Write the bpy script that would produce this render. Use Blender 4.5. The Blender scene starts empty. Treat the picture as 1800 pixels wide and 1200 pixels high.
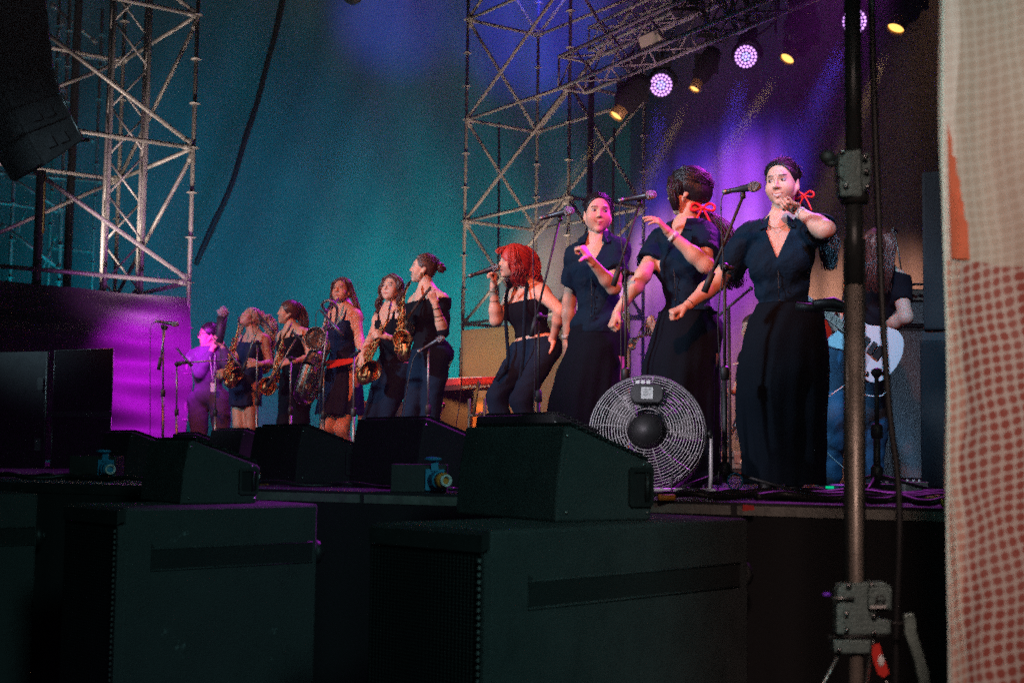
import bpy, math, random
import numpy as np
from mathutils import Vector, Matrix
random.seed(7); np.random.seed(7)
R = math.radians
SC = bpy.context.scene
COL = SC.collection
# ------------------------------------------------------------------ camera
F = 2400.0; CAM = Vector((0, 0, 0.19)); PITCH = math.atan(190 / F); ROLL = 0.0135
CM = Matrix.Rotation(math.pi / 2 + PITCH, 3, 'X') @ Matrix.Rotation(ROLL, 3, 'Z')
cam = bpy.data.cameras.new('camera'); co = bpy.data.objects.new('camera', cam); COL.objects.link(co)
co.matrix_world = Matrix.Translation(CAM) @ CM.to_4x4()
cam.sensor_width = 36; cam.lens = F / 1800 * 36; cam.clip_end = 400; cam.clip_start = 0.1
cam.dof.use_dof = True; cam.dof.focus_distance = 7.6; cam.dof.aperture_fstop = 3.2
SC.camera = co
def A(px, py, Y):
    d = CM @ Vector(((px - 900) / F, -(py - 600) / F, -1))
    return CAM + d * (Y / d.y)
def floor_at(px, Y):
    p = A(px, 790, Y); return Vector((p.x, p.y, 0.0))
# ------------------------------------------------------------------ world, exposure
w = bpy.data.worlds.new('World'); SC.world = w; w.use_nodes = True
bg = w.node_tree.nodes['Background']; bg.inputs[0].default_value = (0.10, 0.26, 0.30, 1); bg.inputs[1].default_value = 0.006
SC.view_settings.view_transform = 'Standard'; SC.view_settings.look = 'None'
SC.view_settings.exposure = 0.22; SC.view_settings.gamma = 1.0
cy = SC.cycles; cy.max_bounces = 5; cy.diffuse_bounces = 2; cy.glossy_bounces = 3; cy.volume_bounces = 0
cy.transmission_bounces = 3; cy.transparent_max_bounces = 8; cy.use_light_tree = True; cy.caustics_reflective = False; cy.caustics_refractive = False
cy.sample_clamp_indirect = 3.0; cy.sample_clamp_direct = 4.0; cy.use_denoising = False; cy.use_adaptive_sampling = False; cy.filter_width = 1.5; cy.denoiser = 'OPENIMAGEDENOISE'
# ------------------------------------------------------------------ stage lamps and added fills (light only; only rig lamps get housings)
def spot(name, loc, to, color, watts, angle=30, blend=0.6, radius=0.08):
    l = bpy.data.lights.new(name, 'SPOT'); l.color = color; l.energy = watts; l.spot_size = R(angle); l.spot_blend = blend
    l.shadow_soft_size = radius
    o = bpy.data.objects.new(name, l); COL.objects.link(o); o.location = loc
    o.rotation_euler = (Vector(to) - Vector(loc)).to_track_quat('-Z', 'Y').to_euler(); return o
UV_ = Vector((0.57, -0.82, 0)).normalized(); VV = Vector((0.82, 0.57, 0)).normalized()   # stage axes
TEAL = (0.02, 0.50, 0.60); MAG = (0.72, 0.04, 1.0); BLUE = (0.04, 0.05, 1.0); AMB = (1.0, 0.62, 0.25)
# back cloth wash, from floor battens behind the band
spot('cloth_wash_lamp', A(640, 770, 20.0), A(640, 430, 25.0), (0.0, 0.52, 0.66), 260, 130, 1.0, .5)
spot('cloth_wash_lamp', A(790, 770, 21.5), A(800, 600, 25.0), (0.0, 0.80, 0.72), 480, 95, 1.0, .5)
spot('cloth_wash_lamp', A(430, 500, 15.5), A(470, 450, 25.0), (0.0, 0.36, 0.80), 420, 60, 1.0, .5)
spot('cloth_wash_lamp', A(200, 760, 17.5), A(180, 200, 25.0), (0.0, 0.50, 0.70), 260, 120, 1.0, .5)
spot('cloth_warm_lamp', A(1110, -20, 20.0), A(1030, 500, 24.8), (1.0, 0.50, 0.32), 1700, 34, 1.0, .1)
spot('cloth_blue_lamp', A(980, -150, 16.0), A(960, 40, 25.0), (0.04, 0.06, 1.0), 2600, 24, 1.0, .2)
spot('cloth_blue_lamp', A(620, -250, 17.0), A(700, 40, 25.0), (0.04, 0.08, 1.0), 900, 22, 1.0, .2)
# performers: cool key from the audience side (tight, above the wedges), warm from the camera side
KEY = (0.62, 0.80, 1.0); WRM = (1.0, 0.20, 0.09)
spot('front_key_lamp', (-9.2, 3.2, 5.4), (0.95, 7.45, 1.60), KEY, 5600, 15, .5, .4)
spot('front_key_lamp', (-10.0, 3.4, 4.8), (-.45, 10.2, 1.45), KEY, 6200, 17, .5, .35)
spot('front_key_lamp', (-11.0, 6.0, 5.0), (-2.1, 12.9, 1.3), (0.52, 0.82, 1.0), 2700, 16, .5, .35)
spot('front_warm_lamp', (-.9, -1.0, 5.6), (1.0, 7.7, 1.45), WRM, 3400, 16, .7, .2)
spot('front_warm_lamp', (-2.6, 2.5, 5.8), (-.3, 9.9, 1.25), WRM, 2500, 22, .7, .2)
spot('front_warm_lamp', (-4.2, 4.5, 5.8), (-2.1, 12.8, 1.15), WRM, 2200, 22, .7, .2)
spot('guitar_blue_fill', (0.9, 2.6, 5.2), (2.02, 8.2, .75), (0.22, 0.60, 1.0), 2000, 13, .7, .2)  # unseen blue fill added to brighten the guitarist
# added unseen fills: warm beside the scaffold, dim green on the subwoofers, warm on the banner
spot('scaffold_warm_fill', A(170, 480, 15.4), A(200, 60, 15.8), (1.0, 0.80, 0.66), 150, 120, .9, .3)
spot('scaffold_warm_fill', A(900, 760, 17.4), A(930, 160, 19.0), (1.0, 0.74, 0.56), 700, 75, .9, .3)
spot('truss_lamp', A(1130, 420, 14.6), A(1150, 60, 16.2), (1.0, 0.60, 0.72), 150, 60, 1.0, .2)
spot('scaffold_magenta_lamp', A(400, 560, 12.8), A(230, 450, 14.6), (.85, .25, 1.0), 70, 50, 1.0, .1)
spot('subwoofer_fill', (1.6, -1.0, 2.9), (-.15, 5.0, -.02), (0.36, 0.86, 0.84), 370, 42, 1.0, .5)
spot('banner_fill', (0.1, -.9, 2.4), (1.35, 2.9, .35), (1.0, 0.68, 0.60), 400, 34, .9, .3)
spot('scaffold_warm_fill', A(296, 700, 13.6), A(236, 120, 15.4), (1.0, 0.80, 0.70), 330, 46, .9, .2)  # another added fill, up the near left tower
spot('fan_fill', (-2.6, 1.2, 3.2), tuple(A(1130, 750, 6.4)), (0.95, 0.85, 1.0), 1100, 8, .7, .1)  # narrow unseen fill added so the fan wires show pale
spot('cabinet_fill', A(790, 640, 10.4), A(836, 715, 11.4), (1.0, 0.50, 0.16), 90, 50, 1.0, .05)  # small fill added where the key misses the orange end panel
spot('board_fill', A(930, 430, 12.0), A(868, 630, 14.0), (1.0, 0.60, 0.26), 110, 30, 1.0, .1)  # yellow fill added for the tan board, no fixture
# rig lamps: (px, py, depth, aim point)
LED = [(1162, 150, 16.6, .17), (1311, 100, 15.0, .17), (1502, 38, 13.6, .17)]
WARM = [(1082, 205, 16.4), (1220, 158, 16.8), (1383, 105, 15.2), (1574, 52, 13.6)]
HZ = 22.0   # strength of the beams
led_aim = [(1140, 480, 16.2), (1230, 520, 14.0), (1330, 420, 13.0)]
warm_aim = [(960, 370, 16.6), (1080, 430, 17.0), (1180, 420, 15.2), (1420, 420, 13.8)]
for (px, py, Y, r), am in zip(LED, led_aim):
    p = A(px, py, Y); q = A(*am)
    spot('wash_beam_lamp', p + (q - p).normalized() * .22, q, (0.10, 0.06, 1.0), 12000, 17, .5, .10)
for (px, py, Y), am in zip(WARM, warm_aim):
    p = A(px, py, Y); q = A(*am)
    spot('warm_beam_lamp', p + (q - p).normalized() * .2, q, AMB, 11000, 11, .6, .06)
# magenta rim from above and behind, side wash on the wing cloth, pools on the wall cloth
spot('magenta_rim_lamp', A(1620, -200, 10.5), (0.9, 7.6, 1.2), MAG, 2600, 20, .5, .1)
spot('magenta_rim_lamp', A(1300, -300, 15.0), (-1.2, 11.0, 1.3), MAG, 3200, 24, .5, .1)
spot('magenta_rim_lamp', A(900, -300, 17.0), (-3.0, 13.4, 1.2), MAG, 2400, 20, .5, .1)
spot('magenta_side_lamp', A(292, 470, 12.2), A(288, 655, 14.6), (0.72, 0.01, 1.0), 1100, 40, .9, .1)
spot('wall_purple_pool', A(1290, -300, 18.3), A(1215, 540, 24.3), (0.80, 0.14, 1.0), 10500, 30, 1.0, .2)  # unseen wall lamps added; their pools on the cloth stand in for lit smoke
spot('wall_blue_pool', A(1480, -400, 13.0), A(1300, 240, 21.0), (0.10, 0.05, 1.0), 13000, 17, 1.0, .2)
spot('wall_blue_pool', A(1200, -420, 15.0), A(1190, 230, 22.0), (0.06, 0.05, 1.0), 2600, 13, 1.0, .2)
spot('wall_violet_pool', A(1200, -420, 14.0), A(1280, 270, 21.0), (0.95, 0.42, .80), 6500, 7, 1.0, .2)
spot('wall_tan_pool', A(1800, -380, 12.0), A(1530, 380, 18.0), (1.0, 0.50, 0.24), 42000, 20, 1.0, .2)
spot('wall_purple_pool', A(1500, -420, 12.5), A(1590, 430, 17.0), (0.50, 0.06, 1.0), 5000, 13, 1.0, .2)
spot('floor_purple_lamp', A(1500, -200, 9.5), (1.3, 6.3, 0), (0.80, 0.10, 1.0), 500, 26, 1.0, .1)
spot('wall_mauve_pool', A(1300, -420, 14.0), A(1165, 400, 24.0), (1.0, 0.42, 0.50), 16000, 9, 1.0, .2)  # one more added pool in place of smoke
spot('man_purple_lamp', A(420, 200, 11.5), A(372, 680, 14.0), (0.55, 0.03, 1.0), 260, 14, .9, .1)
spot('magenta_side_lamp', (4.6, 5.6, 5.2), (0.85, 7.65, 1.40), (0.85, 0.06, 1.0), 1500, 15, .6, .1)
# ------------------------------------------------------------------ materials
def mat(name, col, rough=.6, metal=0., bump=0., bscale=40., var=0., vscale=6., spec=.5, emit=None, es=0., kind='noise', sheen=0.):
    m = bpy.data.materials.new(name); m.use_nodes = True; nt = m.node_tree; N = nt.nodes; L = nt.links
    b = N['Principled BSDF']; b.inputs['Base Color'].default_value = (*col, 1); b.inputs['Roughness'].default_value = rough
    b.inputs['Metallic'].default_value = metal; b.inputs['Specular IOR Level'].default_value = spec
    if sheen: b.inputs['Sheen Weight'].default_value = sheen
    tc = N.new('ShaderNodeTexCoord')
    if emit: b.inputs['Emission Color'].default_value = (*emit, 1); b.inputs['Emission Strength'].default_value = es
    if var:
        n = N.new('ShaderNodeTexNoise'); n.inputs['Scale'].default_value = vscale; n.inputs['Detail'].default_value = 6
        n.inputs['Roughness'].default_value = .65; L.new(tc.outputs['Object'], n.inputs['Vector'])
        mx = N.new('ShaderNodeMix'); mx.data_type = 'RGBA'; L.new(n.outputs['Fac'], mx.inputs['Factor'])
        mx.inputs['A'].default_value = (*[max(0, c * (1 - var)) for c in col], 1); mx.inputs['B'].default_value = (*[min(1, c * (1 + var)) for c in col], 1)
        L.new(mx.outputs['Result'], b.inputs['Base Color'])
        mr = N.new('ShaderNodeMapRange'); L.new(n.outputs['Fac'], mr.inputs['Value']); mr.inputs['From Min'].default_value = .3; mr.inputs['From Max'].default_value = .7
        mr.inputs['To Min'].default_value = max(.05, rough - .15); mr.inputs['To Max'].default_value = min(1, rough + .15); L.new(mr.outputs['Result'], b.inputs['Roughness'])
    if bump:
        if kind == 'noise':
            n2 = N.new('ShaderNodeTexNoise'); n2.inputs['Detail'].default_value = 4; o = n2.outputs['Fac']
        elif kind == 'wave':
            n2 = N.new('ShaderNodeTexWave'); n2.inputs['Distortion'].default_value = 3; o = n2.outputs['Fac']
        else:
            n2 = N.new('ShaderNodeTexVoronoi'); n2.inputs['Randomness'].default_value = 0; o = n2.outputs['Distance']
        n2.inputs['Scale'].default_value = bscale; L.new(tc.outputs['Object'], n2.inputs['Vector'])
        bp = N.new('ShaderNodeBump'); bp.inputs['Strength'].default_value = bump; bp.inputs['Distance'].default_value = .01
        L.new(o, bp.inputs['Height']); L.new(bp.outputs['Normal'], b.inputs['Normal'])
    return m
def vmat(name, rough=.5, bump=.1, bscale=200, sss=0., spec=.4, metal=0.):
    m = mat(name, (.5, .5, .5), rough, metal, bump, bscale, spec=spec); nt = m.node_tree
    a = nt.nodes.new('ShaderNodeAttribute'); a.attribute_name = 'Col'
    b = nt.nodes['Principled BSDF']; n1 = nt.nodes.new('ShaderNodeTexNoise'); n1.inputs['Scale'].default_value = 30; n1.inputs['Detail'].default_value = 8; n1.inputs['Roughness'].default_value = .75
    mr = nt.nodes.new('ShaderNodeMapRange'); nt.links.new(n1.outputs['Fac'], mr.inputs['Value']); mr.inputs['To Min'].default_value = .72; mr.inputs['To Max'].default_value = 1.24
    vm = nt.nodes.new('ShaderNodeVectorMath'); vm.operation = 'SCALE'; nt.links.new(a.outputs['Color'], vm.inputs[0]); nt.links.new(mr.outputs[0], vm.inputs['Scale']); nt.links.new(vm.outputs[0], b.inputs['Base Color'])
    if sss:
        b.inputs['Subsurface Weight'].default_value = sss; b.inputs['Subsurface Radius'].default_value = (.9, .3, .15); b.inputs['Subsurface Scale'].default_value = .012
    return m
M = {}
M['steel'] = mat('scaffold_steel', (.50, .47, .44), .45, .25, .05, 60, .25, 14)
M['alu'] = mat('truss_aluminium', (.50, .47, .46), .42, .3, .04, 60, .15, 10)
M['black'] = mat('black_paint', (.018, .019, .019), .55, 0, .1, 150, .3, 9)
M['cab'] = mat('speaker_paint', (.012, .014, .014), .8, 0, .55, 260, .35, 5)
M['cab2'] = mat('speaker_paint_scuffed', (.040, .048, .048), .75, 0, .6, 220, .45, 7)
def chipped(m, c):
    nt = m.node_tree; N = nt.nodes; L = nt.links; b = N['Principled BSDF']; lk = b.inputs['Base Color'].links[0].from_socket; tc = N.new('ShaderNodeTexCoord'); n = N.new('ShaderNodeTexNoise'); n.inputs['Scale'].default_value = 9; n.inputs['Detail'].default_value = 12; n.inputs['Roughness'].default_value = .72
    L.new(tc.outputs['Object'], n.inputs['Vector']); mr = N.new('ShaderNodeMapRange'); L.new(n.outputs['Fac'], mr.inputs['Value']); mr.inputs['From Min'].default_value = .655; mr.inputs['From Max'].default_value = .70
    mx = N.new('ShaderNodeMix'); mx.data_type = 'RGBA'; L.new(mr.outputs[0], mx.inputs['Factor']); L.new(lk, mx.inputs['A']); mx.inputs['B'].default_value = (*c, 1); L.new(mx.outputs['Result'], b.inputs['Base Color'])
chipped(M['cab2'], (.13, .16, .16)); chipped(M['cab'], (.05, .055, .055))
M['grille'] = mat('speaker_grille', (.012, .014, .014), .5, .3, .9, 90, kind='vor')
M['grille_foam'] = mat('grille_cloth', (.010, .010, .011), .85, 0, .5, 300)
M['rubber'] = mat('cable_rubber', (.012, .012, .013), .5, 0, .05, 200)
M['chrome'] = mat('chrome', (.75, .75, .75), .2, 1.0)
M['dull'] = mat('dull_metal', (.35, .36, .35), .4, .9, .05, 80)
M['micbody'] = mat('microphone_body', (.06, .06, .07), .38, .6)
M['micmesh'] = mat('microphone_mesh', (.45, .45, .47), .45, .8, .8, 600, kind='vor')
M['brass'] = mat('brass_lacquer', (.86, .44, .18), .3, 1.0, .03, 90, .2, 30)
M['brass_shade'] = mat('bell_inside', (.10, .025, .012), .5, .1)  # shade inside the brass bell put into the colour
M['nickel_shade'] = mat('bell_inside_grey', (.16, .16, .15), .45, .3)  # same for the silver bell: inner shade as a darker grey
M['nickel'] = mat('nickel_plate', (.55, .53, .48), .28, 1.0, .05, 60, .25, 20)
M['floor'] = mat('stage_floor', (.028, .027, .03), .38, 0, .15, 35, .4, 3)
M['ground'] = mat('ground_gravel', (.045, .045, .042), .9, 0, .5, 20, .4, 3)
M['edge'] = mat('deck_edge_metal', (.26, .26, .23), .55, .5, .2, 40, .5, 12)
M['skirt'] = mat('stage_skirt_cloth', (.010, .010, .011), .95, 0, .3, 60)
M['white'] = mat('white_plastic', (.75, .75, .73), .5)
M['red'] = mat('red_plastic', (.65, .03, .02), .5)
M['blue'] = mat('blue_plastic', (.02, .28, .50), .45)
M['orange'] = mat('orange_plastic', (.75, .25, .03), .5)
M['yellow'] = mat('yellow_tape', (.75, .45, .04), .6)
M['green'] = mat('green_plastic', (.02, .45, .28), .5)
M['text'] = mat('white_print', (.7, .7, .68), .6)
# ------------------------------------------------------------------ mesh builder
def basis(d):
    d = Vector(d).normalized(); a = Vector((0, 0, 1)) if abs(d.z) < .95 else Vector((1, 0, 0))
    x = d.cross(a).normalized(); return x, d.cross(x).normalized(), d
class MB:
    def __init__(s): s.v = []; s.f = []; s.sm = []; s.mi = []; s.cm = 0
    def add(s, vs, fs, smooth=False):
        o = len(s.v); s.v += [tuple(v) for v in vs]
        for f in fs: s.f.append(tuple(i + o for i in f)); s.sm.append(smooth); s.mi.append(s.cm)
        return s
    def box(s, c, size, m=None):
        c = Vector(c); h = [x / 2 for x in size]; m = m or Matrix.Identity(3)
        vs = [c + m @ Vector((sx * h[0], sy * h[1], sz * h[2])) for sx in (-1, 1) for sy in (-1, 1) for sz in (-1, 1)]
        return s.add(vs, [(0, 1, 3, 2), (4, 6, 7, 5), (0, 4, 5, 1), (2, 3, 7, 6), (0, 2, 6, 4), (1, 5, 7, 3)])
    def prism(s, pts, ext):
        ext = Vector(ext); n = len(pts); pts = [Vector(p) for p in pts]
        fs = [tuple(range(n)), tuple(range(2 * n - 1, n - 1, -1))] + [(i, i + n, (i + 1) % n + n, (i + 1) % n) for i in range(n)]
        return s.add(pts + [p + ext for p in pts], fs)
    def tube(s, pts, r, n=8, closed=False, caps=True, smooth=True, squash=None):
        pts = [Vector(p) for p in pts]; m = len(pts); rs = r if hasattr(r, '__len__') else [r] * m
        vs = []; x = None
        for i, p in enumerate(pts):
            if closed: d = pts[(i + 1) % m] - pts[i - 1]
            else: d = pts[min(i + 1, m - 1)] - pts[max(i - 1, 0)]
            if d.length < 1e-9: d = Vector((0, 0, 1))
            d.normalize()
            if x is None: x = basis(d)[0]
            x = (x - d * x.dot(d)); x = x.normalized() if x.length > 1e-6 else basis(d)[0]
            y = d.cross(x)
            for k in range(n):
                a = 2 * math.pi * k / n; q = x * math.cos(a) * rs[i] + y * math.sin(a) * rs[i]
                if squash: q = q - squash[0] * q.dot(squash[0]) * (1 - squash[1])
                vs.append(p + q)
        fs = []
        for i in range(m if closed else m - 1):
            j = (i + 1) % m
            fs += [(i * n + k, i * n + (k + 1) % n, j * n + (k + 1) % n, j * n + k) for k in range(n)]
        if caps and not closed: fs += [tuple(range(n - 1, -1, -1)), tuple((m - 1) * n + k for k in range(n))]
        return s.add(vs, fs, smooth)
    def cyl(s, a, b, r, r2=None, n=12, smooth=True): return s.tube([a, b], [r, r if r2 is None else r2], n, smooth=smooth)
    def ball(s, c, r, n=12, m=8, rot=None):
        c = Vector(c); rr = r if hasattr(r, '__len__') else (r, r, r); rot = rot or Matrix.Identity(3); vs = []
        for i in range(1, m):
            t = math.pi * i / m
            for k in range(n):
                a = 2 * math.pi * k / n; vs.append(c + rot @ Vector((rr[0] * math.sin(t) * math.cos(a), rr[1] * math.sin(t) * math.sin(a), rr[2] * math.cos(t))))
        fs = [(i * n + k, (i + 1) * n + k, (i + 1) * n + (k + 1) % n, i * n + (k + 1) % n) for i in range(m - 2) for k in range(n)]
        t = len(vs); vs += [c + rot @ Vector((0, 0, rr[2])), c - rot @ Vector((0, 0, rr[2]))]
        fs += [(t, k, (k + 1) % n) for k in range(n)] + [(t + 1, (m - 2) * n + (k + 1) % n, (m - 2) * n + k) for k in range(n)]
        return s.add(vs, fs, True)
    def lathe(s, prof, a, d, n=16, caps=True):
        x, y, d = basis(d); a = Vector(a); vs = []
        for r, t in prof:
            for k in range(n):
                an = 2 * math.pi * k / n; vs.append(a + d * t + (x * math.cos(an) + y * math.sin(an)) * r)
        m = len(prof); fs = [(i * n + k, i * n + (k + 1) % n, (i + 1) * n + (k + 1) % n, (i + 1) * n + k) for i in range(m - 1) for k in range(n)]
        if caps: fs += [tuple(range(n - 1, -1, -1)), tuple((m - 1) * n + k for k in range(n))]
        return s.add(vs, fs, True)
    def build(s, name, m, parent=None, bevel=0, world=True, base=None, auto=True):
        return link(name, s.v, s.f, m, parent, s.sm, s.mi, bevel, world, base)
def link(name, v, f, m, parent=None, sm=None, mi=None, bevel=0, world=True, base=None, cols=None):
    v = np.array(v, dtype=np.float64).reshape(-1, 3); me = bpy.data.meshes.new(name)
    if parent is not None:
        off = np.array(parent_origin(parent)) if world else np.zeros(3)
    else:
        b = base if base is not None else (float((v[:, 0].min() + v[:, 0].max()) / 2), float((v[:, 1].min() + v[:, 1].max()) / 2), float(v[:, 2].min())) if world else (0, 0, 0)
        off = np.array(b)
    v2 = v - off
    me.from_pydata(v2.tolist(), [], [tuple(int(i) for i in q) for q in f] if not isinstance(f, np.ndarray) else f.tolist())
    for x in (m if isinstance(m, (list, tuple)) else [m]): me.materials.append(x)
    if mi is not None: me.polygons.foreach_set('material_index', mi)
    me.polygons.foreach_set('use_smooth', [bool(x) for x in sm] if sm is not None else [True] * len(me.polygons))
    if cols is not None:
        ca = me.color_attributes.new('Col', 'FLOAT_COLOR', 'POINT'); ca.data.foreach_set('color', np.c_[cols, np.ones(len(cols))].astype(np.float32).ravel())
    me.validate(); me.update(); o = bpy.data.objects.new(name, me); COL.objects.link(o)
    if parent is None: o.location = tuple(off)
    else:
        o.parent = parent
        if world: o['_o'] = [float(x) for x in off]
        if world and parent.type == 'MESH': pass
    if bevel:
        bv = o.modifiers.new('b', 'BEVEL'); bv.width = bevel; bv.segments = 2; bv.limit_method = 'ANGLE'; bv.angle_limit = R(40)
    return o
def parent_origin(p):
    o = Vector((0, 0, 0))
    while p is not None: o = o + p.location; p = p.parent
    return o
def tag(o, label, cat, group=None, kind=None):
    if label: o['label'] = label
    if cat: o['category'] = cat
    if group: o['group'] = group
    if kind: o['kind'] = kind
    return o
def thing(name, label, cat, loc=(0, 0, 0), group=None):
    o = bpy.data.objects.new(name, None); o.empty_display_size = .1; COL.objects.link(o); o.location = loc
    return tag(o, label, cat, group)
def clone(root, loc, rz=None, label=None, group=None):
    def cp(o, par):
        c = o.copy(); COL.objects.link(c); c.parent = par
        for ch in o.children: cp(ch, c)
        return c
    c = cp(root, None); c.location = loc
    if rz is not None: c.rotation_euler = (0, 0, rz)
    if label: c['label'] = label
    if group: c['group'] = group
    return c
def struct(o): o['kind'] = 'structure'; return o
def lerp(a, b, t): return Vector(a) * (1 - t) + Vector(b) * t
def smooth_path(pts, k=6):
    pts = [Vector(p) for p in pts]; out = []
    for i in range(len(pts) - 1):
        p0 = pts[max(i - 1, 0)]; p1 = pts[i]; p2 = pts[i + 1]; p3 = pts[min(i + 2, len(pts) - 1)]
        for j in range(k):
            t = j / k; out.append(.5 * ((2 * p1) + (p2 - p0) * t + (2 * p0 - 5 * p1 + 4 * p2 - p3) * t * t + (3 * p1 - p0 - 3 * p2 + p3) * t ** 3))
    out.append(pts[-1]); return out
def text_obj(txt, p, right, up, h, m, parent, name='lettering', depth=.002, width=None):
    c = bpy.data.curves.new(name, 'FONT'); c.body = txt; c.size = h * 1.35; c.extrude = depth; c.resolution_u = 3
    o = bpy.data.objects.new(name, c); COL.objects.link(o)
    dg = bpy.context.evaluated_depsgraph_get(); me = bpy.data.meshes.new_from_object(o.evaluated_get(dg)); bpy.data.objects.remove(o)
    right = Vector(right).normalized(); up = Vector(up); up = (up - right * up.dot(right)).normalized(); n = right.cross(up)
    vs = [v.co.copy() for v in me.vertices]; wx = max(v.x for v in vs) or 1; k = (width / wx) if width else 1
    fs = [tuple(q.vertices) for q in me.polygons]; vs = [Vector(p) + right * v.x * k + up * v.y + n * v.z for v in vs]
    return link(name, vs, fs, m, parent, sm=[False] * len(fs))
HAZE_D = 0.003
# ------------------------------------------------------------------ ground, deck, cloths
def sheet(name, pts, m, nx=1, ny=1, fn=None, parent=None):
    a, b, c, d = [Vector(p) for p in pts]; vs = []; fs = []
    for j in range(ny + 1):
        for i in range(nx + 1):
            u = i / nx; v = j / ny; p = lerp(lerp(a, b, u), lerp(d, c, u), v)
            vs.append(fn(p, u, v) if fn else p)
    for j in range(ny):
        for i in range(nx):
            k = j * (nx + 1) + i; fs.append((k, k + 1, k + nx + 2, k + nx + 1))
    return link(name, vs, fs, m, parent)
g = sheet('ground', [(-80, -20, -1.35), (80, -20, -1.35), (80, 90, -1.35), (-80, 90, -1.35)], M['ground']); struct(g)
E0 = Vector((-16, 12.9, 0)); E1 = Vector((-3, 7.0, 0)); E2 = Vector((1.7, 4.92, 0)); E3 = Vector((9, 1.7, 0))
mb = MB(); mb.prism([E0, E1, E2, E3, (26, 12, 0), (16, 34, 0), (-18, 34, 0)], (0, 0, -.16)); dk = struct(mb.build('stage_deck', M['floor']))
# aluminium edge rail in lengths, black cloth skirt below
for k, (t0, t1) in enumerate([(.06, .115), (.12, .30), (.305, .5), (.505, .66), (.67, .82), (.825, .995)]):
    mb = MB(); a = lerp(E1, E2, t0); b = lerp(E1, E2, t1); n = Vector((-.42, -.9, 0)).normalized() * .012
    mb.prism([a + n + Vector((0, 0, -.012)), b + n + Vector((0, 0, -.012)), b + n + Vector((0, 0, -.048)), a + n + Vector((0, 0, -.048))], -n * .9)
    struct(mb.build('deck_edge_rail', M['edge' if k > 1 else 'black']))  # leftmost lengths coloured black to stand in for the dimmer light there
def skf(p, u, v): return p + Vector((-.42, -.9, 0)) * (.03 + .025 * math.sin(u * 160 + math.sin(u * 31) * 2) * v)
sk = sheet('stage_skirt', [E0 + Vector((0, 0, -.06)), E3 + Vector((0, 0, -.06)), E3 + Vector((0, 0, -1.34)), E0 + Vector((0, 0, -1.34))], M['skirt'], 2, 4)
bpy.data.objects.remove(sk)
for (a, b) in ((E0, E1), (E1, E2), (E2, E3)):
    sk = sheet('stage_skirt', [a + Vector((0, 0, -.05)), b + Vector((0, 0, -.05)), b + Vector((0, 0, -1.34)), a + Vector((0, 0, -1.34))], M['skirt'], 120, 4, skf); struct(sk)
# back cloth (teal lit)
M['cloth'] = mat('back_cloth', (.30, .33, .34), .9, 0, .3, 5, .28, .7)
pa = A(-260, 790, 22.0); pb = A(1112, 790, 26.0)
def bcf(p, u, v):
    n = Vector((.28, -.96, 0)); return p + n * (.10 * math.sin(u * 9 + v * 2) + .09 * math.sin(u * 23 + 1.3 * math.sin(v * 6)) + .05 * math.sin(u * 61 + v * 19) + .03 * math.sin(u * 90 - v * 31))
bc = sheet('back_cloth', [(pa.x, pa.y, -.02), (pb.x, pb.y, -.02), (pb.x, pb.y, 13), (pa.x, pa.y, 13)], M['cloth'], 120, 60, bcf)
tag(bc, 'huge plain cloth lit teal, hanging behind the saxophone players', 'backdrop')
# dark wall cloth at the right
M['dark_cloth'] = mat('dark_wall_cloth', (.13, .11, .15), .9, 0, .3, 4, .5, .8)
def dcf(p, u, v): return p + Vector((-.8, -.6, 0)) * (.035 * math.sin(u * 60 + math.sin(v * 5)) + .02 * math.sin(u * 131))
qa = Vector((pb.x - .1, pb.y - .4, 0)); qb = Vector((9.2, 15.5, 0))
dc = sheet('wall_cloth', [(qa.x, qa.y, -.02), (qb.x, qb.y, -.02), (qb.x, qb.y, 13), (qa.x, qa.y, 13)], M['dark_cloth'], 160, 20, dcf)
tag(dc, 'dark pleated cloth closing the back of the stage behind the hanging lamps', 'backdrop')
# magenta lit wing cloth hung from the near scaffold
M['wing'] = mat('wing_cloth', (.12, .10, .12), .7, 0, .1, 14, .2, 2)
P1 = A(340, 260, 14.9); P1.z = 0; dL = Vector((-1.65, -1.2, 0)).normalized()
w0 = P1 + dL * -.03; w1 = P1 + dL * 6.5
def wcf(p, u, v):
    n = Vector((.59, -.81, 0)); s = math.sin(v * 17 + u * 3 + 1.3 * math.sin(u * 5)) * .07 * (1 - .5 * u) + .05 * math.sin(v * 31 - u * 9) + .03 * math.sin(u * 40)
    e = .03 * math.sin(v * 7 + 1) * max(0, 1 - u * 6)
    return p + n * (s * min(1, .25 + u * 9) - .02) + dL * e
wc = sheet('wing_curtain', [(w0.x, w0.y, .02), (w1.x, w1.y, .02), (w1.x, w1.y, 1.86), (w0.x, w0.y, 1.80)], M['wing'], 90, 70, wcf)
wc.location = wc.location + Vector((.03, -.05, 0))
tag(wc, 'black wing curtain glowing magenta, laced under the left scaffold tower', 'curtain')
# haze
M['haze'] = bpy.data.materials.new('haze'); M['haze'].use_nodes = True; nt = M['haze'].node_tree
nt.nodes.remove(nt.nodes['Principled BSDF']); pv = nt.nodes.new('ShaderNodeVolumePrincipled'); pv.inputs['Density'].default_value = HAZE_D
pv.inputs['Color'].default_value = (.9, .9, .9, 1); pv.inputs['Anisotropy'].default_value = .35
nt.links.new(pv.outputs[0], nt.nodes['Material Output'].inputs['Volume'])
if HAZE_D > 0:
    mb = MB(); mb.box((0, 12, 5.4), (60, 44, 15.6)); hz = mb.build('haze', M['haze']); hz['kind'] = 'stuff'; hz['label'] = 'thin stage smoke filling the air around the lamps'
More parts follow.
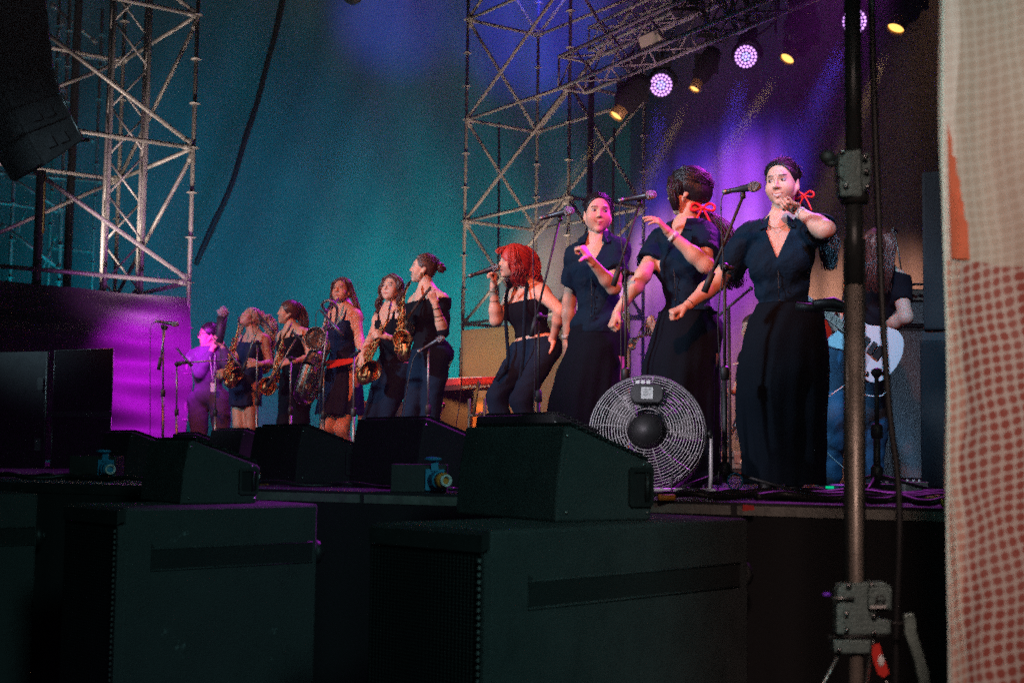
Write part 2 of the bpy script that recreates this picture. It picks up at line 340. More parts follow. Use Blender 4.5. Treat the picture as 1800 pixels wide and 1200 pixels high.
# ------------------------------------------------------------------ scaffold towers
TR = .0242
def rosette(mb, p): mb.lathe([(.026, -.006), (.062, -.004), (.062, .004), (.026, .006)], p, (0, 0, 1), 12)
def post(p, z0, z1, ros, parent):
    mb = MB(); mb.tube([(p.x, p.y, z0), (p.x, p.y, z1)], TR, 10)
    z = ros[0]
    while z < z1:
        if z > z0: rosette(mb, Vector((p.x, p.y, z)))
        z += ros[1]
    return mb.build('post', M['steel'], parent)
def bar(name, a, b, parent, r=TR, gap=.05, m='steel'):
    a = Vector(a); b = Vector(b); d = (b - a).normalized(); mb = MB()
    mb.tube([a + d * gap, b - d * gap], r, 10)
    for e, s in ((a, 1), (b, -1)):
        mb.tube([e + d * s * .02, e + d * s * .12], r * 1.35, 8); mb.box(e + d * s * .05, (.05, .05, .07))
    return mb.build(name, M[m], parent)
def hz(px): return 790 + ROLL * (px - 900)
def zat(px, py, Y): return A(px, py, Y).z
# near left tower
t = thing('scaffold_tower', 'near silver scaffold tower at the left with long diagonal braces, speakers hanging inside', 'scaffold', (P1.x, P1.y, 0))
dB = Vector((-.59, .81, 0))
C1 = P1; C2 = P1 + dL * 2.6; C3 = P1 + dB * 2.3; C4 = C2 + dB * 2.3
zl = [zat(340, 260, 14.9)]; zl = [zl[0] - 1.5, zl[0], zl[0] + 1.5, zl[0] + 3.0]
for c in (C1, C2, C3, C4): post(c, 0.0 if c is not C1 else 0.0, zl[3] + .3, (zl[0] % .5, .5), t)
for z in zl[:3]:
    for a, b in ((C1, C2), (C1, C3), (C2, C4), (C3, C4)): bar('ledger', (a.x, a.y, z), (b.x, b.y, z), t)
for k in range(2):
    a = zl[k]; b = zl[k + 1] + .0
    bar('brace', (C1.x, C1.y, a + .03), (C2.x, C2.y, b + .02), t); bar('brace', (C3.x, C3.y, a), (C1.x, C1.y, b - .06), t)
    bar('brace', (C3.x, C3.y, b), (C4.x, C4.y, a), t)
bar('brace', (C1.x, C1.y, zl[2]), (C2.x, C2.y, zl[3]), t); bar('brace', (C3.x, C3.y, zl[1]), (C1.x, C1.y, zl[2] - .06), t)
# far left tower
a = A(108, 372, 18.6); b = A(20, 418, 18.2); a.z = b.z = 0; nrm = Vector((b.y - a.y, a.x - b.x, 0)).normalized()
t = thing('scaffold_tower', 'small dim scaffold tower at the far left behind the hanging speakers', 'scaffold', (a.x, a.y, 0))
c = a + Vector((-.1, 1.8, 0)); d = b + Vector((-.1, 1.8, 0))
for q in (a, b, c, d): post(q, 0, 6.8, (.4, .5), t)
b2 = b + (b - a) * 1.5
for py in (372, 70 + 150 - 60):
    z = zat(108, py, 18.6)
    bar('ledger', (a.x, a.y, z), (b2.x, b2.y, z + .05), t); bar('ledger', (c.x, c.y, z - .3), (d.x, d.y, z - .3), t)
bar('ledger', A(185, 320, 18.6), A(-10, 303, 18.0), t); bar('brace', A(110, 477, 18.6), A(0, 392, 18.1), t)
bar('brace', A(112, 372, 18.6), A(8, 305, 18.2), t); bar('brace', A(88, 6, 18.6), A(172, 78, 18.8), t); bar('ledger', A(104, 94, 18.6), A(192, 106, 18.8), t)
bar('brace', A(112, 33, 18.6), A(98, 78, 18.6), t, .018); bar('brace', A(100, 410, 18.9), A(64, 500, 18.9), t, .015); bar('brace', A(52, 350, 18.9), A(30, 410, 18.9), t, .015)
# middle tower
c1 = A(815, 500, 19.7); c2 = A(941, 500, 20.4); c3 = A(999, 400, 17.7)
for q in (c1, c2, c3): q.z = 0
c4 = c2 + (c3 - c1)
t = thing('scaffold_tower', 'silver scaffold tower with disc joints standing in the middle behind the singers', 'scaffold', (c1.x, c1.y, 0))
z0 = zat(819, 211, 19.7)
for q in (c1, c2, c3, c4): post(q, 0, 7.6, (z0 % .5, .5), t)
for k in (-2, -1, 0, 1):
    z = z0 + 1.5 * k
    for p, q in ((c1, c2), (c1, c3), (c2, c4), (c3, c4)): bar('ledger', (p.x, p.y, z), (q.x, q.y, z), t)
    bar('brace', (c1.x, c1.y, z), (c3.x, c3.y, z + 1.5), t); bar('brace', (c1.x, c1.y, z + 1.5), (c2.x, c2.y, z), t)
    bar('brace', (c3.x, c3.y, z + 1.5), (c4.x, c4.y, z), t); bar('brace', (c2.x, c2.y, z), (c4.x, c4.y, z + 1.5), t)
# ------------------------------------------------------------------ lattice masts and trusses
def lattice(name, a, b, wd, u, v, parent, m='alu', r=.024, step=.5, rb=.012):
    a = Vector(a); b = Vector(b); cs = [u * sx * wd / 2 + v * sy * wd / 2 for sx, sy in ((-1, -1), (1, -1), (1, 1), (-1, 1))]
    for c in cs:
        mb = MB(); mb.tube([a + c, b + c], r, 10); mb.build('chord', M[m], parent)
    mb = MB(); n = max(1, int((b - a).length / step))
    for f in range(4):
        p, q = cs[f], cs[(f + 1) % 4]
        for k in range(n):
            s0 = lerp(a, b, k / n); s1 = lerp(a, b, (k + .5) / n); s2 = lerp(a, b, (k + 1) / n)
            mb.tube([s0 + p, s1 + q], rb, 6); mb.tube([s1 + q, s2 + p], rb, 6)
        for e in (a, b): mb.tube([e + p, e + q], rb * 1.3, 6)
    mb.build('lattice', M[m], parent)
ma = A(213, 500, 15.5); ma.z = 0
t = thing('truss_mast', 'grey lattice mast of four chords rising inside the left scaffold tower', 'truss mast', ma)
lattice('mast', ma, ma + Vector((0, 0, 7)), .40, Vector((.93, .36, 0)), Vector((-.36, .93, 0)), t, r=.026, step=.95, rb=.013)
# lighting truss running from the middle tower up over the stage
ta = A(1006, 132, 17.0); tb = A(1420, -50, 13.2); tb.z = ta.z; dd = (tb - ta).normalized()
t = thing('lighting_truss', 'box truss carrying the lamps from the middle scaffold tower over the singers', 'truss', ta)
side = dd.cross(Vector((0, 0, 1))).normalized(); tend = ta + dd * 8.5
lattice('truss', ta, tend, .40, side, Vector((0, 0, 1)), t, r=.026, step=.75, rb=.013)
tb_ = A(1330, 40, 14.2); t2 = thing('lighting_truss', 'second box truss crossing the top above the middle purple lamp', 'truss', A(1330, 60, 14.2))
lattice('truss', A(1288, 46, 14.4), A(1246, -170, 14.4), .40, Vector((.9, .4, 0)), Vector((-.4, .9, 0)), t2, r=.026, step=.75, rb=.013)
ua = A(1052, 72, 18.6); ub = ua + dd * 9.0
t2 = thing('lighting_truss', 'further box truss parallel behind the main lamp truss', 'truss', ua)
lattice('truss', ua, ub, .32, side, Vector((0, 0, 1)), t2, r=.024, step=.6, rb=.011)
# hanging cloth legs / dark cable columns
def hang(name, pts, r, label, cat, m='rubber', n=8, group=None):
    mb = MB(); mb.tube(smooth_path(pts, 5), r, n); o = mb.build(name, M[m]); return tag(o, label, cat, group)
hang('hanging_cable', [A(502, -20, 21), A(488, 45, 21), A(470, 110, 21), A(452, 180, 21), A(428, 255, 21), A(405, 330, 21), A(372, 400, 21), A(344, 465, 21)], .045, 'thick black cable bundle sagging diagonally across the teal cloth', 'cable')
hang('hanging_cable', [A(498, -20, 21.2), A(482, 60, 21.2), A(466, 128, 21.2), A(447, 190, 21.2), A(430, 240, 21.2), A(411, 318, 21.2), A(378, 395, 21.2), A(350, 455, 21.2)], .03, 'thinner black cable running beside the thick bundle across the teal cloth', 'cable')
hang('hanging_cable', [A(140, -20, 17.2), A(134, 100, 17.2), A(128, 250, 17.2), A(122, 380, 17.2), A(117, 510, 17.2)], .055, 'thick black cable column beside the hanging speakers', 'cable')
hang('hanging_cable', [A(72, 300, 14.5), A(68, 400, 14.5), A(64, 500, 14.5)], .05, 'black cable column dropping below the hanging speakers', 'cable')
hang('orange_strap', [A(79, 300, 12.6), A(78, 360, 12.6), A(76, 410, 12.6)], .010, 'thin orange strap hanging under the speaker array', 'strap', 'orange')
hang('hanging_cable', [A(1040, 135, 17.4), A(1038, 250, 17.4), A(1036, 350, 17.4)], .04, 'dark cable bundle hanging straight down from the left end of the lamp truss', 'cable')
hang('hanging_cable', [A(1080, 225, 18.5), A(1078, 300, 18.5), A(1077, 400, 18.5), A(1076, 560, 18.5)], .02, 'thin black cable below the hanging yellow lamp', 'cable')
hang('hanging_cable', [A(877, 215, 22), A(877, 350, 22), A(876, 450, 22), A(875, 600, 22)], .02, 'thin dark cable down the teal cloth inside the middle tower', 'cable')
# ------------------------------------------------------------------ hanging speaker array
M['array'] = mat('array_paint', (.007, .007, .007), .7, 0, .5, 160, .5, 5, spec=.25)
t = thing('line_array', 'tall curved column of black speakers hanging at the upper left', 'loudspeaker', A(60, 250, 12))
L_ = [(-75, -95), (-60, -35), (-45, 22), (-28, 80), (-4, 137), (22, 192), (46, 236), (80, 291)]
R_ = [(84, -95), (84, -38), (86, 17), (92, 72), (97, 120), (110, 162), (129, 203), (150, 245)]
ex = -UV_ * 1.05
for i in range(7):
    q = [A(*L_[i], 12), A(*R_[i], 12), A(*R_[i + 1], 12), A(*L_[i + 1], 12)]; c = sum(q, Vector()) / 4
    q = [c + (p - c) * .965 for p in q]; q = [q[0], q[1], q[2], q[3]]
    # side panels stand in the plane of the stage axis: push each point along the view depth
    mb = MB(); mb.prism(q, ex); cb = mb.build('cabinet', M['array'], t, bevel=.012)
    mb = MB(); f = [q[0] + (q[3] - q[0]) * .08, q[3] + (q[0] - q[3]) * .08]; n = (q[0] - q[1]).normalized()
    mb.prism([f[0] + n * .004 + ex * .04, f[1] + n * .004 + ex * .04, f[1] + n * .004 + ex * .96, f[0] + n * .004 + ex * .96], n * .02); mb.build('grille', M['grille'], cb)
    mb = MB(); cc = lerp(q[0], q[1], .45) * .5 + lerp(q[3], q[2], .45) * .5; ux = (q[1] - q[0]).normalized(); uz = (q[0] - q[3]).normalized()
    nn = UV_ * .004
    for s in (-.5, .5): mb.prism([cc + ux * (s * .12 - .04) + uz * .05 + nn, cc + ux * (s * .12 + .04) + uz * .05 + nn, cc + ux * (s * .12 + .04) - uz * .05 + nn, cc + ux * (s * .12 - .04) - uz * .05 + nn], UV_ * .012)
    mb.build('rigging_plate', M['grille_foam'], cb)
    mb = MB(); mb.tube([lerp(q[1], q[0], .03) + nn, lerp(q[2], q[3], .03) + nn], .012, 6); mb.build('rigging_bar', M['dull'], cb)
mb = MB(); mb.box(A(148, 246, 12.1), (.10, .04, .03)); mb.build('pin', M['black'], t)
# ------------------------------------------------------------------ lamps on the rig
M['ledon'] = mat('led_lit', (.9, .8, 1), .3, emit=(.72, .34, 1.0), es=1.7)
M['ledon2'] = mat('led_lit_blue', (.9, .8, 1), .3, emit=(.42, .42, 1.0), es=1.6)
M['warmon'] = mat('warm_lens_lit', (1, .8, .4), .3, emit=(1.0, .55, .12), es=1.6)
M['ambring'] = mat('gold_lens_ring', (.6, .38, .12), .4, .4)
for i, ((px, py, Y, r), am) in enumerate(zip(LED, led_aim)):
    p = A(px, py, Y); q = A(*am); d = (CAM + Vector((-3, 0, -1.2)) - p).normalized(); r = 20.5 * Y / F if i < 2 else 22 * Y / F
    t = thing('wash_light', ['purple round LED lamp nearest the scaffold tower', 'purple round LED lamp in the middle of the truss', 'purple round LED lamp half hidden by the black pole'][i], 'stage light', p, 'round LED lamps under the truss')
    mb = MB(); mb.lathe([(r * .55, -.26), (r * .95, -.20), (r * 1.12, -.06), (r * 1.12, .0), (r * 1.04, .0), (r * 1.04, -.012), (.001, -.012)], p, d, 28, False); mb.build('lamp_head', M['black'], t)
    x, y, _ = basis(d); k = 0
    for ring, n in ((0, 1), (1, 6), (2, 12), (3, 18)):
        mb = MB()
        for j in range(n):
            a = 2 * math.pi * j / n + ring * .2; mb.ball(p + (x * math.cos(a) + y * math.sin(a)) * r * .29 * ring + d * .0, r * .115, 8, 5)
        mb.build('led_ring', M['ledon2'] if ring in (1, ) else M['ledon'], t)
    yk = [p + x * math.cos(a) * r * 1.28 + Vector((0, 0, 1)) * math.sin(a) * r * 1.45 - d * .08 for a in np.linspace(-.15, math.pi + .15, 14)]
    hr = x if abs(x.z) < .5 else y
    yk = [p + hr * math.cos(a) * r * 1.28 + Vector((0, 0, 1)) * math.sin(a) * r * 1.5 - d * .08 for a in np.linspace(-.15, math.pi + .15, 14)]
    mb = MB(); mb.tube(yk, .022, 6); mb.build('yoke', M['black'], t)
    mb = MB(); top = p + Vector((0, 0, r * 1.5)) - d * .08; mb.box(top + Vector((0, 0, .05)), (.2, .2, .12)); mb.cyl(top, top + Vector((0, 0, .42)), .02); mb.ball(top + Vector((0, 0, .3)), .05); mb.build('clamp', M['black'], t)
for i, ((px, py, Y), am) in enumerate(zip(WARM, warm_aim)):
    p = A(px, py, Y); q = A(*am); d = (q - p).normalized(); d = (d + (CAM - p).normalized() * .35).normalized(); r = [.085, .065, .085, .09][i]
    t = thing('spot_light', ['yellow spot lamp in a long black housing beside the scaffold tower', 'small yellow spot lamp between the first two purple lamps', 'yellow spot lamp right of the middle purple lamp', 'yellow spot lamp right of the black pole'][i], 'stage light', p, 'yellow spot lamps under the truss')
    mb = MB(); mb.lathe([(r * 1.5, -.62), (r * 1.9, -.5), (r * 1.9, -.22), (r * 1.15, -.12)], p, d, 20); mb.build('housing', M['skirt'], t)
    mb = MB(); mb.lathe([(r * 1.1, -.13), (r * 1.12, 0), (r * 1.0, 0), (r * .9, -.03)], p, d, 20, False); mb.build('lens_ring', M['ambring'], t)
    mb = MB(); mb.lathe([(r * .93, -.028), (r * .6, -.012), (.001, -.005)], p, d, 20, False); mb.build('lens', M['warmon'], t)
    mb = MB(); top = p - d * .38; mb.box(top + Vector((0, 0, .02)), (r * 4.6, .04, .26)); mb.cyl(top, top + Vector((0, 0, .55)), .02); mb.box(top + Vector((0, 0, .4)), (.24, .2, .14)); mb.build('yoke', M['black'], t)
# rectangular panel light and a blinder on the truss
t = thing('panel_light', 'cream rectangular panel lamp clamped inside the truss', 'stage light', A(1145, 68, 15.8))
mb = MB(); c = A(1145, 68, 15.8); mx = Matrix(((.83, .3, .35), (.0, .9, 0), (-.3, .0, .9))).transposed(); pr = A(1166, 58, 15.8) - A(1125, 76, 15.8); up = A(1140, 60, 15.8) - A(1146, 78, 15.8)
fc = [c + pr * .5 + up * .5, c - pr * .5 + up * .5, c - pr * .5 - up * .5, c + pr * .5 - up * .5]
mb.prism(fc, (0, -.02, 0)); mb.build('diffuser', mat('cream_diffuser', (.60, .50, .36), .6, emit=(.6, .5, .36), es=.12), t)
mb = MB(); mb.prism([c + (p - c) * 1.12 + Vector((0, .01, 0)) for p in fc], (0, .16, 0)); mb.build('housing', M['black'], t)
t = thing('blinder_light', 'twin bulb lamp box at the top of the truss, bulbs dull and unlit', 'stage light', A(1205, 6, 15.0))
mb = MB(); mb.box(A(1205, 4, 15.05), (.30, .12, .24)); mb.build('housing', M['black'], t)
for px in (1194, 1206):
    mb = MB(); mb.ball(A(px, 8 - (px - 1194) * .4, 14.93), .036); mb.build('bulb', mat('dull_bulb', (.6, .5, .38), .3, .3), t)
hang('hanging_cable', [A(1130, 85, 16), A(1136, 118, 16), A(1150, 112, 16), A(1160, 90, 16), A(1180, 95, 15.8), A(1200, 62, 15.6)], .012, 'thin looped lamp cable under the panel lamp', 'cable')
hang('hanging_cable', [A(1240, 60, 15.4), A(1256, 75, 15.4), A(1275, 72, 15.3), A(1290, 55, 15.2), A(1330, 62, 15), A(1360, 40, 14.8)], .012, 'thin looped lamp cable above the middle purple lamp', 'cable')
for i, (px, py) in enumerate([(1395, 60), (615, -2), (1400, 20)]):
    t = thing('unlit_spot', ['unlit black lamp hanging above the right yellow spot', 'black lamp barely entering the top of the picture above the teal cloth', 'unlit black lamp at the top right of the truss'][i], 'stage light', A(px, py, 14.8))
    p = A(px, py, 14.8 if i != 1 else 19); d = Vector((-.4, -.2, -.85)).normalized()
    mb = MB(); mb.lathe([(.1, -.4), (.15, -.3), (.15, -.05), (.11, .03)], p, d, 16); mb.build('housing', M['black'], t)
    mb = MB(); mb.tube([p + Vector((.2, 0, 0)), p + Vector((.2, 0, .42)), p + Vector((-.2, 0, .42)), p + Vector((-.2, 0, 0))], .015, 6); mb.cyl(p + Vector((0, 0, .4)), p + Vector((0, 0, .7)), .02); mb.build('yoke', M['black'], t)
# ------------------------------------------------------------------ implicit surfaces
def rc(a, b, ra, rb=None, k=.02): return ('c', np.array(a, float), np.array(b, float), ra, ra if rb is None else rb, k)
def el(c, rot, r, k=.02): return ('e', np.array(c, float), np.array(rot, float), np.array(r, float), k)
def prim_bb(p, m):
    if p[0] == 'c':
        r = max(p[3], p[4]) + m; return np.minimum(p[1], p[2]) - r, np.maximum(p[1], p[2]) + r
    ext = np.sqrt(((p[2] * p[3][:, None]) ** 2).sum(0)) + m; return p[1] - ext, p[1] + ext
def prim_d(p, X):
    if p[0] == 'c':
        ba = p[2] - p[1]; pa = X - p[1]; h = np.clip((pa @ ba) / max(ba @ ba, 1e-9), 0, 1)
        return np.linalg.norm(pa - h[..., None] * ba, axis=-1) - (p[3] + (p[4] - p[3]) * h)
    q = (X - p[1]) @ p[2].T; k0 = np.linalg.norm(q / p[3], axis=-1); k1 = np.linalg.norm(q / p[3] ** 2, axis=-1) + 1e-9
    return k0 * (k0 - 1) / k1
def iso(prims, h, fn=None, off=0., sub=(), pad=.03):
    lo = np.min([prim_bb(p, pad + off)[0] for p in prims], 0); hi = np.max([prim_bb(p, pad + off)[1] for p in prims], 0)
    n = np.ceil((hi - lo) / h).astype(int) + 2; D = np.full(n, .3, np.float32)
    ax = [lo[i] + h * np.arange(n[i]) for i in range(3)]
    for lst, sg in ((prims, 1), (sub, -1)):
        for p in lst:
            a, b = prim_bb(p, pad + off + .02); i0 = np.clip(((a - lo) / h).astype(int), 0, n - 1); i1 = np.clip(((b - lo) / h).astype(int) + 2, 1, n)
            if (i1 <= i0).any(): continue
            G = np.stack(np.meshgrid(*[ax[i][i0[i]:i1[i]] for i in range(3)], indexing='ij'), -1)
            d = prim_d(p, G); S = D[i0[0]:i1[0], i0[1]:i1[1], i0[2]:i1[2]]; k = p[-1]
            if sg > 0:
                hh = np.maximum(k - np.abs(S - d), 0) / k; S[...] = np.minimum(S, d) - hh * hh * k * .25
            else:
                d = -d; hh = np.maximum(k - np.abs(S - d), 0) / k; S[...] = np.maximum(S, d) + hh * hh * k * .25
    D -= off
    if fn is not None:
        m = np.abs(D) < .12; G = np.stack(np.meshgrid(*ax, indexing='ij'), -1)[m]; D[m] = fn(G, D[m])
    return nets(D, lo, h)
def nets(D, lo, h):
    D = D.copy(); D[0] = D[-1] = .3; D[:, 0] = D[:, -1] = .3; D[:, :, 0] = D[:, :, -1] = .3
    s = D < 0; nx, ny, nz = [x - 1 for x in D.shape]
    cnt = sum(s[i:i + nx, j:j + ny, k:k + nz].astype(np.int8) for i in (0, 1) for j in (0, 1) for k in (0, 1))
    act = (cnt > 0) & (cnt < 8); idx = np.full(act.shape, -1, np.int64); I = np.argwhere(act); idx[act] = np.arange(len(I))
    acc = np.zeros((len(I), 3)); c = np.zeros(len(I))
    corners = [(i, j, k) for i in (0, 1) for j in (0, 1) for k in (0, 1)]
    for a in corners:
        for ax in range(3):
            if a[ax]: continue
            b = list(a); b[ax] = 1
            da = D[I[:, 0] + a[0], I[:, 1] + a[1], I[:, 2] + a[2]]; db = D[I[:, 0] + b[0], I[:, 1] + b[1], I[:, 2] + b[2]]
            m = (da < 0) != (db < 0); t = np.where(m, da / np.where(m, da - db, 1), 0)
            p = np.array(a, float)[None] + t[:, None] * (np.array(b) - np.array(a))[None]; acc[m] += p[m]; c[m] += 1
    V_ = lo + h * (I + acc / np.maximum(c, 1)[:, None]); Q = []
    for ax in range(3):
        u, v = (ax + 1) % 3, (ax + 2) % 3; sl = [slice(1, -1)] * 3; sl[ax] = slice(0, -1); s2 = [slice(1, -1)] * 3; s2[ax] = slice(1, None)
        A_ = s[tuple(sl)]; B_ = s[tuple(s2)]; e = np.argwhere(A_ != B_); flip = A_[A_ != B_]
        e = e + np.array([0 if i == ax else 1 for i in range(3)]); du = np.zeros(3, int); du[u] = 1; dv = np.zeros(3, int); dv[v] = 1
        g = lambda o: idx[o[:, 0], o[:, 1], o[:, 2]]
        q = np.stack([g(e - du - dv), g(e - dv), g(e), g(e - du)], 1); q[~flip] = q[~flip][:, ::-1]; Q.append(q)
    Q = np.concatenate(Q); Q = Q[(Q >= 0).all(1)]; return V_, Q
def join(parts):
    v = []; f = []; o = 0
    for a, b in parts: v.append(a); f.append(b + o); o += len(a)
    return np.concatenate(v), np.concatenate(f)
nrm_ = lambda v: v / (np.linalg.norm(v) + 1e-12)
npv = lambda p: np.array(p, float)
def rod(v, ax, an):
    ax = nrm_(ax); return v * math.cos(an) + np.cross(ax, v) * math.sin(an) + ax * (ax @ v) * (1 - math.cos(an))
def hand(wr, D, N, T, curl=(20, 25, 20), thumb='rest', sc=1.0, spread=4, each=None):
    D = nrm_(npv(D)); N = npv(N); N = nrm_(N - D * (N @ D)); T = npv(T); T = nrm_(T - D * (T @ D) - N * (T @ N)); wr = npv(wr); pr = []
    offs = [.027, .009, -.009, -.026]; pl = [.088, .09, .085, .078]; fl = [.072, .081, .074, .058]
    pr.append(rc(wr - D * .03 * sc, wr + D * .01, .024 * sc, .024 * sc, .02))
    for i in range(4):
        kn = wr + (D * pl[i] + T * offs[i]) * sc; pr.append(rc(wr + (D * .012 + T * offs[i] * .6) * sc, kn, .0135 * sc, .0112 * sc, .012))
        c = each[i] if each else curl; d = rod(D, N, R(spread) * (1.5 - i) * (1 if np.dot(np.cross(N, D), T) > 0 else -1)); ax = np.cross(d, N) * 1.0; p = kn; r = .0095 if i < 3 else .0082
        for j, fr in enumerate((.45, .3, .25)):
            d = nrm_(d * math.cos(R(c[j])) - N_perp(d, ax, N) * math.sin(R(c[j])))
            q = p + d * fl[i] * fr * sc; pr.append(rc(p, q, (r - j * .0008) * sc, (r - .0008 - j * .0008) * sc, .003)); p = q
    b = wr + (D * .022 + T * .026) * sc
    if thumb == 'rest': d1, d2 = D * .8 + T * .55 - N * .15, D * .95 + T * .15 - N * .2
    elif thumb == 'fist': d1, d2 = D * .75 + T * .25 - N * .65, D * .25 - T * .75 - N * .55
    elif thumb == 'up': d1, d2 = D * .35 + T * .95, T + D * .05 + N * .05
    else: d1, d2 = D * .6 + T * .3 - N * .75, D * .8 - N * .6
    d1 = nrm_(d1); d2 = nrm_(d2); m = b + d1 * .042 * sc; e = m + d2 * .05 * sc
    pr += [rc(b - d1 * .005, m, .0155 * sc, .0115 * sc, .012), rc(m, e, .0112 * sc, .009 * sc, .003)]
    return iso(pr, .0038 * sc, pad=.015)
def N_perp(d, ax, N): return nrm_(np.cross(ax, d))
def vary(v, c, a=.06, s=14.):
    n = np.sin(v[:, 0] * s + 2 * np.sin(v[:, 2] * s * .7)) * np.sin(v[:, 1] * s * 1.1 + v[:, 2] * s * .9)
    return c[None] * (1 + a * n[:, None])
M['skin'] = vmat('skin', .48, .06, 500, .12, .35)
def cloth(name, col, rough=.8, b=.35, sc=60, sheen=.1): return mat(name, col, rough, 0, b, sc, .25, 8, spec=.06, sheen=0)
M['navy'] = cloth('navy_cotton', (.0055, .017, .032), .75, .8, 38); M['blackcl'] = cloth('black_fabric', (.006, .007, .010), .9, .3, 90, .05)
M['skirtcl'] = cloth('black_skirt_fabric', (.0045, .0075, .012), .9, .3, 120, 0); M['denim'] = cloth('dark_denim', (.008, .018, .036), .85, .4, 150)
M['denim2'] = cloth('blue_denim', (.022, .075, .14), .85, .4, 150); M['navyd'] = cloth('navy_dress_fabric', (.012, .022, .065), .7, .3, 60)
M['shirtm'] = cloth('dark_shirt_cotton', (.10, .06, .13), .8, .3, 60)
def hairm(name, c, r=.38): return mat(name, c, r, 0, .25, 300, .5, 60, spec=.5)
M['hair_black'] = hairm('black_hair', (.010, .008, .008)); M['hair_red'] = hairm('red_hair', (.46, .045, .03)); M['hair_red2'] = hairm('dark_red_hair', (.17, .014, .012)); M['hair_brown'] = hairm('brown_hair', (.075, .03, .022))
M['hair_blonde'] = hairm('blonde_hair', (.42, .32, .26)); M['ribbon'] = mat('red_ribbon', (.75, .02, .015), .5)
M['wband'] = mat('paper_wristband', (.62, .58, .52), .6); M['gold'] = mat('gold_jewellery', (.8, .55, .2), .25, 1)
SKIN = np.array([.60, .36, .26])
class Person:
    def __init__(s, label, Y, group=None, skin=SKIN, fat=1.0, h=.008, cat='person'):
        s.Y = Y; s.label = label; s.group = group; s.skin = np.array(skin); s.fat = fat; s.h = h; s.parts = []; s.g = {}; s.cat = cat; s.hands = []
        s.root = None; s.late = []
    def p(s, px, py, dy=0): return npv(A(px, py, s.Y - dy))
    def reach(s, a, px, py, L, sg=-1):     # point on the sight line at distance L from a
        d = nrm_(npv(CM @ Vector(((px - 900) / F, -(py - 600) / F, -1)))); o = npv(CAM) - a; b = o @ d; c = o @ o - L * L; q = b * b - c
        t = -b + (sg * math.sqrt(q) if q > 0 else 0); return npv(CAM) + d * t
    def torso(s, neck, sa, sb, ha, hb, bust=True, male=False, belly=0):
        s.neck, s.sa, s.sb, s.ha, s.hb = neck, sa, sb, ha, hb; f_ = s.fat; pel = (ha + hb) / 2; s.pel = pel
        s.u = nrm_(neck - pel); x = sb - sa; x = nrm_(x - s.u * (x @ s.u)); s.x = x; s.f = np.cross(x, s.u); s.f = nrm_(s.f)
        L = np.linalg.norm(neck - pel); Rm = np.stack([x, s.f, s.u]); P = lambda a, b, c: pel + x * a + s.f * b + s.u * c * L
        sw = np.linalg.norm(sb - sa) / 2; W = 1.12 if male else 1.0
        T = [el(P(0, .0, .74), Rm, (.135 * f_ * W, .098 * f_, .15)), el(P(0, .005, .45), Rm, (.113 * f_ * W, .088 * f_ + belly, .13), .05), el(P(0, -.005, .12), Rm, (.148 * f_, .108 * f_ + belly * .5, .12), .05)]
        T += [rc(P(0, -.01, .92) + (sa - P(0, -.01, .92)) * .25, sa, .055 * f_, .050 * f_, .05), rc(P(0, -.01, .92) + (sb - P(0, -.01, .92)) * .25, sb, .055 * f_, .050 * f_, .05)]
        if bust: T += [el(P(sx * .060 * f_, .070 * f_, .65), Rm, (.060 * f_, .050 * f_, .060 * f_), .06) for sx in (-1, 1)]
        T += [el(P(sx * .07, -.07, .04), Rm, (.078 * f_, .075 * f_, .09), .04) for sx in (-1, 1)]
        s.g['torso'] = T; s.P = P; s.L = L
    def arm(s, n, sh, elb, wr, r=(.046, .038, .036, .0245)):
        f_ = s.fat; r = [q * (f_ if i < 3 else 1) for i, q in enumerate(r)]; m = elb + (wr - elb) * .3
        s.g['up' + n] = [rc(sh, elb, r[0] * 1.05, r[1], .03), el(sh + (elb - sh) * .12, np.eye(3), (.052 * f_,) * 3, .03)]
        s.g['fo' + n] = [rc(elb, m, r[2], r[2] * 1.04, .03), rc(m, wr, r[2] * 1.02, r[3], .03)]
        s.__dict__['e' + n] = elb; s.__dict__['w' + n] = wr; s.__dict__['s' + n + '_'] = sh
    def leg(s, n, hip, knee, ank, toe=None, r=(.088, .056, .054, .035)):
        f_ = s.fat; r = [q * f_ for q in r]; m = knee + (ank - knee) * .3; fw = nrm_(np.cross(nrm_(ank - knee), s.x)); fw = fw if fw @ s.f > 0 else -fw
        s.g['th' + n] = [rc(hip, knee, r[0], r[1], .04)]
        s.g['ca' + n] = [rc(knee, m - fw * .01, r[2], r[2] * 1.0, .03), rc(m - fw * .01, ank, r[2], r[3], .03)]
        toe = toe if toe is not None else ank + nrm_(s.f * [1, 1, 0]) * .15 + npv([0, 0, -.055])
        s.g['ft' + n] = [rc(ank + npv([0, 0, -.03]), toe, .035, .024, .02)]
    def head(s, c, yaw, pitch=0, roll=0, sc=1.0, gaze=(0, 0), smile=.5, brow=(.05, .025, .02), hh=None, hires=True, mouth=0):
        y = R(yaw); f = npv([-math.sin(y), -math.cos(y), 0]); u = npv([0, 0, 1]); x = np.cross(u, f)
        f, u = rod(f, x, -R(pitch)) if rod(f, x, -R(5))[2] > 0 else rod(f, x, R(pitch)), u
        u = nrm_(np.cross(f, x)); u = u if u[2] > 0 else -u; x = rod(x, f, R(roll)); u = rod(u, f, R(roll)); s.hx, s.hf, s.hu, s.hc, s.hs = x, f, u, c, sc
        Rm = np.stack([x, f, u]); H = lambda a, b, c_: c + (x * a + f * b + u * c_) * sc; s.H = H; z = lambda *r: tuple(q * sc for q in r)
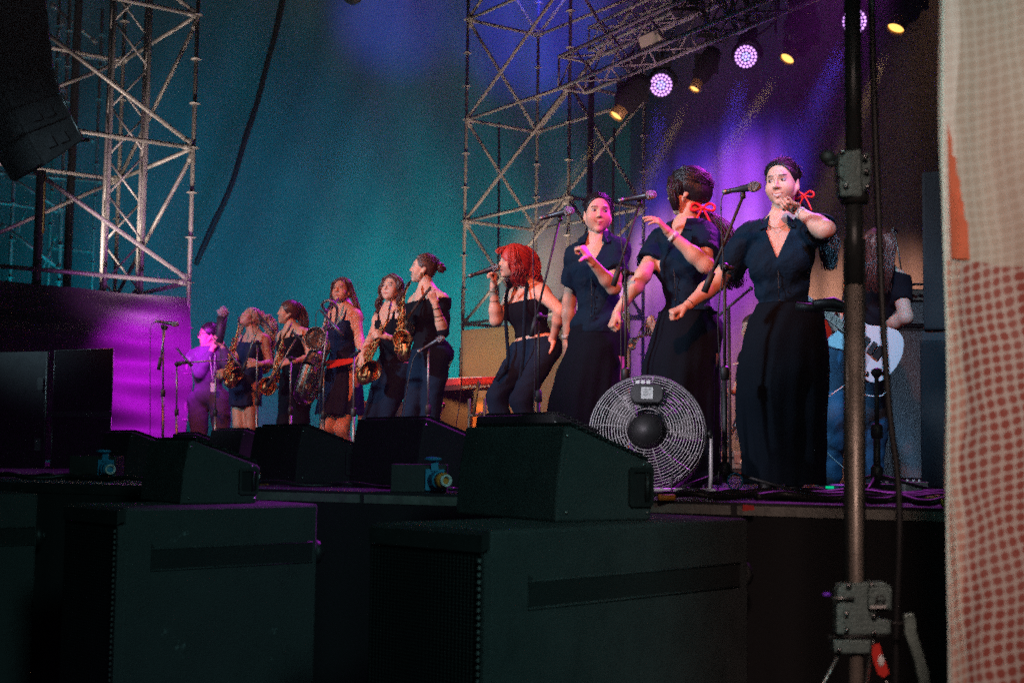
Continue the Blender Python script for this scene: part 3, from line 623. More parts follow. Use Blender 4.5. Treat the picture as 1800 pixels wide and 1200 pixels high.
        pr = [el(H(0, -.014, .034), Rm, z(.073, .090, .080), .02), el(H(0, .022, -.02), Rm, z(.061, .062, .078), .03), el(H(0, .030, -.066), Rm, z(.049, .043, .034), .035),
              el(H(0, .064, -.094), Rm, z(.019, .017, .015), .02), rc(H(-.024, .070, .030), H(.024, .070, .030), .013 * sc, k=.02),
              rc(H(0, .083, .014), H(0, .0975, -.020), .0055 * sc, .0088 * sc, .010), el(H(.009, .089, -.0235), Rm, z(.0072, .008, .0062), .007), el(H(-.009, .089, -.0235), Rm, z(.0072, .008, .0062), .007)]
        for q in (-1, 1): pr += [el(H(q * .036, .051, -.030), Rm, z(.028, .026, .027), .03), el(H(q * .0715, -.012, -.004), Rm, z(.006, .015, .026), .006), rc(H(q * .071, -.004, -.03), H(q * .055, .02, -.06), .008 * sc, k=.02)]
        lc = -.052; sm = .0065 * smile
        pr += [rc(H(0, .0835, lc), H(q * .030, .065, lc + sm), .005 * sc, .003 * sc, .005) for q in (-1, 1)] + [rc(H(0, .083, lc - .0105 - mouth), H(q * .024, .069, lc - .004 + sm), .0062 * sc, .003 * sc, .005) for q in (-1, 1)]
        sub = [el(H(q * .030, .092, .010), Rm, z(.017, .014, .011), .012) for q in (-1, 1)]
        v, f_ = iso(pr, (.0032 if hires else .005) * sc, pad=.012, sub=sub)
        eb = [el(H(q * .030, .0685, .009), Rm, z(.0142, .0138, .0118), .001) for q in (-1, 1)]; ve, fe = iso(eb, (.0028 if hires else .004) * sc, pad=.01)
        v, f2 = join([(v, f_), (ve, fe)]); ne = len(v) - len(ve); col = vary(v, s.skin); l = (v - c) @ Rm.T / sc
        ch = np.exp(-(((np.abs(l[:, 0]) - .038) ** 2 + (l[:, 2] + .03) ** 2) / .0006)) * (l[:, 1] > .02); col = col * (1 - ch[:, None] * np.array([0, .14, .12]))
        lip = (l[:, 1] > .06) & (np.abs(l[:, 2] - (lc - .0055 - mouth * .5 + sm * (np.abs(l[:, 0]) / .028) ** 2)) < (.0066 + mouth * .5) * np.sqrt(np.clip(1 - (l[:, 0] / .031) ** 2, 0, 1))); col[lip] = s.skin * [.88, .50, .50]
        mo = (l[:, 1] > .06) & (np.abs(l[:, 0]) < .024) & (np.abs(l[:, 2] - (lc - .0055 - mouth * .5 + sm * (np.abs(l[:, 0]) / .028) ** 2)) < .0012 + mouth * .45); col[mo] = (.10, .02, .02)
        if mouth and smile > .8: te = mo & (np.abs(l[:, 0]) < .020); col[te] = (.7, .66, .6)
        bl = (l[:, 1] > .05) & (np.abs(l[:, 0]) > .013) & (np.abs(l[:, 0]) < .046) & (np.abs(l[:, 2] - .031 + 7.0 * (np.abs(l[:, 0]) - .028) ** 2) < .0031); col[bl] = brow
        e = np.zeros(len(v), bool); e[ne:] = True; col[e] = (.46, .42, .41)
        for q in (-1, 1):
            gx = q * .030 + gaze[0]; r2 = (l[:, 0] - gx) ** 2 + (l[:, 2] - .009 - gaze[1]) ** 2; col[e & (r2 < .0062 ** 2)] = (.03, .018, .012)
        lid = e & (l[:, 2] > .0135); col[lid] = s.skin * .8; col[e & (np.abs(l[:, 2] - .0135) < .0022)] = (.03, .02, .018); col[e & (l[:, 2] < .0015)] = s.skin * .9
        s.parts.append((v, f2, col)); s.g['headp'] = pr
        s.g['neck'] = [rc(H(0, -.022, -.045), s.neck + s.u * -.01, .050 * sc, .052 * s.fat, .03), rc(s.neck + s.u * -.01, s.neck - s.u * .05, .054 * s.fat, .06, .05)]
        s.g['torso'] += [rc(s.neck + s.u * .03 - s.f * .015, q - s.u * .005, .038, .046, .06) for q in (s.sa * .8 + s.neck * .2, s.sb * .8 + s.neck * .2)]
    def hand(s, wr, D, N, T, **k):
        v, f = hand(wr, D, N, T, **k); col = vary(v, s.skin * [1.02, .95, .93], .04); s.parts.append((v, f, col))
    def body(s, groups=('torso', 'neck', 'upa', 'foa', 'upb', 'fob', 'tha', 'caa', 'fta', 'thb', 'cab', 'ftb')):
        pr = [q for g in groups for q in s.g.get(g, [])]; v, f = iso(pr, s.h); s.parts.insert(0, (v, f, vary(v, s.skin)))
        V_, Fc = join([(a, b) for a, b, _ in s.parts]); C = np.concatenate([c for _, _, c in s.parts])
        s.root = thing('person', s.label, s.cat, (float(s.pel[0]), float(s.pel[1]), 0.0), s.group)
        link('body', V_, Fc, M['skin'], s.root, cols=np.clip(C, 0, 1))
    def garment(s, name, groups, m, off=.010, cut=None, fold=.004, h=None, extra=(), fs=1.0, label=None):
        pr = [q for g in groups for q in s.g.get(g, [])] + list(extra); pel, x, f, u = s.pel, s.x, s.f, s.u; ph = random.random() * 9
        def fn(G, D):
            q = G - pel; a = q @ x * fs; b = q @ f * fs; c = q @ u * fs
            rg = 1 - 2 * np.abs(np.sin(13 * c + 6 * a * np.sin(3 * c + ph) + ph + 1.6 * np.sin(9 * a + 8 * b + ph)))
            n = -rg * .7 + np.sin(26 * c + 9 * a + ph + 2.4 * np.sin(11 * a + 7 * b + ph)) * .3 + np.sin(47 * c - 31 * a + 21 * b + 2 * np.sin(17 * c + ph)) * .35 + np.sin(70 * a + 40 * b + 3 * np.sin(22 * c)) * .25
            D = D + fold * n
            return np.maximum(D, cut(G, q @ x, q @ f, q @ u)) if cut is not None else D
        v, fc = iso(pr, h or s.h, fn, off); o = link(name, v, fc, m, s.root)
        if label: o['label'] = label
        return o
    def loft(s, name, rows, m, dep=.72, n=96, folds=9, amp=.05, dy=0, flare=1.5, sharp=0, top=True, rot=0, seed=1):
        # rows: (py, x_left, x_right[, dy]) from waist to hem
        rr = []
        for i in range(len(rows) - 1):
            for k in range(7):
                t = k / 7; rr.append([rows[i][j] * (1 - t) + rows[i + 1][j] * t for j in range(3)])
        rr.append(list(rows[-1][:3])); N_ = len(rr); vs = []; rnd = random.Random(seed); ph = [rnd.random() * 6.28 for _ in range(5)]
        for i, (py, xl, xr) in enumerate(rr):
            t = i / (N_ - 1); c = s.p((xl + xr) / 2, py, dy); rx = np.linalg.norm(s.p(xr, py, dy) - s.p(xl, py, dy)) / 2
            for k in range(n):
                a = 2 * math.pi * k / n; w_ = amp * (t ** flare); q = 1 + w_ * (math.sin(folds * a + ph[0] + 1.2 * math.sin(2 * a + t * 2)) * .6 + math.sin((folds * 2 + 1) * a + ph[1] + t * 1.5) * .3) + .012 * math.sin(5 * a + 16 * t + ph[2]) * (1 - t) + .01 * math.sin(9 * t * 3 + 3 * a)
                vs.append(c + npv([math.cos(a) * rx * q, math.sin(a) * rx * dep * q, .006 * math.sin(folds * a + ph[3]) * t]))
        fs = [(i * n + k, i * n + (k + 1) % n, (i + 1) * n + (k + 1) % n, (i + 1) * n + k) for i in range(N_ - 1) for k in range(n)]
        fs += [tuple(range(n))]
        return link(name, [tuple(v) for v in vs], [f[::-1] for f in fs], m, s.root)
    # hair
    def cap(s, m, line=((.066, .092), (.0, -.012)), nape=-.06, extra=(), grow=.006, strands=None, name='hair', sub=(), cutfn=None):
        sc = s.hs; Rm = np.stack([s.hx, s.hf, s.hu]); pr = [el(s.H(0, -.016, .036), Rm, tuple((q + grow) * sc for q in (.074, .091, .081)), .01), el(s.H(0, -.045, -.015), Rm, (.058 * sc, .05 * sc, .06 * sc), .03)] + list(extra)
        d = np.array([line[0][0] - line[1][0], line[0][1] - line[1][1]]); d = d / np.linalg.norm(d); n = np.array([d[1], -d[0]])
        def fn(G, D):
            l = (G - s.hc) @ Rm.T / sc; c1 = n[0] * (l[:, 1] - line[1][0]) + n[1] * (l[:, 2] - line[1][1]) - .25 * l[:, 0] ** 2 / .07; c1 = c1 * sc; c2 = (nape - l[:, 2]) * sc
            an = np.arctan2(l[:, 0], l[:, 2] + .02); D = D + .0005 * np.sin(an * 60 + 6 * np.sin(l[:, 1] * 20))
            c = np.maximum(c1, c2)
            if cutfn is not None: c = cutfn(l, c)
            return np.maximum(D, np.where((np.abs(l) < .13).all(1), c, -1))
        v, f = iso(pr, .004 * sc, fn, pad=.02)
        return link(name, v, f, m, s.root)
    def blob(s, name, prims, m, amp=.003, fr=140.):
        c = prims[0][1]
        def fn(G, D):
            q = G - c; return D + amp * np.sin(np.arctan2(q[:, 2], q[:, 0]) * 7 + np.linalg.norm(q, axis=-1) * fr + q[:, 1] * 60)
        v, f = iso(prims, .004, fn, pad=.015); return link(name, v, f, m, s.root)
    def locks(s, name, guide, rad, n, m, r=.004, wave=.0, wf=3., seed=3, parent=None, seg=14, flat=None, k=4):
        rnd = random.Random(seed); g = smooth_path([Vector(q) for q in guide], 5); mb = MB(); rads = rad if hasattr(rad, '__len__') else [rad, rad]
        for i in range(n):
            a = rnd.random() * 6.28; q = math.sqrt(rnd.random()); end = .82 + .18 * rnd.random(); ph = rnd.random() * 6.28; pts = []; o1 = Vector((math.cos(a), math.sin(a) * .8, math.sin(a + 1) * .3)) * q
            dv = Vector((rnd.gauss(0, 1), rnd.gauss(0, 1), rnd.gauss(0, .5))) * .12
            for j in range(seg):
                t = j / (seg - 1) * end; ff = t * (len(g) - 1); b = min(int(ff), len(g) - 2); p = lerp(g[b], g[b + 1], ff - b)
                rt = t * (len(rads) - 1); bb = min(int(rt), len(rads) - 2); rr = rads[bb] * (1 - rt + bb) + rads[bb + 1] * (rt - bb)
                p = p + (o1 + dv * t) * rr + Vector((math.sin(wf * 6.28 * t + ph * .4), math.cos(wf * 6.28 * t + ph * .4), 0)) * wave * min(1, t * 2)
                pts.append(p)
            mb.tube(pts, [r * (1 - .55 * j / (seg - 1)) for j in range(seg)], k, caps=False)
        return mb.build(name, m, parent or s.root)
    def capstrands(s, target, n, m, r=.0019, seed=5, line=((.078, .072), (.012, -.012)), grow=.0068, name='hair_strand', lift=0.0):
        rnd = random.Random(seed); sc = s.hs; mb = MB(); tg = nrm_(npv(target)); rad = np.array([.074 + grow, .091 + grow, .081 + grow]); c0 = np.array([0, -.016, .036])
        for i in range(n):
            a = rnd.uniform(-1.5, 1.5); yy = line[0][0] * math.cos(a) ** .5 if math.cos(a) > 0 else 0; st = nrm_(np.array([math.sin(a) * .9, .75 * math.cos(a) + .1, .55 * math.cos(a) + .05])); pts = []; jit = np.array([rnd.gauss(0, .0018) for _ in range(3)]); rnd_f = rnd.random() < .07; fly = np.array([rnd.gauss(0, .014), rnd.gauss(-.004, .008), abs(rnd.gauss(0, .014))])
            for j in range(10):
                t = j / 9; d = nrm_(st * (1 - t) + tg * t + 1e-4); q = c0 + d * rad * (1 + lift * rnd.random() * t); pts.append(Vector(s.H(*(q + jit * math.sin(3.1 * t) + (fly * t if rnd_f else 0)))))
            mb.tube(pts, [r * sc * (1 - .4 * j / 9) for j in range(10)], 3, caps=False)
        return mb.build(name, m, s.root)
def flyaways(P_, n, m, seed=1, grow=.008, ln=.05):
    rnd = random.Random(seed); mb = MB(); sc = P_.hs; rad = np.array([.074 + grow, .091 + grow, .081 + grow]); c0 = np.array([0, -.016, .036])
    for i in range(n):
        d = nrm_(np.array([rnd.gauss(0, 1), min(.15, rnd.gauss(-.5, .8)), abs(rnd.gauss(.5, .7))])); t = nrm_(np.cross(d, np.array([rnd.gauss(0, 1), rnd.gauss(0, .3), rnd.gauss(0, 1)]))); l = ln * rnd.uniform(.5, 1.4); lift = rnd.uniform(.004, .02); pts = []
        for j in range(6):
            u = j / 5; q = c0 + (d * (1 + lift * 12 * u * (1.2 - u))) * rad + t * l * u + np.array([0, -.01, -.02]) * u * u; pts.append(Vector(P_.H(*q)))
        mb.tube(pts, [.0011 * sc] * 6, 3, caps=False)
    return mb.build('loose_hair', m, P_.root)
def ring_on(parent, name, p, d, r, m, tr=.003, w=None, squash=1.0):
    x, y, d = basis(Vector(d)); p = Vector(p); mb = MB()
    if w: mb.lathe([(r, -w / 2), (r + .0015, -w / 2), (r + .0015, w / 2), (r, w / 2)], p, d, 18, False)
    else: mb.tube([p + (x * math.cos(a) + y * math.sin(a)) * r for a in np.linspace(0, 2 * math.pi, 19)[:-1]], tr, 6, closed=True)
    return mb.build(name, m, parent)
# ------------------------------------------------------------------ people
def V_(x, y, z): return npv([x, y, z])
def vneck(depth=.17, wid=.42, c=0.0):
    return lambda a, b, u, L: np.where(b > -.01, np.minimum((u - (L - depth)) * wid - np.abs(a - c), b + .01), -1)
def slcut(G, sh, e, l, rr=.078):
    d = nrm_(e - sh); t = (G - sh) @ d; r = np.linalg.norm(G - sh - t[..., None] * d, axis=-1); return np.where(r < rr, t - l, -1)
def straps(P_, m, tops=((-.075, .075)), y0=.70, name='strap'):
    for sx in (-1, 1):
        mb = MB(); pts = [P_.P(sx * .062, .105, y0), P_.P(sx * .075, .09, .85), P_.P(sx * .085, .03, 1.0), P_.P(sx * .085, -.05, .97), P_.P(sx * .07, -.1, .8)]
        mb.tube(smooth_path([Vector(q) for q in pts], 4), .010, 6); mb.build(name, m, P_.root)
def singer_shirt(P_, hem, sleeve=.62, deep=.19):
    L = P_.L; slp = []
    for n in 'ab':
        sh, e = (P_.sa, P_.ea) if n == 'a' else (P_.sb, P_.eb); q = sh + (e - sh) * sleeve; slp += [rc(sh, q, .056 * P_.fat, .060 * P_.fat, .03)]
        P_.g['slv' + n] = slp[-1:]; P_.__dict__['sc' + n] = (sh, nrm_(e - sh), np.linalg.norm(e - sh) * sleeve)
    vn = vneck(deep, .40)
    def cut(G, a, b, u):
        c = np.maximum(hem(a, b, u), u - (L + .045)); c = np.maximum(c, vn(a, b, u, L))
        for sh, d, l in (P_.sca, P_.scb):
            t = (G - sh) @ d; r = np.linalg.norm(G - sh - t[..., None] * d, axis=-1); c = np.maximum(c, np.where(r < .075, t - l, -1))
        return c
    sk = [rc(P_.P(0, 0, .10), P_.P(0, 0, .02), .14 * P_.fat, .15 * P_.fat, .05)]
    o = P_.garment('shirt', ('torso', 'neck', 'slva', 'slvb'), M['navy'], .015, cut, .0075, h=.006)
    P_.garment('skirt_waist', ('torso', 'tha', 'thb'), M['skirtcl'], .008, lambda G, a, b, u: np.maximum(u - .13, -.10 - u), .001, h=.009)
    # collar flaps
    for sx in (-1, 1):
        mb = MB(); q = [P_.P(sx * .045, .035, 1.06), P_.P(sx * .062, -.02, 1.085), P_.P(sx * .118, .02, 1.0), P_.P(sx * .09, .082, .93), P_.P(sx * .052, .085, .95)]
        n = P_.f * .012 + P_.u * .012; mb.prism([Vector(v + n * .8) for v in q], tuple(n * .5))
        mb.build('collar_flap', M['navy'], P_.root, bevel=.003)
    mb = MB(); mb.tube([P_.P(.004, .118 * P_.fat ** .5 + .02, .60), P_.P(.0, .112 * P_.fat, .45), P_.P(0, .118 * P_.fat, .25)], .0022, 4)
    for t in (.64, .54, .43, .32, .22): mb.ball(P_.P(.004, .105 * P_.fat + .020, t), .006, 6, 4)
    mb.build('buttons', M['black'], P_.root)
def band(P_, wr, elb, w=.024, r=.031):
    d = nrm_(elb - wr); o = ring_on(P_.root, 'wristband', wr + d * .035, d, r, M['wband'], w=w)
    x, y, dd = basis(Vector(d)); mb = MB(); cdir = (CAM - Vector(wr)).normalized(); sd = (cdir - dd * cdir.dot(dd)).normalized(); tt = dd.cross(sd)
    for k in (-.004, .003, .008): mb.box(Vector(wr) + dd * (.035 + k * .6) + sd * (r + .0018) + tt * k, (.003, .002, .010), Matrix((tt, sd, dd)).transposed())
    mb.build('print', M['black'], P_.root)
# 1 --- right singer
s = Person('rightmost singer, smiling, one fist raised by her chin, in dark shirt and long skirt', 7.06, 'backing singers in navy shirts', fat=1.17, h=.0065)
s.torso(s.p(1371, 397, 0), s.p(1322, 416, -.05), s.p(1424, 405, .05), s.p(1345, 598, -.03), s.p(1412, 596, .03))
s1 = s; ea = s.reach(s.sa, 1258, 498, .29); wa = s.reach(ea, 1205, 540, .24); s.arm('a', s.sa, ea, wa)
eb = s.reach(s.sb, 1452, 404, .27); wb = s.reach(eb, 1402, 371, .235, 1); s.arm('b', s.sb, eb, wb)
s.leg('a', s.ha, s.p(1350, 715, .05), s.p(1352, 838, 0)); s.leg('b', s.hb, s.p(1405, 715, .08), s.p(1398, 838, .0))
s.head(s.p(1375, 322, .02), 30, -7, 2, 1.1, gaze=(-.0045, -.001), smile=1.4, mouth=.004)
s.hand(wa, V_(-.9, -.25, -.35), V_(-.25, -.35, .9), V_(.1, -.9, -.3), curl=(75, 90, 55), thumb='fist', sc=.95)
s.hand(wb, V_(-.66, -.15, .42), V_(.35, .75, .5), V_(.35, -.45, .8), curl=(62, 75, 40), thumb='in', sc=.95)
s.body()
singer_shirt(s, lambda a, b, u: .085 - u + .12 * a + .02 * np.sin(a * 30))
s.loft('long_skirt', [(535, 1330, 1445), (560, 1319, 1449), (600, 1307, 1453), (650, 1299, 1456), (700, 1297, 1452), (760, 1302, 1448), (810, 1311, 1447), (850, 1312, 1444)], M['skirtcl'], dep=.98, folds=6, amp=.15, dy=.0, seed=4)
s.cap(M['hair_black'], extra=[el(s.H(0, -.10, -.02), np.stack([s.hx, s.hf, s.hu]), (.035, .03, .04), .03)]); s.capstrands((0, -.9, -.35), 520, M['hair_black'])
s.locks('ponytail', [s.H(0, -.11, -.02), s.H(.03, -.14, -.12), s.p(1446, 412, -.12), s.p(1460, 440, -.1), s.p(1458, 476, -.06)], [.028, .045, .06, .03], 160, M['hair_black'], .004, .012, 2.0)
def bow(P_, c, sc=1.0, right=(1, 0, 0), up=(0, 0, 1)):
    c = Vector(c); r = Vector(right).normalized(); u_ = Vector(up); mb = MB()
    for sx in (-1, 1):
        pts = [c, c + r * sx * .03 * sc + u_ * .022 * sc, c + r * sx * .055 * sc + u_ * .012 * sc, c + r * sx * .05 * sc - u_ * .012 * sc, c]; mb.tube(smooth_path(pts, 5), .007 * sc, 6)
        pts = [c, c + r * sx * .02 * sc - u_ * .035 * sc, c + r * sx * .045 * sc - u_ * .09 * sc]; mb.tube(smooth_path(pts, 5), [.006 * sc] * 11, 6)
    mb.ball(c, .011 * sc); return mb.build('hair_bow', M['ribbon'], P_.root)
bow(s, s.H(.078, -.075, -.065), .9, (.5, -.3, 0)); band(s, wb, eb); ring_on(s.root, 'bracelet', wa + nrm_(ea - wa) * .03, ea - wa, .029, M['black'], .0018)
mb = MB(); mb.tube(smooth_path([Vector(s.P(x, .055 + .07 * (1 - abs(x) / .075), 1.06 - .11 * (1 - (x / .075) ** 2))) for x in (-.07, -.045, -.02, 0, .02, .045, .07)], 4), .0016, 5); mb.build('necklace', M['gold'], s.root)
def earring(P_, side, r=.009):
    mb = MB(); q = P_.H(side * .078, -.004, -.042); x = P_.hf; mb.tube([Vector(q + (P_.hu * math.cos(a) + P_.hf * math.sin(a)) * r) for a in np.linspace(0, 6.28, 13)[:-1]], .0018, 5, closed=True); mb.build('earring', M['gold'], P_.root)
earring(s, 1); mb = MB()
for t, q in enumerate((-.022, -.008, .006)): mb.ball(Vector(wb) + Vector((-.062 + q * .1, -.035, .006 + q)), (.005, .003, .006), 6, 4)
flyaways(s1, 60, M['hair_black'], 60)
# 2 --- singer with her head turned away
s = Person('singer with red hair bow turning her head away, one open hand lifted', 7.5, 'backing singers in navy shirts', fat=1.10, h=.0065)
s.torso(s.p(1203, 402, 0), s.p(1163, 424, -.09), s.p(1238, 415, .07), s.p(1184, 592, -.05), s.p(1236, 590, .05))
ea = s.reach(s.sa, 1130, 484, .285); wa = s.reach(ea, 1084, 551, .24); s.arm('a', s.sa, ea, wa)
eb = s.reach(s.sb, 1240, 466, .27); wb = s.reach(eb, 1175, 408, .24); s.arm('b', s.sb, eb, wb); s2 = s
s.leg('a', s.ha, s.p(1180, 715, .03), s.p(1180, 838)); s.leg('b', s.hb, s.p(1235, 715, .03), s.p(1235, 838))
s.head(s.p(1209, 338, 0), 112, -4, 0, 1.1, smile=.5)
s.hand(wa, V_(-.35, -.35, -.85), V_(-.85, -.4, .2), V_(.35, -.8, -.2), curl=(70, 88, 55), thumb='fist', sc=.95)
s.hand(wb, V_(-.60, -.15, .62), V_(.55, -.35, .6), V_(-.1, .5, -.35), thumb='rest', sc=.97, each=[(38, 18, 12), (30, 20, 12), (34, 22, 14), (42, 24, 15)])
s.body(); singer_shirt(s, lambda a, b, u: .055 - u + .02 * np.sin(a * 30), deep=.10)
s.loft('long_skirt', [(548, 1158, 1262), (590, 1146, 1264), (640, 1129, 1264), (700, 1121, 1264), (780, 1122, 1264), (850, 1126, 1262)], M['skirtcl'], dep=.98, folds=7, amp=.15, seed=8)
Rm = np.stack([s.hx, s.hf, s.hu])
s.cap(M['hair_black'], line=((.098, .07), (.022, -.02)), grow=.017, extra=[el(s.H(0, -.07, -.01), Rm, (.07, .055, .07), .04)])
s.capstrands((.1, -.9, -.3), 650, M['hair_black'], grow=.019, line=((.09, .07), (0, 0)))
s.locks('fringe', [s.H(.045, .06, .085), s.H(.070, .062, .02), s.H(.072, .050, -.05), s.H(.062, .052, -.10)], [.026, .030, .028, .012], 170, M['hair_black'], .004, .003, 1)
s.locks('side_hair', [s.H(.05, .02, .09), s.H(.080, .022, .03), s.H(.082, .030, -.02)], [.022, .024, .012], 70, M['hair_black'], .004, .002, 1, seed=19)
s.locks('ponytail', [s.p(1238, 372, 0), s.p(1256, 392, .02), s.p(1276, 430, .02), s.p(1284, 470, .02), s.p(1290, 508, 0)], [.03, .06, .085, .08, .04], 320, M['hair_black'], .0035, .014, 3.2, seed=9)
bow(s, s.p(1235, 366, .07), 1.15, (1, 0, 0)); band(s, wb, eb); ring_on(s.root, 'earring', s.H(.078, 0, -.045), (0, 1, 0), .007, M['gold'], .0015)
flyaways(s2, 90, M['hair_black'], 90)
# 3 --- smiling singer facing the camera
s = Person('smiling singer with slicked back hair and thumb raised, left of the other two', 8.0, 'backing singers in navy shirts', fat=1.02, h=.0065)
s.torso(s.p(1052, 424, 0), s.p(1013, 451, -.05), s.p(1087, 443, .05), s.p(1026, 600, -.02), s.p(1076, 594, .02)); s3 = s
ea = s.reach(s.sa, 1001, 530, .28, 1); wa = s.reach(ea, 996, 602, .24); s.arm('a', s.sa, ea, wa)
eb = s.reach(s.sb, 1079, 506, .27); wb = s.reach(eb, 1037, 456, .235); s.arm('b', s.sb, eb, wb)
s.leg('a', s.ha, s.p(1018, 715, .05), s.p(1010, 835)); s.leg('b', s.hb, s.p(1072, 715, .05), s.p(1066, 835))
s.head(s.p(1051, 376, .02), -3, -3, -3, 1.06, gaze=(.0035, 0), smile=1.5)
s.hand(wa, V_(0, -.1, -1), V_(-.9, -.3, 0), V_(.1, -1, 0), curl=(40, 40, 30))
s.hand(wb, V_(-.52, -.2, .75), V_(.5, -.55, .5), V_(-.85, -.1, -.3), curl=(72, 85, 50), thumb='up', sc=.95)
s.body(); singer_shirt(s, lambda a, b, u: .015 - u + .03 * a + .02 * np.sin(a * 30), deep=.17)
s.loft('long_skirt', [(585, 1008, 1092), (610, 997, 1096), (650, 981, 1096), (700, 968, 1096), (780, 960, 1096), (845, 958, 1094)], M['skirtcl'], dep=.98, folds=7, amp=.15, seed=12)
s.cap(M['hair_black'], line=((.068, .095), (.0, -.012)), grow=.006); s.capstrands((0, -.95, -.2), 480, M['hair_black'])
s.locks('ponytail', [s.H(0, -.10, .0), s.H(-.035, -.11, -.08), s.p(1033, 420, -.1), s.p(1031, 450, -.08)], [.02, .022, .02, .01], 50, M['hair_black'], .0035, .003)
band(s, wa, ea); earring(s, 1, .011); earring(s, -1, .011)
flyaways(s3, 40, M['hair_black'], 40)
# 4 --- red haired lead singer
s = Person('red haired singer in black strapless top singing into the microphone she holds', 9.4, fat=1.06, h=.007); s4 = s
s.torso(s.p(926, 508, 0), s.p(903, 522, -.12), s.p(950, 513, .10), s.p(921, 622, -.07), s.p(960, 614, .07))
ea = s.reach(s.sa, 872, 563, .26); wa = s.reach(ea, 867, 504, .235); s.arm('a', s.sa, ea, wa)
eb = s.reach(s.sb, 986, 547, .27, -1); wb = s.reach(eb, 972, 596, .23, 1); s.arm('b', s.sb, eb, wb)
ka = s.reach(s.ha, 873, 697, .42); kb = s.reach(s.hb, 915, 703, .43)
s.leg('a', s.ha, ka, s.reach(ka, 884, 805, .42, 1)); s.leg('b', s.hb, kb, s.reach(kb, 938, 810, .42, 1))
s.head(s.p(903, 462, 0), 80, 4, 0, 1.0, smile=0, mouth=.008)
s.hand(wa, V_(.05, -.1, 1), V_(.75, .5, 0), V_(-.2, -.9, .2), thumb='in', sc=.95, each=[(70, 70, 45)] * 4)
s.hand(wb, V_(-.4, .2, -.8), V_(.8, .3, .3), V_(0, -.8, 0), curl=(30, 30, 20)); s.body()
s.garment('tube_top', ('torso',), M['blackcl'], .010, lambda G, a, b, u: np.maximum(u - .80 * s.L + .15 * 0, .25 * s.L - u), .003)
s.garment('jeans', ('torso', 'tha', 'thb', 'caa', 'cab'), M['denim'], .012, lambda G, a, b, u: u - .20 * s.L, .005, fs=1.3)
s.cap(M['hair_red'], line=((.115, .06), (.035, -.03)), nape=-.10, grow=.020, extra=[el(s.H(0, -.045, -.045), np.stack([s.hx, s.hf, s.hu]), (.075, .06, .075), .04)])
for sx in (-1, 1):
    s.locks('hair_side', [s.H(sx * .03, .03, .125), s.H(sx * .085, .025, .06), s.H(sx * .095, .0, -.04), s.H(sx * .09, -.03, -.12), s.H(sx * .08, -.07, -.16)], [.02, .035, .042, .04, .025], 150, M['hair_red'], .004, .010, 1.8, seed=20 + sx)
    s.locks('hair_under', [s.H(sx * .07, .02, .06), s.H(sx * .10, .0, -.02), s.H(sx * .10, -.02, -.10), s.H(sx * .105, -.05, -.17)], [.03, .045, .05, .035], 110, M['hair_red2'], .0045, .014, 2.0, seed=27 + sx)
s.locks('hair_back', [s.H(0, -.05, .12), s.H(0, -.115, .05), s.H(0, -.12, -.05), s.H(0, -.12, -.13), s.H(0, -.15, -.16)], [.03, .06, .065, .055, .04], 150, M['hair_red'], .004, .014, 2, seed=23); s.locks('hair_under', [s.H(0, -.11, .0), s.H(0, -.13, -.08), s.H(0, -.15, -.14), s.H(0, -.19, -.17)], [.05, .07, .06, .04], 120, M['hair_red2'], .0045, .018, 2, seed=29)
s.locks('fringe', [s.H(0, .03, .116), s.H(0, .075, .104), s.H(.01, .098, .078), s.H(.02, .100, .050)], [.03, .04, .035, .02], 90, M['hair_red'], .004, .004, 1, seed=24)
mb = MB(); mb.lathe([(.0575, -.014), (.060, -.014), (.060, .014), (.0575, .014)], Vector(s.H(0, -.015, -.125)), s.neck - s.hc, 20, False); mb.build('choker', M['blackcl'], s.root)
for (pts) in ([(900, 497, .05), (891, 515, .0), (889, 560, .03), (893, 625, .10), (888, 650, .16), (874, 668, .22)], [(927, 497, .12), (924, 520, .16), (922, 560, .19), (920, 620, .20), (914, 668, .23)]):
    mb = MB(); q = [s.p(*v) for v in pts]; mb.tube(smooth_path([Vector(v) for v in q], 5), .014, 8, squash=(Vector((.3, -.95, 0)).normalized(), .35)); mb.build('neck_scarf', M['navy'], s.root)
ring_on(s.root, 'bracelet', wa + nrm_(ea - wa) * .03, ea - wa, .030, M['gold'], .002); ring_on(s.root, 'bracelet', wa + nrm_(ea - wa) * .095, ea - wa, .036, M['gold'], .002)
mb = MB(); mb.tube([Vector(v) for v in [s.P(-.03, .075, 1.0), s.P(-.012, .09, .9), s.P(-.004, .098, .84), s.P(.006, .095, .9), s.P(.03, .07, 1.0)]], .0014, 5); mb.ball(Vector(s.P(-.004, .10, .83)), .006, 6, 4); mb.build('necklace', M['gold'], s.root)
q = s.sb + (s.eb - s.sb) * .45; cd = nrm_(npv(CAM) - q); mb = MB(); dd = nrm_(s.eb - s.sb); up_ = nrm_(np.cross(cd, dd))
mb.tube(smooth_path([Vector(q + cd * .0445 * s.fat + dd * a + up_ * b) for a, b in ((-.03, -.008), (-.034, .008), (-.018, .016), (.005, .008), (.03, -.004), (.05, -.014))], 4), .0045, 5); mb.build('tattoo', mat('tattoo_ink', (.10, .02, .25), .6), s.root)
flyaways(s4, 110, M['hair_red'], 110)
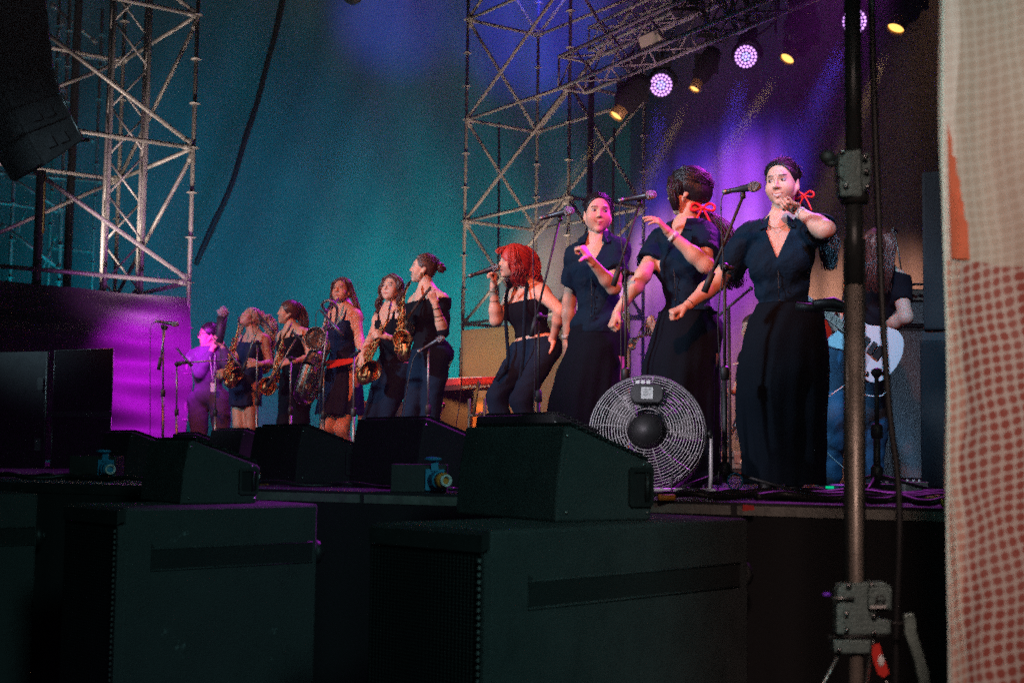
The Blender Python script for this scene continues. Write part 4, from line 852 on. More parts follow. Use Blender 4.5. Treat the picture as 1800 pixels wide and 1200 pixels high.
# 5 --- saxophonist with the bun
s = Person('saxophonist with hair in a bun and bare shoulders, seen in profile', 10.5, 'saxophone players', fat=1.0, h=.007); s5 = s
s.torso(s.p(749, 512, 0), s.p(730, 533, -.11), s.p(777, 528, .10), s.p(741, 632, -.07), s.p(770, 628, .07))
ea = s.reach(s.sa, 722, 586, .26); wa = s.reach(ea, 710, 560, .23); s.arm('a', s.sa, ea, wa)
eb = s.reach(s.sb, 779, 583, .26); wb = s.reach(eb, 765, 534, .225); s.arm('b', s.sb, eb, wb)
s.leg('a', s.ha, s.p(722, 730, .03), s.p(712, 822)); s.leg('b', s.hb, s.p(757, 730, .05), s.p(757, 824))
s.head(s.p(744, 473, 0), 88, 6, 0, .98, smile=0, mouth=.004)
s.hand(wb, V_(-.35, -.05, .9), V_(.3, -.9, .2), V_(.8, -.2, .3), curl=(60, 80, 50), thumb='in', sc=.92); s.hand(wa, V_(-.4, -.3, .7), V_(.7, .2, .3), V_(0, -.8, .3), curl=(50, 50, 30)); s.body()
s.garment('off_shoulder_top', ('torso', 'upa', 'upb'), M['blackcl'], .014, lambda G, a, b, u: np.maximum(np.maximum(u - .86 * s.L - .0 * a, -.02 - u), -1), .004)
s.garment('jeans', ('torso', 'tha', 'thb', 'caa', 'cab'), M['denim'], .014, lambda G, a, b, u: u - .16 * s.L, .005, fs=1.2)
s.cap(M['hair_brown'], line=((.068, .094), (.0, -.012)), grow=.006); s.capstrands((0, -1, .05), 420, M['hair_brown'])
c = s.H(0, -.132, .03); s.blob('bun', [el(c, np.stack([s.hx, s.hf, s.hu]), (.040, .034, .040)), el(c + V_(.018, 0, -.016), np.eye(3), (.024, .02, .024))], M['hair_brown'])
for k, t in enumerate((.03, .09, .125)): ring_on(s.root, 'bracelet', wb + nrm_(eb - wb) * t, eb - wb, .032 + .004 * k, M['gold'], .003)
ring_on(s.root, 'earring', s.H(.08, 0, -.05), (0, 1, 0), .014, M['gold'], .003)
mb = MB(); mb.tube(smooth_path([Vector(v) for v in [s.p(716, 560, .22), s.p(724, 548, .2), s.p(743, 523, .14), s.p(757, 505, .12)]], 5), .012, 6, squash=(Vector((0, 1, 0)), .3)); mb.build('instrument_strap', M['black'], s.root)
flyaways(s5, 70, M['hair_brown'], 70)
# 6 --- saxophonist with long curls
s = Person('saxophonist with long brown curls and strappy black top, left of the one with the bun', 11.3, 'saxophone players', fat=.97, h=.0075); s6 = s
s.torso(s.p(689, 540, 0), s.p(668, 560, -.04), s.p(709, 554, .08), s.p(677, 655, -.04), s.p(706, 652, .05))
ea = s.reach(s.sa, 650, 602, .25); wa = s.reach(ea, 637, 624, .22); s.arm('a', s.sa, ea, wa)
eb = s.reach(s.sb, 711, 606, .25); wb = s.reach(eb, 680, 592, .22); s.arm('b', s.sb, eb, wb)
ka = s.reach(s.ha, 652, 738, .42); kb = s.reach(s.hb, 676, 740, .43); s.leg('a', s.ha, ka, s.reach(ka, 652, 822, .42, 1)); s.leg('b', s.hb, kb, s.reach(kb, 684, 824, .42, 1))
s.head(s.p(689, 508, .02), 30, 10, 0, .98, smile=-.2); s.hand(wa, V_(-.2, -.3, -.8), V_(-.8, -.4, .2), V_(.3, -.6, .2), curl=(40, 45, 30)); s.hand(wb, V_(-.8, -.3, .2), V_(.2, -.7, .6), V_(-.1, -.1, .9), curl=(50, 45, 30)); s.body()
s.garment('strap_top', ('torso',), M['blackcl'], .010, lambda G, a, b, u: np.maximum(np.maximum(u - .80 * s.L, -.02 - u), np.where(b > 0, (u - .55 * s.L) * .35 - np.abs(a), -1)), .003); straps(s, M['blackcl'])
s.garment('trousers', ('torso', 'tha', 'thb', 'caa', 'cab'), M['denim'], .014, lambda G, a, b, u: u - .12 * s.L, .005)
s.cap(M['hair_brown'], line=((.07, .094), (.0, -.012)), grow=.012)
for sx in (-1, 1):
    s.locks('hair_side', [s.H(0, .035, .125), s.H(sx * .075, .03, .08), s.H(sx * .095, .015, -.02), s.H(sx * .11, .0, -.12), s.H(sx * .115, .01, -.22)], [.012, .02, .026, .035, .022], 90, M['hair_brown'], .004, .014, 3.5, seed=40 + sx)
flyaways(s6, 90, M['hair_brown'], 90)
# 7 --- baritone saxophonist
s = Person('woman in a sleeveless black dress with long straight hair playing the large silver saxophone', 11.9, 'saxophone players', fat=1.04, h=.0075); s7 = s
s.torso(s.p(604, 541, 0), s.p(583, 559, -.05), s.p(625, 555, .08), s.p(590, 655, -.04), s.p(618, 655, .05))
ea = s.reach(s.sa, 572, 606, .25); wa = s.reach(ea, 566, 640, .22); s.arm('a', s.sa, ea, wa)
eb = s.reach(s.sb, 632, 597, .25); wb = s.reach(eb, 636, 622, .22); s.arm('b', s.sb, eb, wb)
s.leg('a', s.ha, s.p(574, 752, .1), s.p(588, 832, -.05)); s.leg('b', s.hb, s.p(602, 755, .12), s.p(612, 834, -.02))
s.head(s.p(601, 512, .02), 22, 10, 3, .98, smile=-.3); s.hand(wa, V_(-.3, -.3, -.8), V_(-.8, -.3, .2), V_(.3, -.8, 0), curl=(40, 45, 30)); s.hand(wb, V_(-.1, -.2, -1), V_(.7, -.4, 0), V_(-.4, -.7, 0), curl=(45, 45, 30)); s.body()
s.garment('dress_top', ('torso',), M['navyd'], .012, lambda G, a, b, u: np.maximum(np.maximum(u - .78 * s.L, -.02 - u), np.where(b > 0, (u - .62 * s.L) * .4 - np.abs(a), -1)), .004)
straps(s, M['navyd'], y0=.72)
s.loft('dress_skirt', [(618, 580, 629), (650, 572, 634), (690, 562, 637), (728, 552, 638)], M['navyd'], dep=1.0, folds=7, amp=.10, flare=1, seed=15)
s.cap(M['hair_brown'], line=((.068, .094), (.0, -.012)), grow=.010)
for sx, e in ((-1, .09), (1, .15)):
    s.locks('hair_side', [s.H(0, .03, .122), s.H(sx * .07, .02, .085), s.H(sx * .09, -.01, -.01), s.H(sx * (.09 + e * .3), -.04, -.14), s.H(sx * (.09 + e * .7), -.06, -.27)], [.012, .02, .024, .03, .025], 90, M['hair_brown'], .004, .006, 1.6, seed=50 + sx)
mb = MB(); mb.prism([Vector(s.p(x, y, .24)) for x, y in ((573, 634), (575, 648), (624, 636), (622, 629))], (0, .012, 0)); mb.build('red_belt', M['red'], s.root)
flyaways(s7, 60, M['hair_brown'], 60)
# 8 --- smiling profile saxophonist
s = Person('smiling saxophonist in profile with dark wavy hair, right of the blonde', 13.0, 'saxophone players', fat=1.0, h=.008); s8 = s
s.torso(s.p(512, 580, 0), s.p(498, 592, -.11), s.p(538, 588, .09), s.p(510, 665, -.07), s.p(535, 662, .07))
ea = s.reach(s.sa, 492, 630, .25); wa = s.reach(ea, 482, 660, .22); s.arm('a', s.sa, ea, wa)
eb = s.reach(s.sb, 546, 630, .25); wb = s.reach(eb, 514, 636, .22); s.arm('b', s.sb, eb, wb)
s.leg('a', s.ha, s.p(500, 742, .05), s.p(498, 815)); s.leg('b', s.hb, s.p(530, 742, .05), s.p(528, 815))
s.head(s.p(507, 550, 0), 78, 6, 0, 1.0, smile=1.2, hires=False); s.hand(wb, V_(-.9, -.2, -.1), V_(.1, -.7, .7), V_(-.2, -.2, .8), curl=(35, 35, 20)); s.hand(wa, V_(-.6, -.2, -.6), V_(-.6, -.6, .2), V_(.3, -.7, 0), curl=(40, 40, 30)); s.body()
s.garment('halter_top', ('torso',), M['blackcl'], .012, lambda G, a, b, u: np.maximum(u - .84 * s.L, -.02 - u), .004); straps(s, M['blackcl'])
s.garment('trousers', ('torso', 'tha', 'thb', 'caa', 'cab'), M['blackcl'], .016, lambda G, a, b, u: u - .14 * s.L, .005)
s.cap(M['hair_brown'], line=((.082, .078), (.010, -.012)), grow=.012); s.locks('hair_back', [s.H(0, -.06, .10), s.H(0, -.12, .03), s.H(.02, -.14, -.06), s.H(.03, -.17, -.14), s.H(.02, -.22, -.20)], [.03, .05, .05, .05, .03], 130, M['hair_brown'], .0045, .014, 2.2, seed=61)
flyaways(s8, 70, M['hair_brown'], 70)
# 9 --- blonde saxophonist leaning back
s = Person('blonde saxophonist in short navy dress leaning her head back', 13.6, 'saxophone players', fat=1.0, h=.008, skin=SKIN * .8); s9 = s
s.torso(s.p(446, 588, 0), s.p(429, 600, -.07), s.p(465, 597, .08), s.p(420, 682, -.06), s.p(444, 682, .06))
ea = s.reach(s.sa, 412, 632, .25); wa = s.reach(ea, 402, 652, .22); s.arm('a', s.sa, ea, wa)
eb = s.reach(s.sb, 474, 640, .25); wb = s.reach(eb, 455, 640, .22, -1); s.arm('b', s.sb, eb, wb)
s.leg('a', s.ha, s.p(420, 748, .05), s.p(424, 815)); s.leg('b', s.hb, s.p(440, 748, .05), s.p(444, 815))
s.head(s.p(440, 560, 0), 48, 34, 0, 1.0, smile=0, hires=False); s.hand(wa, V_(-.6, -.2, -.3), V_(-.4, -.8, .2), V_(.1, -.3, .9), curl=(45, 40, 30)); s.hand(wb, V_(-.8, -.3, 0), V_(.2, -.8, .3), V_(0, -.1, .9), curl=(35, 35, 20)); s.body()
s.garment('dress_top', ('torso',), M['navyd'], .012, lambda G, a, b, u: np.maximum(u - .84 * s.L, -.04 - u), .004); straps(s, M['navyd'])
s.loft('dress_skirt', [(640, 414, 460), (675, 402, 462), (713, 402, 460)], M['navyd'], dep=1.0, folds=6, amp=.04, seed=16)
s.cap(M['hair_blonde'], line=((.080, .075), (.006, -.012)), grow=.011)
s.locks('hair_back', [s.H(.02, -.03, .11), s.H(.04, -.09, .06), s.p(466, 556, -.05), s.p(475, 578, -.03), s.p(480, 610, -.02)], [.035, .06, .06, .06, .04], 240, M['hair_blonde'], .005, .022, 2.8, seed=66); s.locks('hair_side', [s.H(-.06, .02, .08), s.H(-.08, 0, 0), s.p(424, 578, -.05), s.p(422, 592, -.05)], [.015, .018, .016, .01], 50, M['hair_blonde'], .004, .006, seed=67)
flyaways(s9, 90, M['hair_blonde'], 90)
# 10 --- man with glasses
s = Person('man with glasses and short dark hair, hands at the horn by his face', 14.0, fat=1.12, h=.008, skin=SKIN * .9); s10 = s
s.torso(s.p(366, 612, 0), s.p(339, 628, -.05), s.p(396, 626, .07), s.p(349, 705, -.04), s.p(386, 705, .04), bust=False, male=True, belly=.02)
ea = s.reach(s.sa, 352, 655, .29); wa = s.reach(ea, 374, 612, .25); s.arm('a', s.sa, ea, wa, (.05, .042, .038, .027))
eb = s.reach(s.sb, 403, 650, .29); wb = s.reach(eb, 391, 606, .25); s.arm('b', s.sb, eb, wb, (.05, .042, .038, .027))
s.leg('a', s.ha, s.p(350, 768, .06), s.p(352, 820)); s.leg('b', s.hb, s.p(390, 768, .06), s.p(392, 820))
s.head(s.p(367, 589, 0), 66, -4, 0, 1.06, smile=0, hires=False); s.hand(wa, V_(.3, -.1, .8), V_(-.6, -.7, 0), V_(.7, -.4, 0), curl=(50, 50, 30)); s.hand(wb, V_(-.4, -.2, .8), V_(.7, -.6, 0), V_(-.5, -.7, 0), curl=(50, 50, 30)); s.body()
s.garment('shirt', ('torso', 'upa', 'upb', 'foa', 'fob', 'neck'), M['shirtm'], .014, lambda G, a, b, u: np.maximum(np.maximum(u - 1.04 * s.L, -.0 - u), np.maximum(.05 - np.linalg.norm(G - s.wa, axis=-1), .05 - np.linalg.norm(G - s.wb, axis=-1))), .005)
s.garment('trousers', ('torso', 'tha', 'thb', 'caa', 'cab'), M['shirtm'], .02, lambda G, a, b, u: u - .20 * s.L, .005)
s.cap(M['hair_black'], line=((.085, .088), (.0, -.0)), grow=.010, nape=-.03)
mb = MB(); mb.tube([Vector(s.H(*q)) for q in ((.076, 0, .015), (.066, .07, .018), (.05, .095, .016))], .0028, 5)
for q in (-1, 1): mb.tube([Vector(s.H(q * .031 + .022 * math.cos(a), .098, .008 + .017 * math.sin(a))) for a in np.linspace(0, 6.28, 13)[:-1]], .0025, 5, closed=True)
mb.build('glasses', M['black'], s.root); mb = MB(); mb.prism([Vector(s.p(x, y, .26)) for x, y in ((370, 673), (379, 673), (379, 688), (370, 688))], (0, .004, 0)); mb.build('badge', M['white'], s.root)
mb = MB(); mb.tube([Vector(q) for q in (s.p(368, 620, .16), s.p(371, 645, .24), s.p(374, 673, .26), s.p(377, 645, .24), s.p(378, 620, .17))], .004, 4); mb.build('lanyard', M['white'], s.root)
flyaways(s10, 60, M['hair_black'], 60)
# 11 --- guitarist
s = Person('guitarist in black tee and blue jeans with long hair hanging over the face', 8.3, fat=1.08, h=.0075); s11 = s
s.torso(s.p(1548, 474, .1), s.p(1520, 500, -.02), s.p(1578, 492, .12), s.p(1478, 632, -.06), s.p(1532, 630, .06), bust=False)
ea = s.reach(s.sa, 1478, 560, .29); wa = s.reach(ea, 1466, 572, .24); s.arm('a', s.sa, ea, wa)
eb = s.reach(s.sb, 1592, 558, .28, -1); wb = s.reach(eb, 1538, 586, .24, 1); s.arm('b', s.sb, eb, wb)
s.leg('a', s.ha, s.p(1464, 738, .10), s.p(1462, 838, -.05)); s.leg('b', s.hb, s.p(1537, 738, .06), s.p(1532, 840))
s.head(s.p(1543, 440, .16), 15, -38, 0, 1.02, smile=0, hires=False); s.hand(wb, V_(-.8, -.1, -.4), V_(.1, -.9, .3), V_(-.2, -.1, .9), curl=(40, 40, 25)); s.hand(wa, V_(-.3, -.1, .8), V_(-.3, .8, 0), V_(.6, -.3, .4), curl=(60, 60, 40)); s.body()
s.garment('t_shirt', ('torso', 'upa', 'upb', 'neck'), M['blackcl'], .016, lambda G, a, b, u: np.maximum(np.maximum(u - 1.02 * s.L, -.14 - u), np.maximum(slcut(G, s.sb, s.eb, .17), slcut(G, s.sa, s.ea, .17))), .006)
s.garment('jeans', ('torso', 'tha', 'thb', 'caa', 'cab'), M['denim2'], .020, lambda G, a, b, u: u - .08 * s.L, .006)
s.cap(M['hair_brown'], line=((.10, .06), (.05, -.03)), grow=.014)
for sx, px in ((-1, 1526), (0, 1545), (1, 1560)):
    s.locks('hair_side', [s.H(sx * .05, .02, .12), s.H(sx * .08, .07, .07), s.p(px, 452, .30), s.p(px - 2, 485, .30), s.p(px, 515, .28)], [.02, .03, .04, .04, .02], 110, M['hair_brown'], .004, .008, 1.8, seed=70 + sx)
# 12 --- drummer, 13 --- trumpeter, both mostly hidden
s = Person('drummer with pale face half hidden behind the right singer', 11.6, fat=1.0, h=.009); s12 = s
s.torso(s.p(1330, 612, 0), s.p(1312, 628, -.04), s.p(1358, 628, .04), s.p(1325, 715, 0), s.p(1352, 715, 0), bust=False)
ea = s.reach(s.sa, 1302, 672, .26); wa = s.reach(ea, 1291, 690, .24); s.arm('a', s.sa, ea, wa); eb = s.reach(s.sb, 1365, 670, .26); wb = s.reach(eb, 1350, 690, .24); s.arm('b', s.sb, eb, wb)
s.leg('a', s.ha, s.reach(s.ha, 1310, 725, .42), s.reach(s.reach(s.ha, 1310, 725, .42), 1312, 800, .42, 1)); s.leg('b', s.hb, s.reach(s.hb, 1370, 725, .42), s.reach(s.reach(s.hb, 1370, 725, .42), 1368, 800, .42, 1))
s.head(s.p(1322, 578, 0), 60, 0, 0, 1.0, smile=0, hires=False); s.hand(wa, V_(-.6, -.5, .2), V_(-.1, -.3, .9), V_(.3, -.8, 0), curl=(60, 60, 40)); s.hand(wb, V_(-.5, -.6, 0), V_(0, -.3, .9), V_(-.5, .5, 0), curl=(60, 60, 40)); s.body()
s.garment('shirt', ('torso', 'upa', 'upb'), M['blackcl'], .014, lambda G, a, b, u: u - 1.0 * s.L, .005); s.garment('trousers', ('tha', 'thb', 'caa', 'cab'), M['blackcl'], .014)
s.cap(M['hair_brown'], grow=.013, line=((.09, .07), (.02, -.02)))
s = Person('trumpet player in a pale sleeve almost wholly hidden behind the singer with the bow', 12.2, fat=1.0, h=.009); s13 = s
s.torso(s.p(1198, 585, 0), s.p(1176, 600, -.05), s.p(1222, 600, .05), s.p(1185, 680, 0), s.p(1212, 680, 0), bust=False)
ea = s.reach(s.sa, 1166, 618, .27); wa = s.reach(ea, 1150, 578, .24); s.arm('a', s.sa, ea, wa); eb = s.reach(s.sb, 1200, 630, .27); wb = s.reach(eb, 1156, 590, .24); s.arm('b', s.sb, eb, wb)
s.leg('a', s.ha, s.p(1180, 745), s.p(1180, 808)); s.leg('b', s.hb, s.p(1214, 745), s.p(1214, 808))
s.head(s.p(1186, 552, 0), 75, -10, 0, 1.0, smile=0, hires=False); s.hand(wa, V_(-.5, -.3, .6), V_(-.7, -.5, 0), V_(.5, -.4, .5), curl=(55, 55, 35)); s.hand(wb, V_(-.7, -.3, .3), V_(.3, -.9, 0), V_(.3, 0, .9), curl=(55, 55, 35)); s.body()
s.garment('shirt', ('torso', 'upa', 'upb', 'foa', 'fob'), M['white'], .014, lambda G, a, b, u: np.maximum(u - 1.0 * s.L, np.maximum(.04 - np.linalg.norm(G - s.wa, axis=-1), .04 - np.linalg.norm(G - s.wb, axis=-1))), .004); s.garment('trousers', ('torso', 'tha', 'thb', 'caa', 'cab'), M['blackcl'], .016, lambda G, a, b, u: u - .1 * s.L)
s.cap(M['hair_brown'], grow=.013)

for q in (s1, s2, s3, s4, s5, s6, s8, s10, s11):
    for g_ in ('fta', 'ftb'):
        v, f = iso(q.g[g_], .008, None, .010); link('shoe', v, f, M['black'], q.root)
# ------------------------------------------------------------------ wedges and subs
def wedge(name, nx, nY, sc, label, hgt=.34, dep=.46, wid=.66, base=0.0, group='floor monitors along the stage edge', handle=True, yaw=0, m='cab', scuff=False):
    o = A(nx, 790, nY); t = thing(name, label, 'monitor speaker', (o.x, o.y, base), group); t.rotation_euler = (0, 0, yaw)
    k = sc; v = VV; w_ = -UV_; z = Vector((0, 0, 1)); D = dep * k; H = hgt * k; W = wid * k
    # side profile in the plane of the side cheek: rear foot, rear shoulder, top, baffle edge, front foot
    pr = [(0, 0), (.02, .45), (.09, 1.0), (.15, 1.0), (.97, .62), (1.0, .56), (.96, 0)]
    pts = [v * (a * D) + z * (b * H) for a, b in pr]; pts = pts[::-1]
    mb = MB(); mb.prism(pts, w_ * W); mb.build('cabinet', M[m], t, bevel=.010 * k, world=False)
    # grille on the sloping baffle
    a = v * (.17 * D) + z * (.995 * H); b = v * (.955 * D) + z * (.635 * H); n = (b - a).cross(w_).normalized(); n = n if n.z > 0 else -n
    mb = MB(); e = w_ * W; q = [a + e * .03, b + e * .03, b + e * .97, a + e * .97]; mb.prism([p + n * .004 for p in q], n * .012); mb.build('grille', M['grille'], t, world=False)
    if handle:
        u_ = UV_ * .004; mb = MB(); c = v * (.84 * D) + z * (.36 * H); hw, hh = .10 * D, .17 * H
        def rect(s): return [c + v * (x * hw * s) + z * (y * hh * s) for x, y in ((-1, -.85), (-.85, -1), (.85, -1), (1, -.85), (1, .85), (.85, 1), (-.85, 1), (-1, .85))]
        r0, r1 = rect(1.25), rect(.95); vs = [p + u_ for p in r0] + [p + u_ * 3.2 for p in r0] + [p + u_ * 3.2 for p in r1] + [p + u_ * .6 for p in r1]; fs = []
        for g in range(3): fs += [(g * 8 + i, g * 8 + (i + 1) % 8, g * 8 + 8 + (i + 1) % 8, g * 8 + 8 + i) for i in range(8)]
        mb.add(vs, fs); mb.build('handle_frame', M['black'], t, world=False)
        mb = MB(); mb.prism([p + u_ * .35 for p in r1], u_ * .3); mb.build('handle_recess', M['skirt'], t, world=False)
        mb = MB(); mb.tube([c + v * (.55 * hw) - z * hh * .9 + u_ * 3.2, c + v * (.55 * hw) + z * hh * .9 + u_ * 3.2], .008 * k, 8); mb.build('handle', M['black'], t, world=False)
    for x, y in ((.10, .90), (.10, .10), (.92, .08), (.88, .60)):
        mb = MB(); mb.lathe([(.006, 0), (.006, .004), (.001, .006)], v * x * D + z * y * H + UV_ * .0005, UV_, 8); mb.build('screw', M['dull'], t, world=False)
    return t
wedge('floor_monitor', 202 + 18, 8.2, .78, 'monitor wedge at the far left in front of the stacked black cabinets', wid=.64)
wedge('floor_monitor', 320 + 12, 9.6, .80, 'small monitor wedge partly behind the one on the left subwoofer', wid=.5, handle=False)
wedge('floor_monitor', 417, 8.6, .86, 'monitor wedge in front of the blonde saxophonist', wid=.6)
wedge('floor_monitor', 520, 7.15, .88, 'monitor wedge in front of the bare legged saxophonist', wid=.68)
wedge('floor_monitor', 733, 6.75, 1.0, 'monitor wedge left of the big foreground wedge', wid=.70)
wedge('floor_monitor', 960, 6.2, 1.04, 'monitor wedge whose purple lit edge shows behind the big foreground wedge', wid=.62)
ZS = .19 - .233
wedge('foreground_monitor', 978, 4.47, .92, 'large scuffed monitor wedge lying on the front subwoofer', base=ZS, wid=.66, m='cab2', group='monitors lying on subwoofers')
wedge('foreground_monitor', 320, 5.45, .74, 'smaller monitor wedge lying on the left subwoofer', base=ZS, wid=.62, m='cab2', group='monitors lying on subwoofers')
def subw(name, p, q, wl, label, h=1.25, ribs=True):
    # p: near top corner, q: far top corner of the long side, wl: width of the grille front
    p = Vector(p); q = Vector(q); sd = (q - p).normalized(); gd = Vector((-sd.y, sd.x, 0)); t = thing(name, label, 'subwoofer', (p.x, p.y, -1.3), 'subwoofers in front of the stage')
    z = Vector((0, 0, 1)); top = p.z; mb = MB(); a = p + sd * .035; pts = [a, q, q + gd * wl, a + gd * wl]; mb.prism([Vector((v.x, v.y, -1.3)) for v in pts], z * (top + 1.3)); mb.build('cabinet', M['cab2'], t, bevel=.012)
    mb = MB(); n = -sd
    mb.prism([a + n * .002 - z * .0, a + n * .034 - z * .012, a + gd * wl + n * .034 - z * .012, a + gd * wl + n * .002], -z * .05); mb.build('top_rail', M['black'], t)
    mb = MB(); mb.prism([a + n * .004 - z * .064, a + n * .026 - z * .064, a + gd * (wl - .0) + n * .026 - z * .064, a + gd * wl + n * .004 - z * .064], -z * 1.2); mb.build('grille', M['grille'], t)
    mb = MB(); mb.prism([a + n * .004 - z * .064, a + n * .034 - z * .064, a + n * .034 - gd * .012 - z * .064, a + n * .004 - gd * .012 - z * .064][::-1], -z * 1.2); mb.build('corner_strip', M['cab2'], t)
    mb = MB()
    for i in range(58): mb.box(a + n * .0368 + gd * .006 - z * (.085 + i * .02), (.007, .007, .010))
    mb.build('edge_teeth', M['dull'], t)
    # long groove laid flat on the side face, its shade a darker strip, with raised lips
    L = (q - p).length; o = -gd * .0025
    mb = MB(); x0, x1, z0, z1 = .12, .93, -.155, -.235; c = [a + sd * L * x + z * zz for x, zz in ((x0, z0 + .02), (x0 + .02, z0), (x1, z0), (x1, z1), (x0 + .02, z1), (x0, z1 - .0))]
    mb.prism([v + o * .6 for v in c], o * .6); mb.build('skid_shade_strip', M['cab'], t)
    for zz in (z0, z1):
        mb = MB(); mb.tube([a + sd * L * x0 + z * zz + o, a + sd * L * x1 + z * zz + o], .004, 6); mb.build('recess_lip', M['cab2'], t)
    mb = MB(); mb.lathe([(.05, 0), (.05, .03), (.02, .045)], q - z * .2 + gd * .05, sd, 16); mb.lathe([(.02, .04), (.02, .06), (.001, .062)], q - z * .2 + gd * .05, sd, 12); mb.build('castor', M['black'], t); return t
hS = .233
def atz(px, py, h): Y = h * F / (py - (790 + ROLL * (px - 900))); v = A(px, py, Y); v.z = .19 - h; return v
subw('subwoofer', atz(847, 931, hS), atz(1316, 909.5, hS), .50, 'front subwoofer whose grille and long scuffed side fill the lower middle')
subw('subwoofer', atz(206, 891, hS), atz(560, 884, hS), .45, 'subwoofer at the lower left carrying the smaller wedge')
p_ = atz(-190, 869, .233); q_ = atz(68, 866, .233); subw('subwoofer', p_, q_, .45, 'subwoofer cut off by the left border of the picture')
# chips of bare paint on the wedge and sub (real worn spots)
t = clone  # keep name
def stack(px0, px1, Y, label, tops):
    a = A(px0, 790, Y); b = A(px1, 790, Y - .35); a.z = b.z = 0; gd = (b - a).normalized(); dd_ = Vector((-.30, .95, 0)); out = []
    for i, (z0, z1) in enumerate(tops):
        t = thing('stage_cabinet', label[i], 'loudspeaker', (a.x, a.y, z0), 'stacked black cabinets'); mb = MB(); mb.prism([Vector((v.x, v.y, z0)) for v in (a, b, b + dd_ * .6, a + dd_ * .6)], (0, 0, z1 - z0)); mb.build('cabinet', M['cab'], t, bevel=.01)
        n = -dd_ * .006; mb = MB(); w_ = .02; mb.prism([Vector((v.x, v.y, z0 + w_)) + n for v in (a + gd * w_, b - gd * w_, b - gd * w_ + dd_ * .004, a + gd * w_ + dd_ * .004)], (0, 0, z1 - z0 - 2 * w_)); mb.build('grille', M['grille_foam'], t)
        mb = MB()
        for (u0, u1) in (((a, z1 - .006), (b, z1 - .006)), ((a, z0 + .006), (a, z1)), ((b, z0), (b, z1))): mb.tube([Vector((u0[0].x, u0[0].y, u0[1])) - dd_ * .004, Vector((u1[0].x, u1[0].y, u1[1])) - dd_ * .004], .006, 5)
        mb.build('edge_trim', M['dull'], t)
stack(90, 193, 11.0, ['lower black cabinet of the stack at the far left', 'upper black cabinet of the stack at the far left'], [(0, .40), (.45, .94)])
mb = MB(); a = A(84, 733, 10.95); b = A(196, 733, 10.6); a.z = b.z = .402; gd = (b - a).normalized(); dd_ = Vector((-.30, .95, 0)); mb.prism([a, b, b + dd_ * .6, a + dd_ * .6], (0, 0, .044)); tag(mb.build('board', M['dull']), 'grey board lying between the two stacked cabinets', 'board')
t = thing('flight_case', 'tall black case with a metal edge left of the stacked cabinets', 'case', A(40, 790, 11.2) - Vector((0, 0, .19)))
a = A(-60, 790, 11.6); b = A(78, 790, 11.3); a.z = b.z = 0; mb = MB(); mb.prism([a, b, b + Vector((-.3, .8, 0)), a + Vector((-.3, .8, 0))], (0, 0, .95)); mb.build('body', M['black'], t)
mb = MB(); mb.tube([b + Vector((0, -.01, .0)), b + Vector((0, -.01, .95))], .012, 6); mb.build('edge_strip', M['dull'], t)
for z in (.18, .68):
    mb = MB(); mb.box(b + Vector((-.05, -.015, z)), (.05, .02, .10)); mb.build('latch', M['dull'], t)
t = thing('speaker_tower', 'tall black speaker column at the right edge beside the printed banner', 'loudspeaker', floor_at(1650, 7.6))
c = floor_at(1662, 7.9)
for z0, z1, m in ((0, .86, 'cab'), (.92, 1.86, 'cab')):
    mb = MB(); mb.box(c + Vector((.155 if z0 else .165, .3, (z0 + z1) / 2)), (.34 if z0 else .40, .6, z1 - z0), Matrix.Rotation(R(-18), 3, 'Z')); cb = mb.build('cabinet', M['grille_foam'], t, bevel=.015)
mb = MB(); mb.box(c + Vector((.16, .3, .89)), (.36, .55, .056), Matrix.Rotation(R(-18), 3, 'Z')); mb.build('spacer', M['black'], t)
# ------------------------------------------------------------------ microphones, stands, cables
def mic(tail, head, label, thin=False, group='microphones', scale=1.0, windscreen=False):
    tail = Vector(tail); head = Vector(head); d = (head - tail).normalized(); L = (head - tail).length; t = thing('microphone', label, 'microphone', tail, group); k = L / .19
    if thin:
        mb = MB(); mb.lathe([(.004, 0), (.010, .005), (.010, L * .55), (.014, L * .6), (.014, L), (.006, L + .004)], tail, d, 14); mb.build('body', M['micbody'], t); return t
    mb = MB(); mb.lathe([(.008, 0), (.0125 * k, .002), (.0125 * k, .03 * k), (.0115 * k, .031 * k), (.0125 * k, .04 * k), (.019 * k, .13 * k), (.024 * k, .138 * k)], tail, d, 18); mb.build('body', M['micbody'], t)
    mb = MB(); mb.lathe([(.010 * k, -.02), (.0135 * k, -.018), (.0135 * k, .006)], tail, d, 14); mb.build('connector', M['dull'], t)
    mb = MB(); mb.lathe([(.0245 * k, .137 * k), (.0255 * k, .142 * k), (.0255 * k, .150 * k), (.0255 * k, .160 * k), (.022 * k, .176 * k), (.014 * k, .187 * k), (.001, .190 * k)], tail, d, 18); mb.build('grille', M['micmesh'], t)
    mb = MB(); mb.tube([tail + d * .152 * k + v * .0262 * k for v in [(basis(d)[0] * math.cos(a) + basis(d)[1] * math.sin(a)) for a in np.linspace(0, 6.28, 17)[:-1]]], .0016 * k, 5, closed=True); mb.build('ring', M['chrome'], t); return t
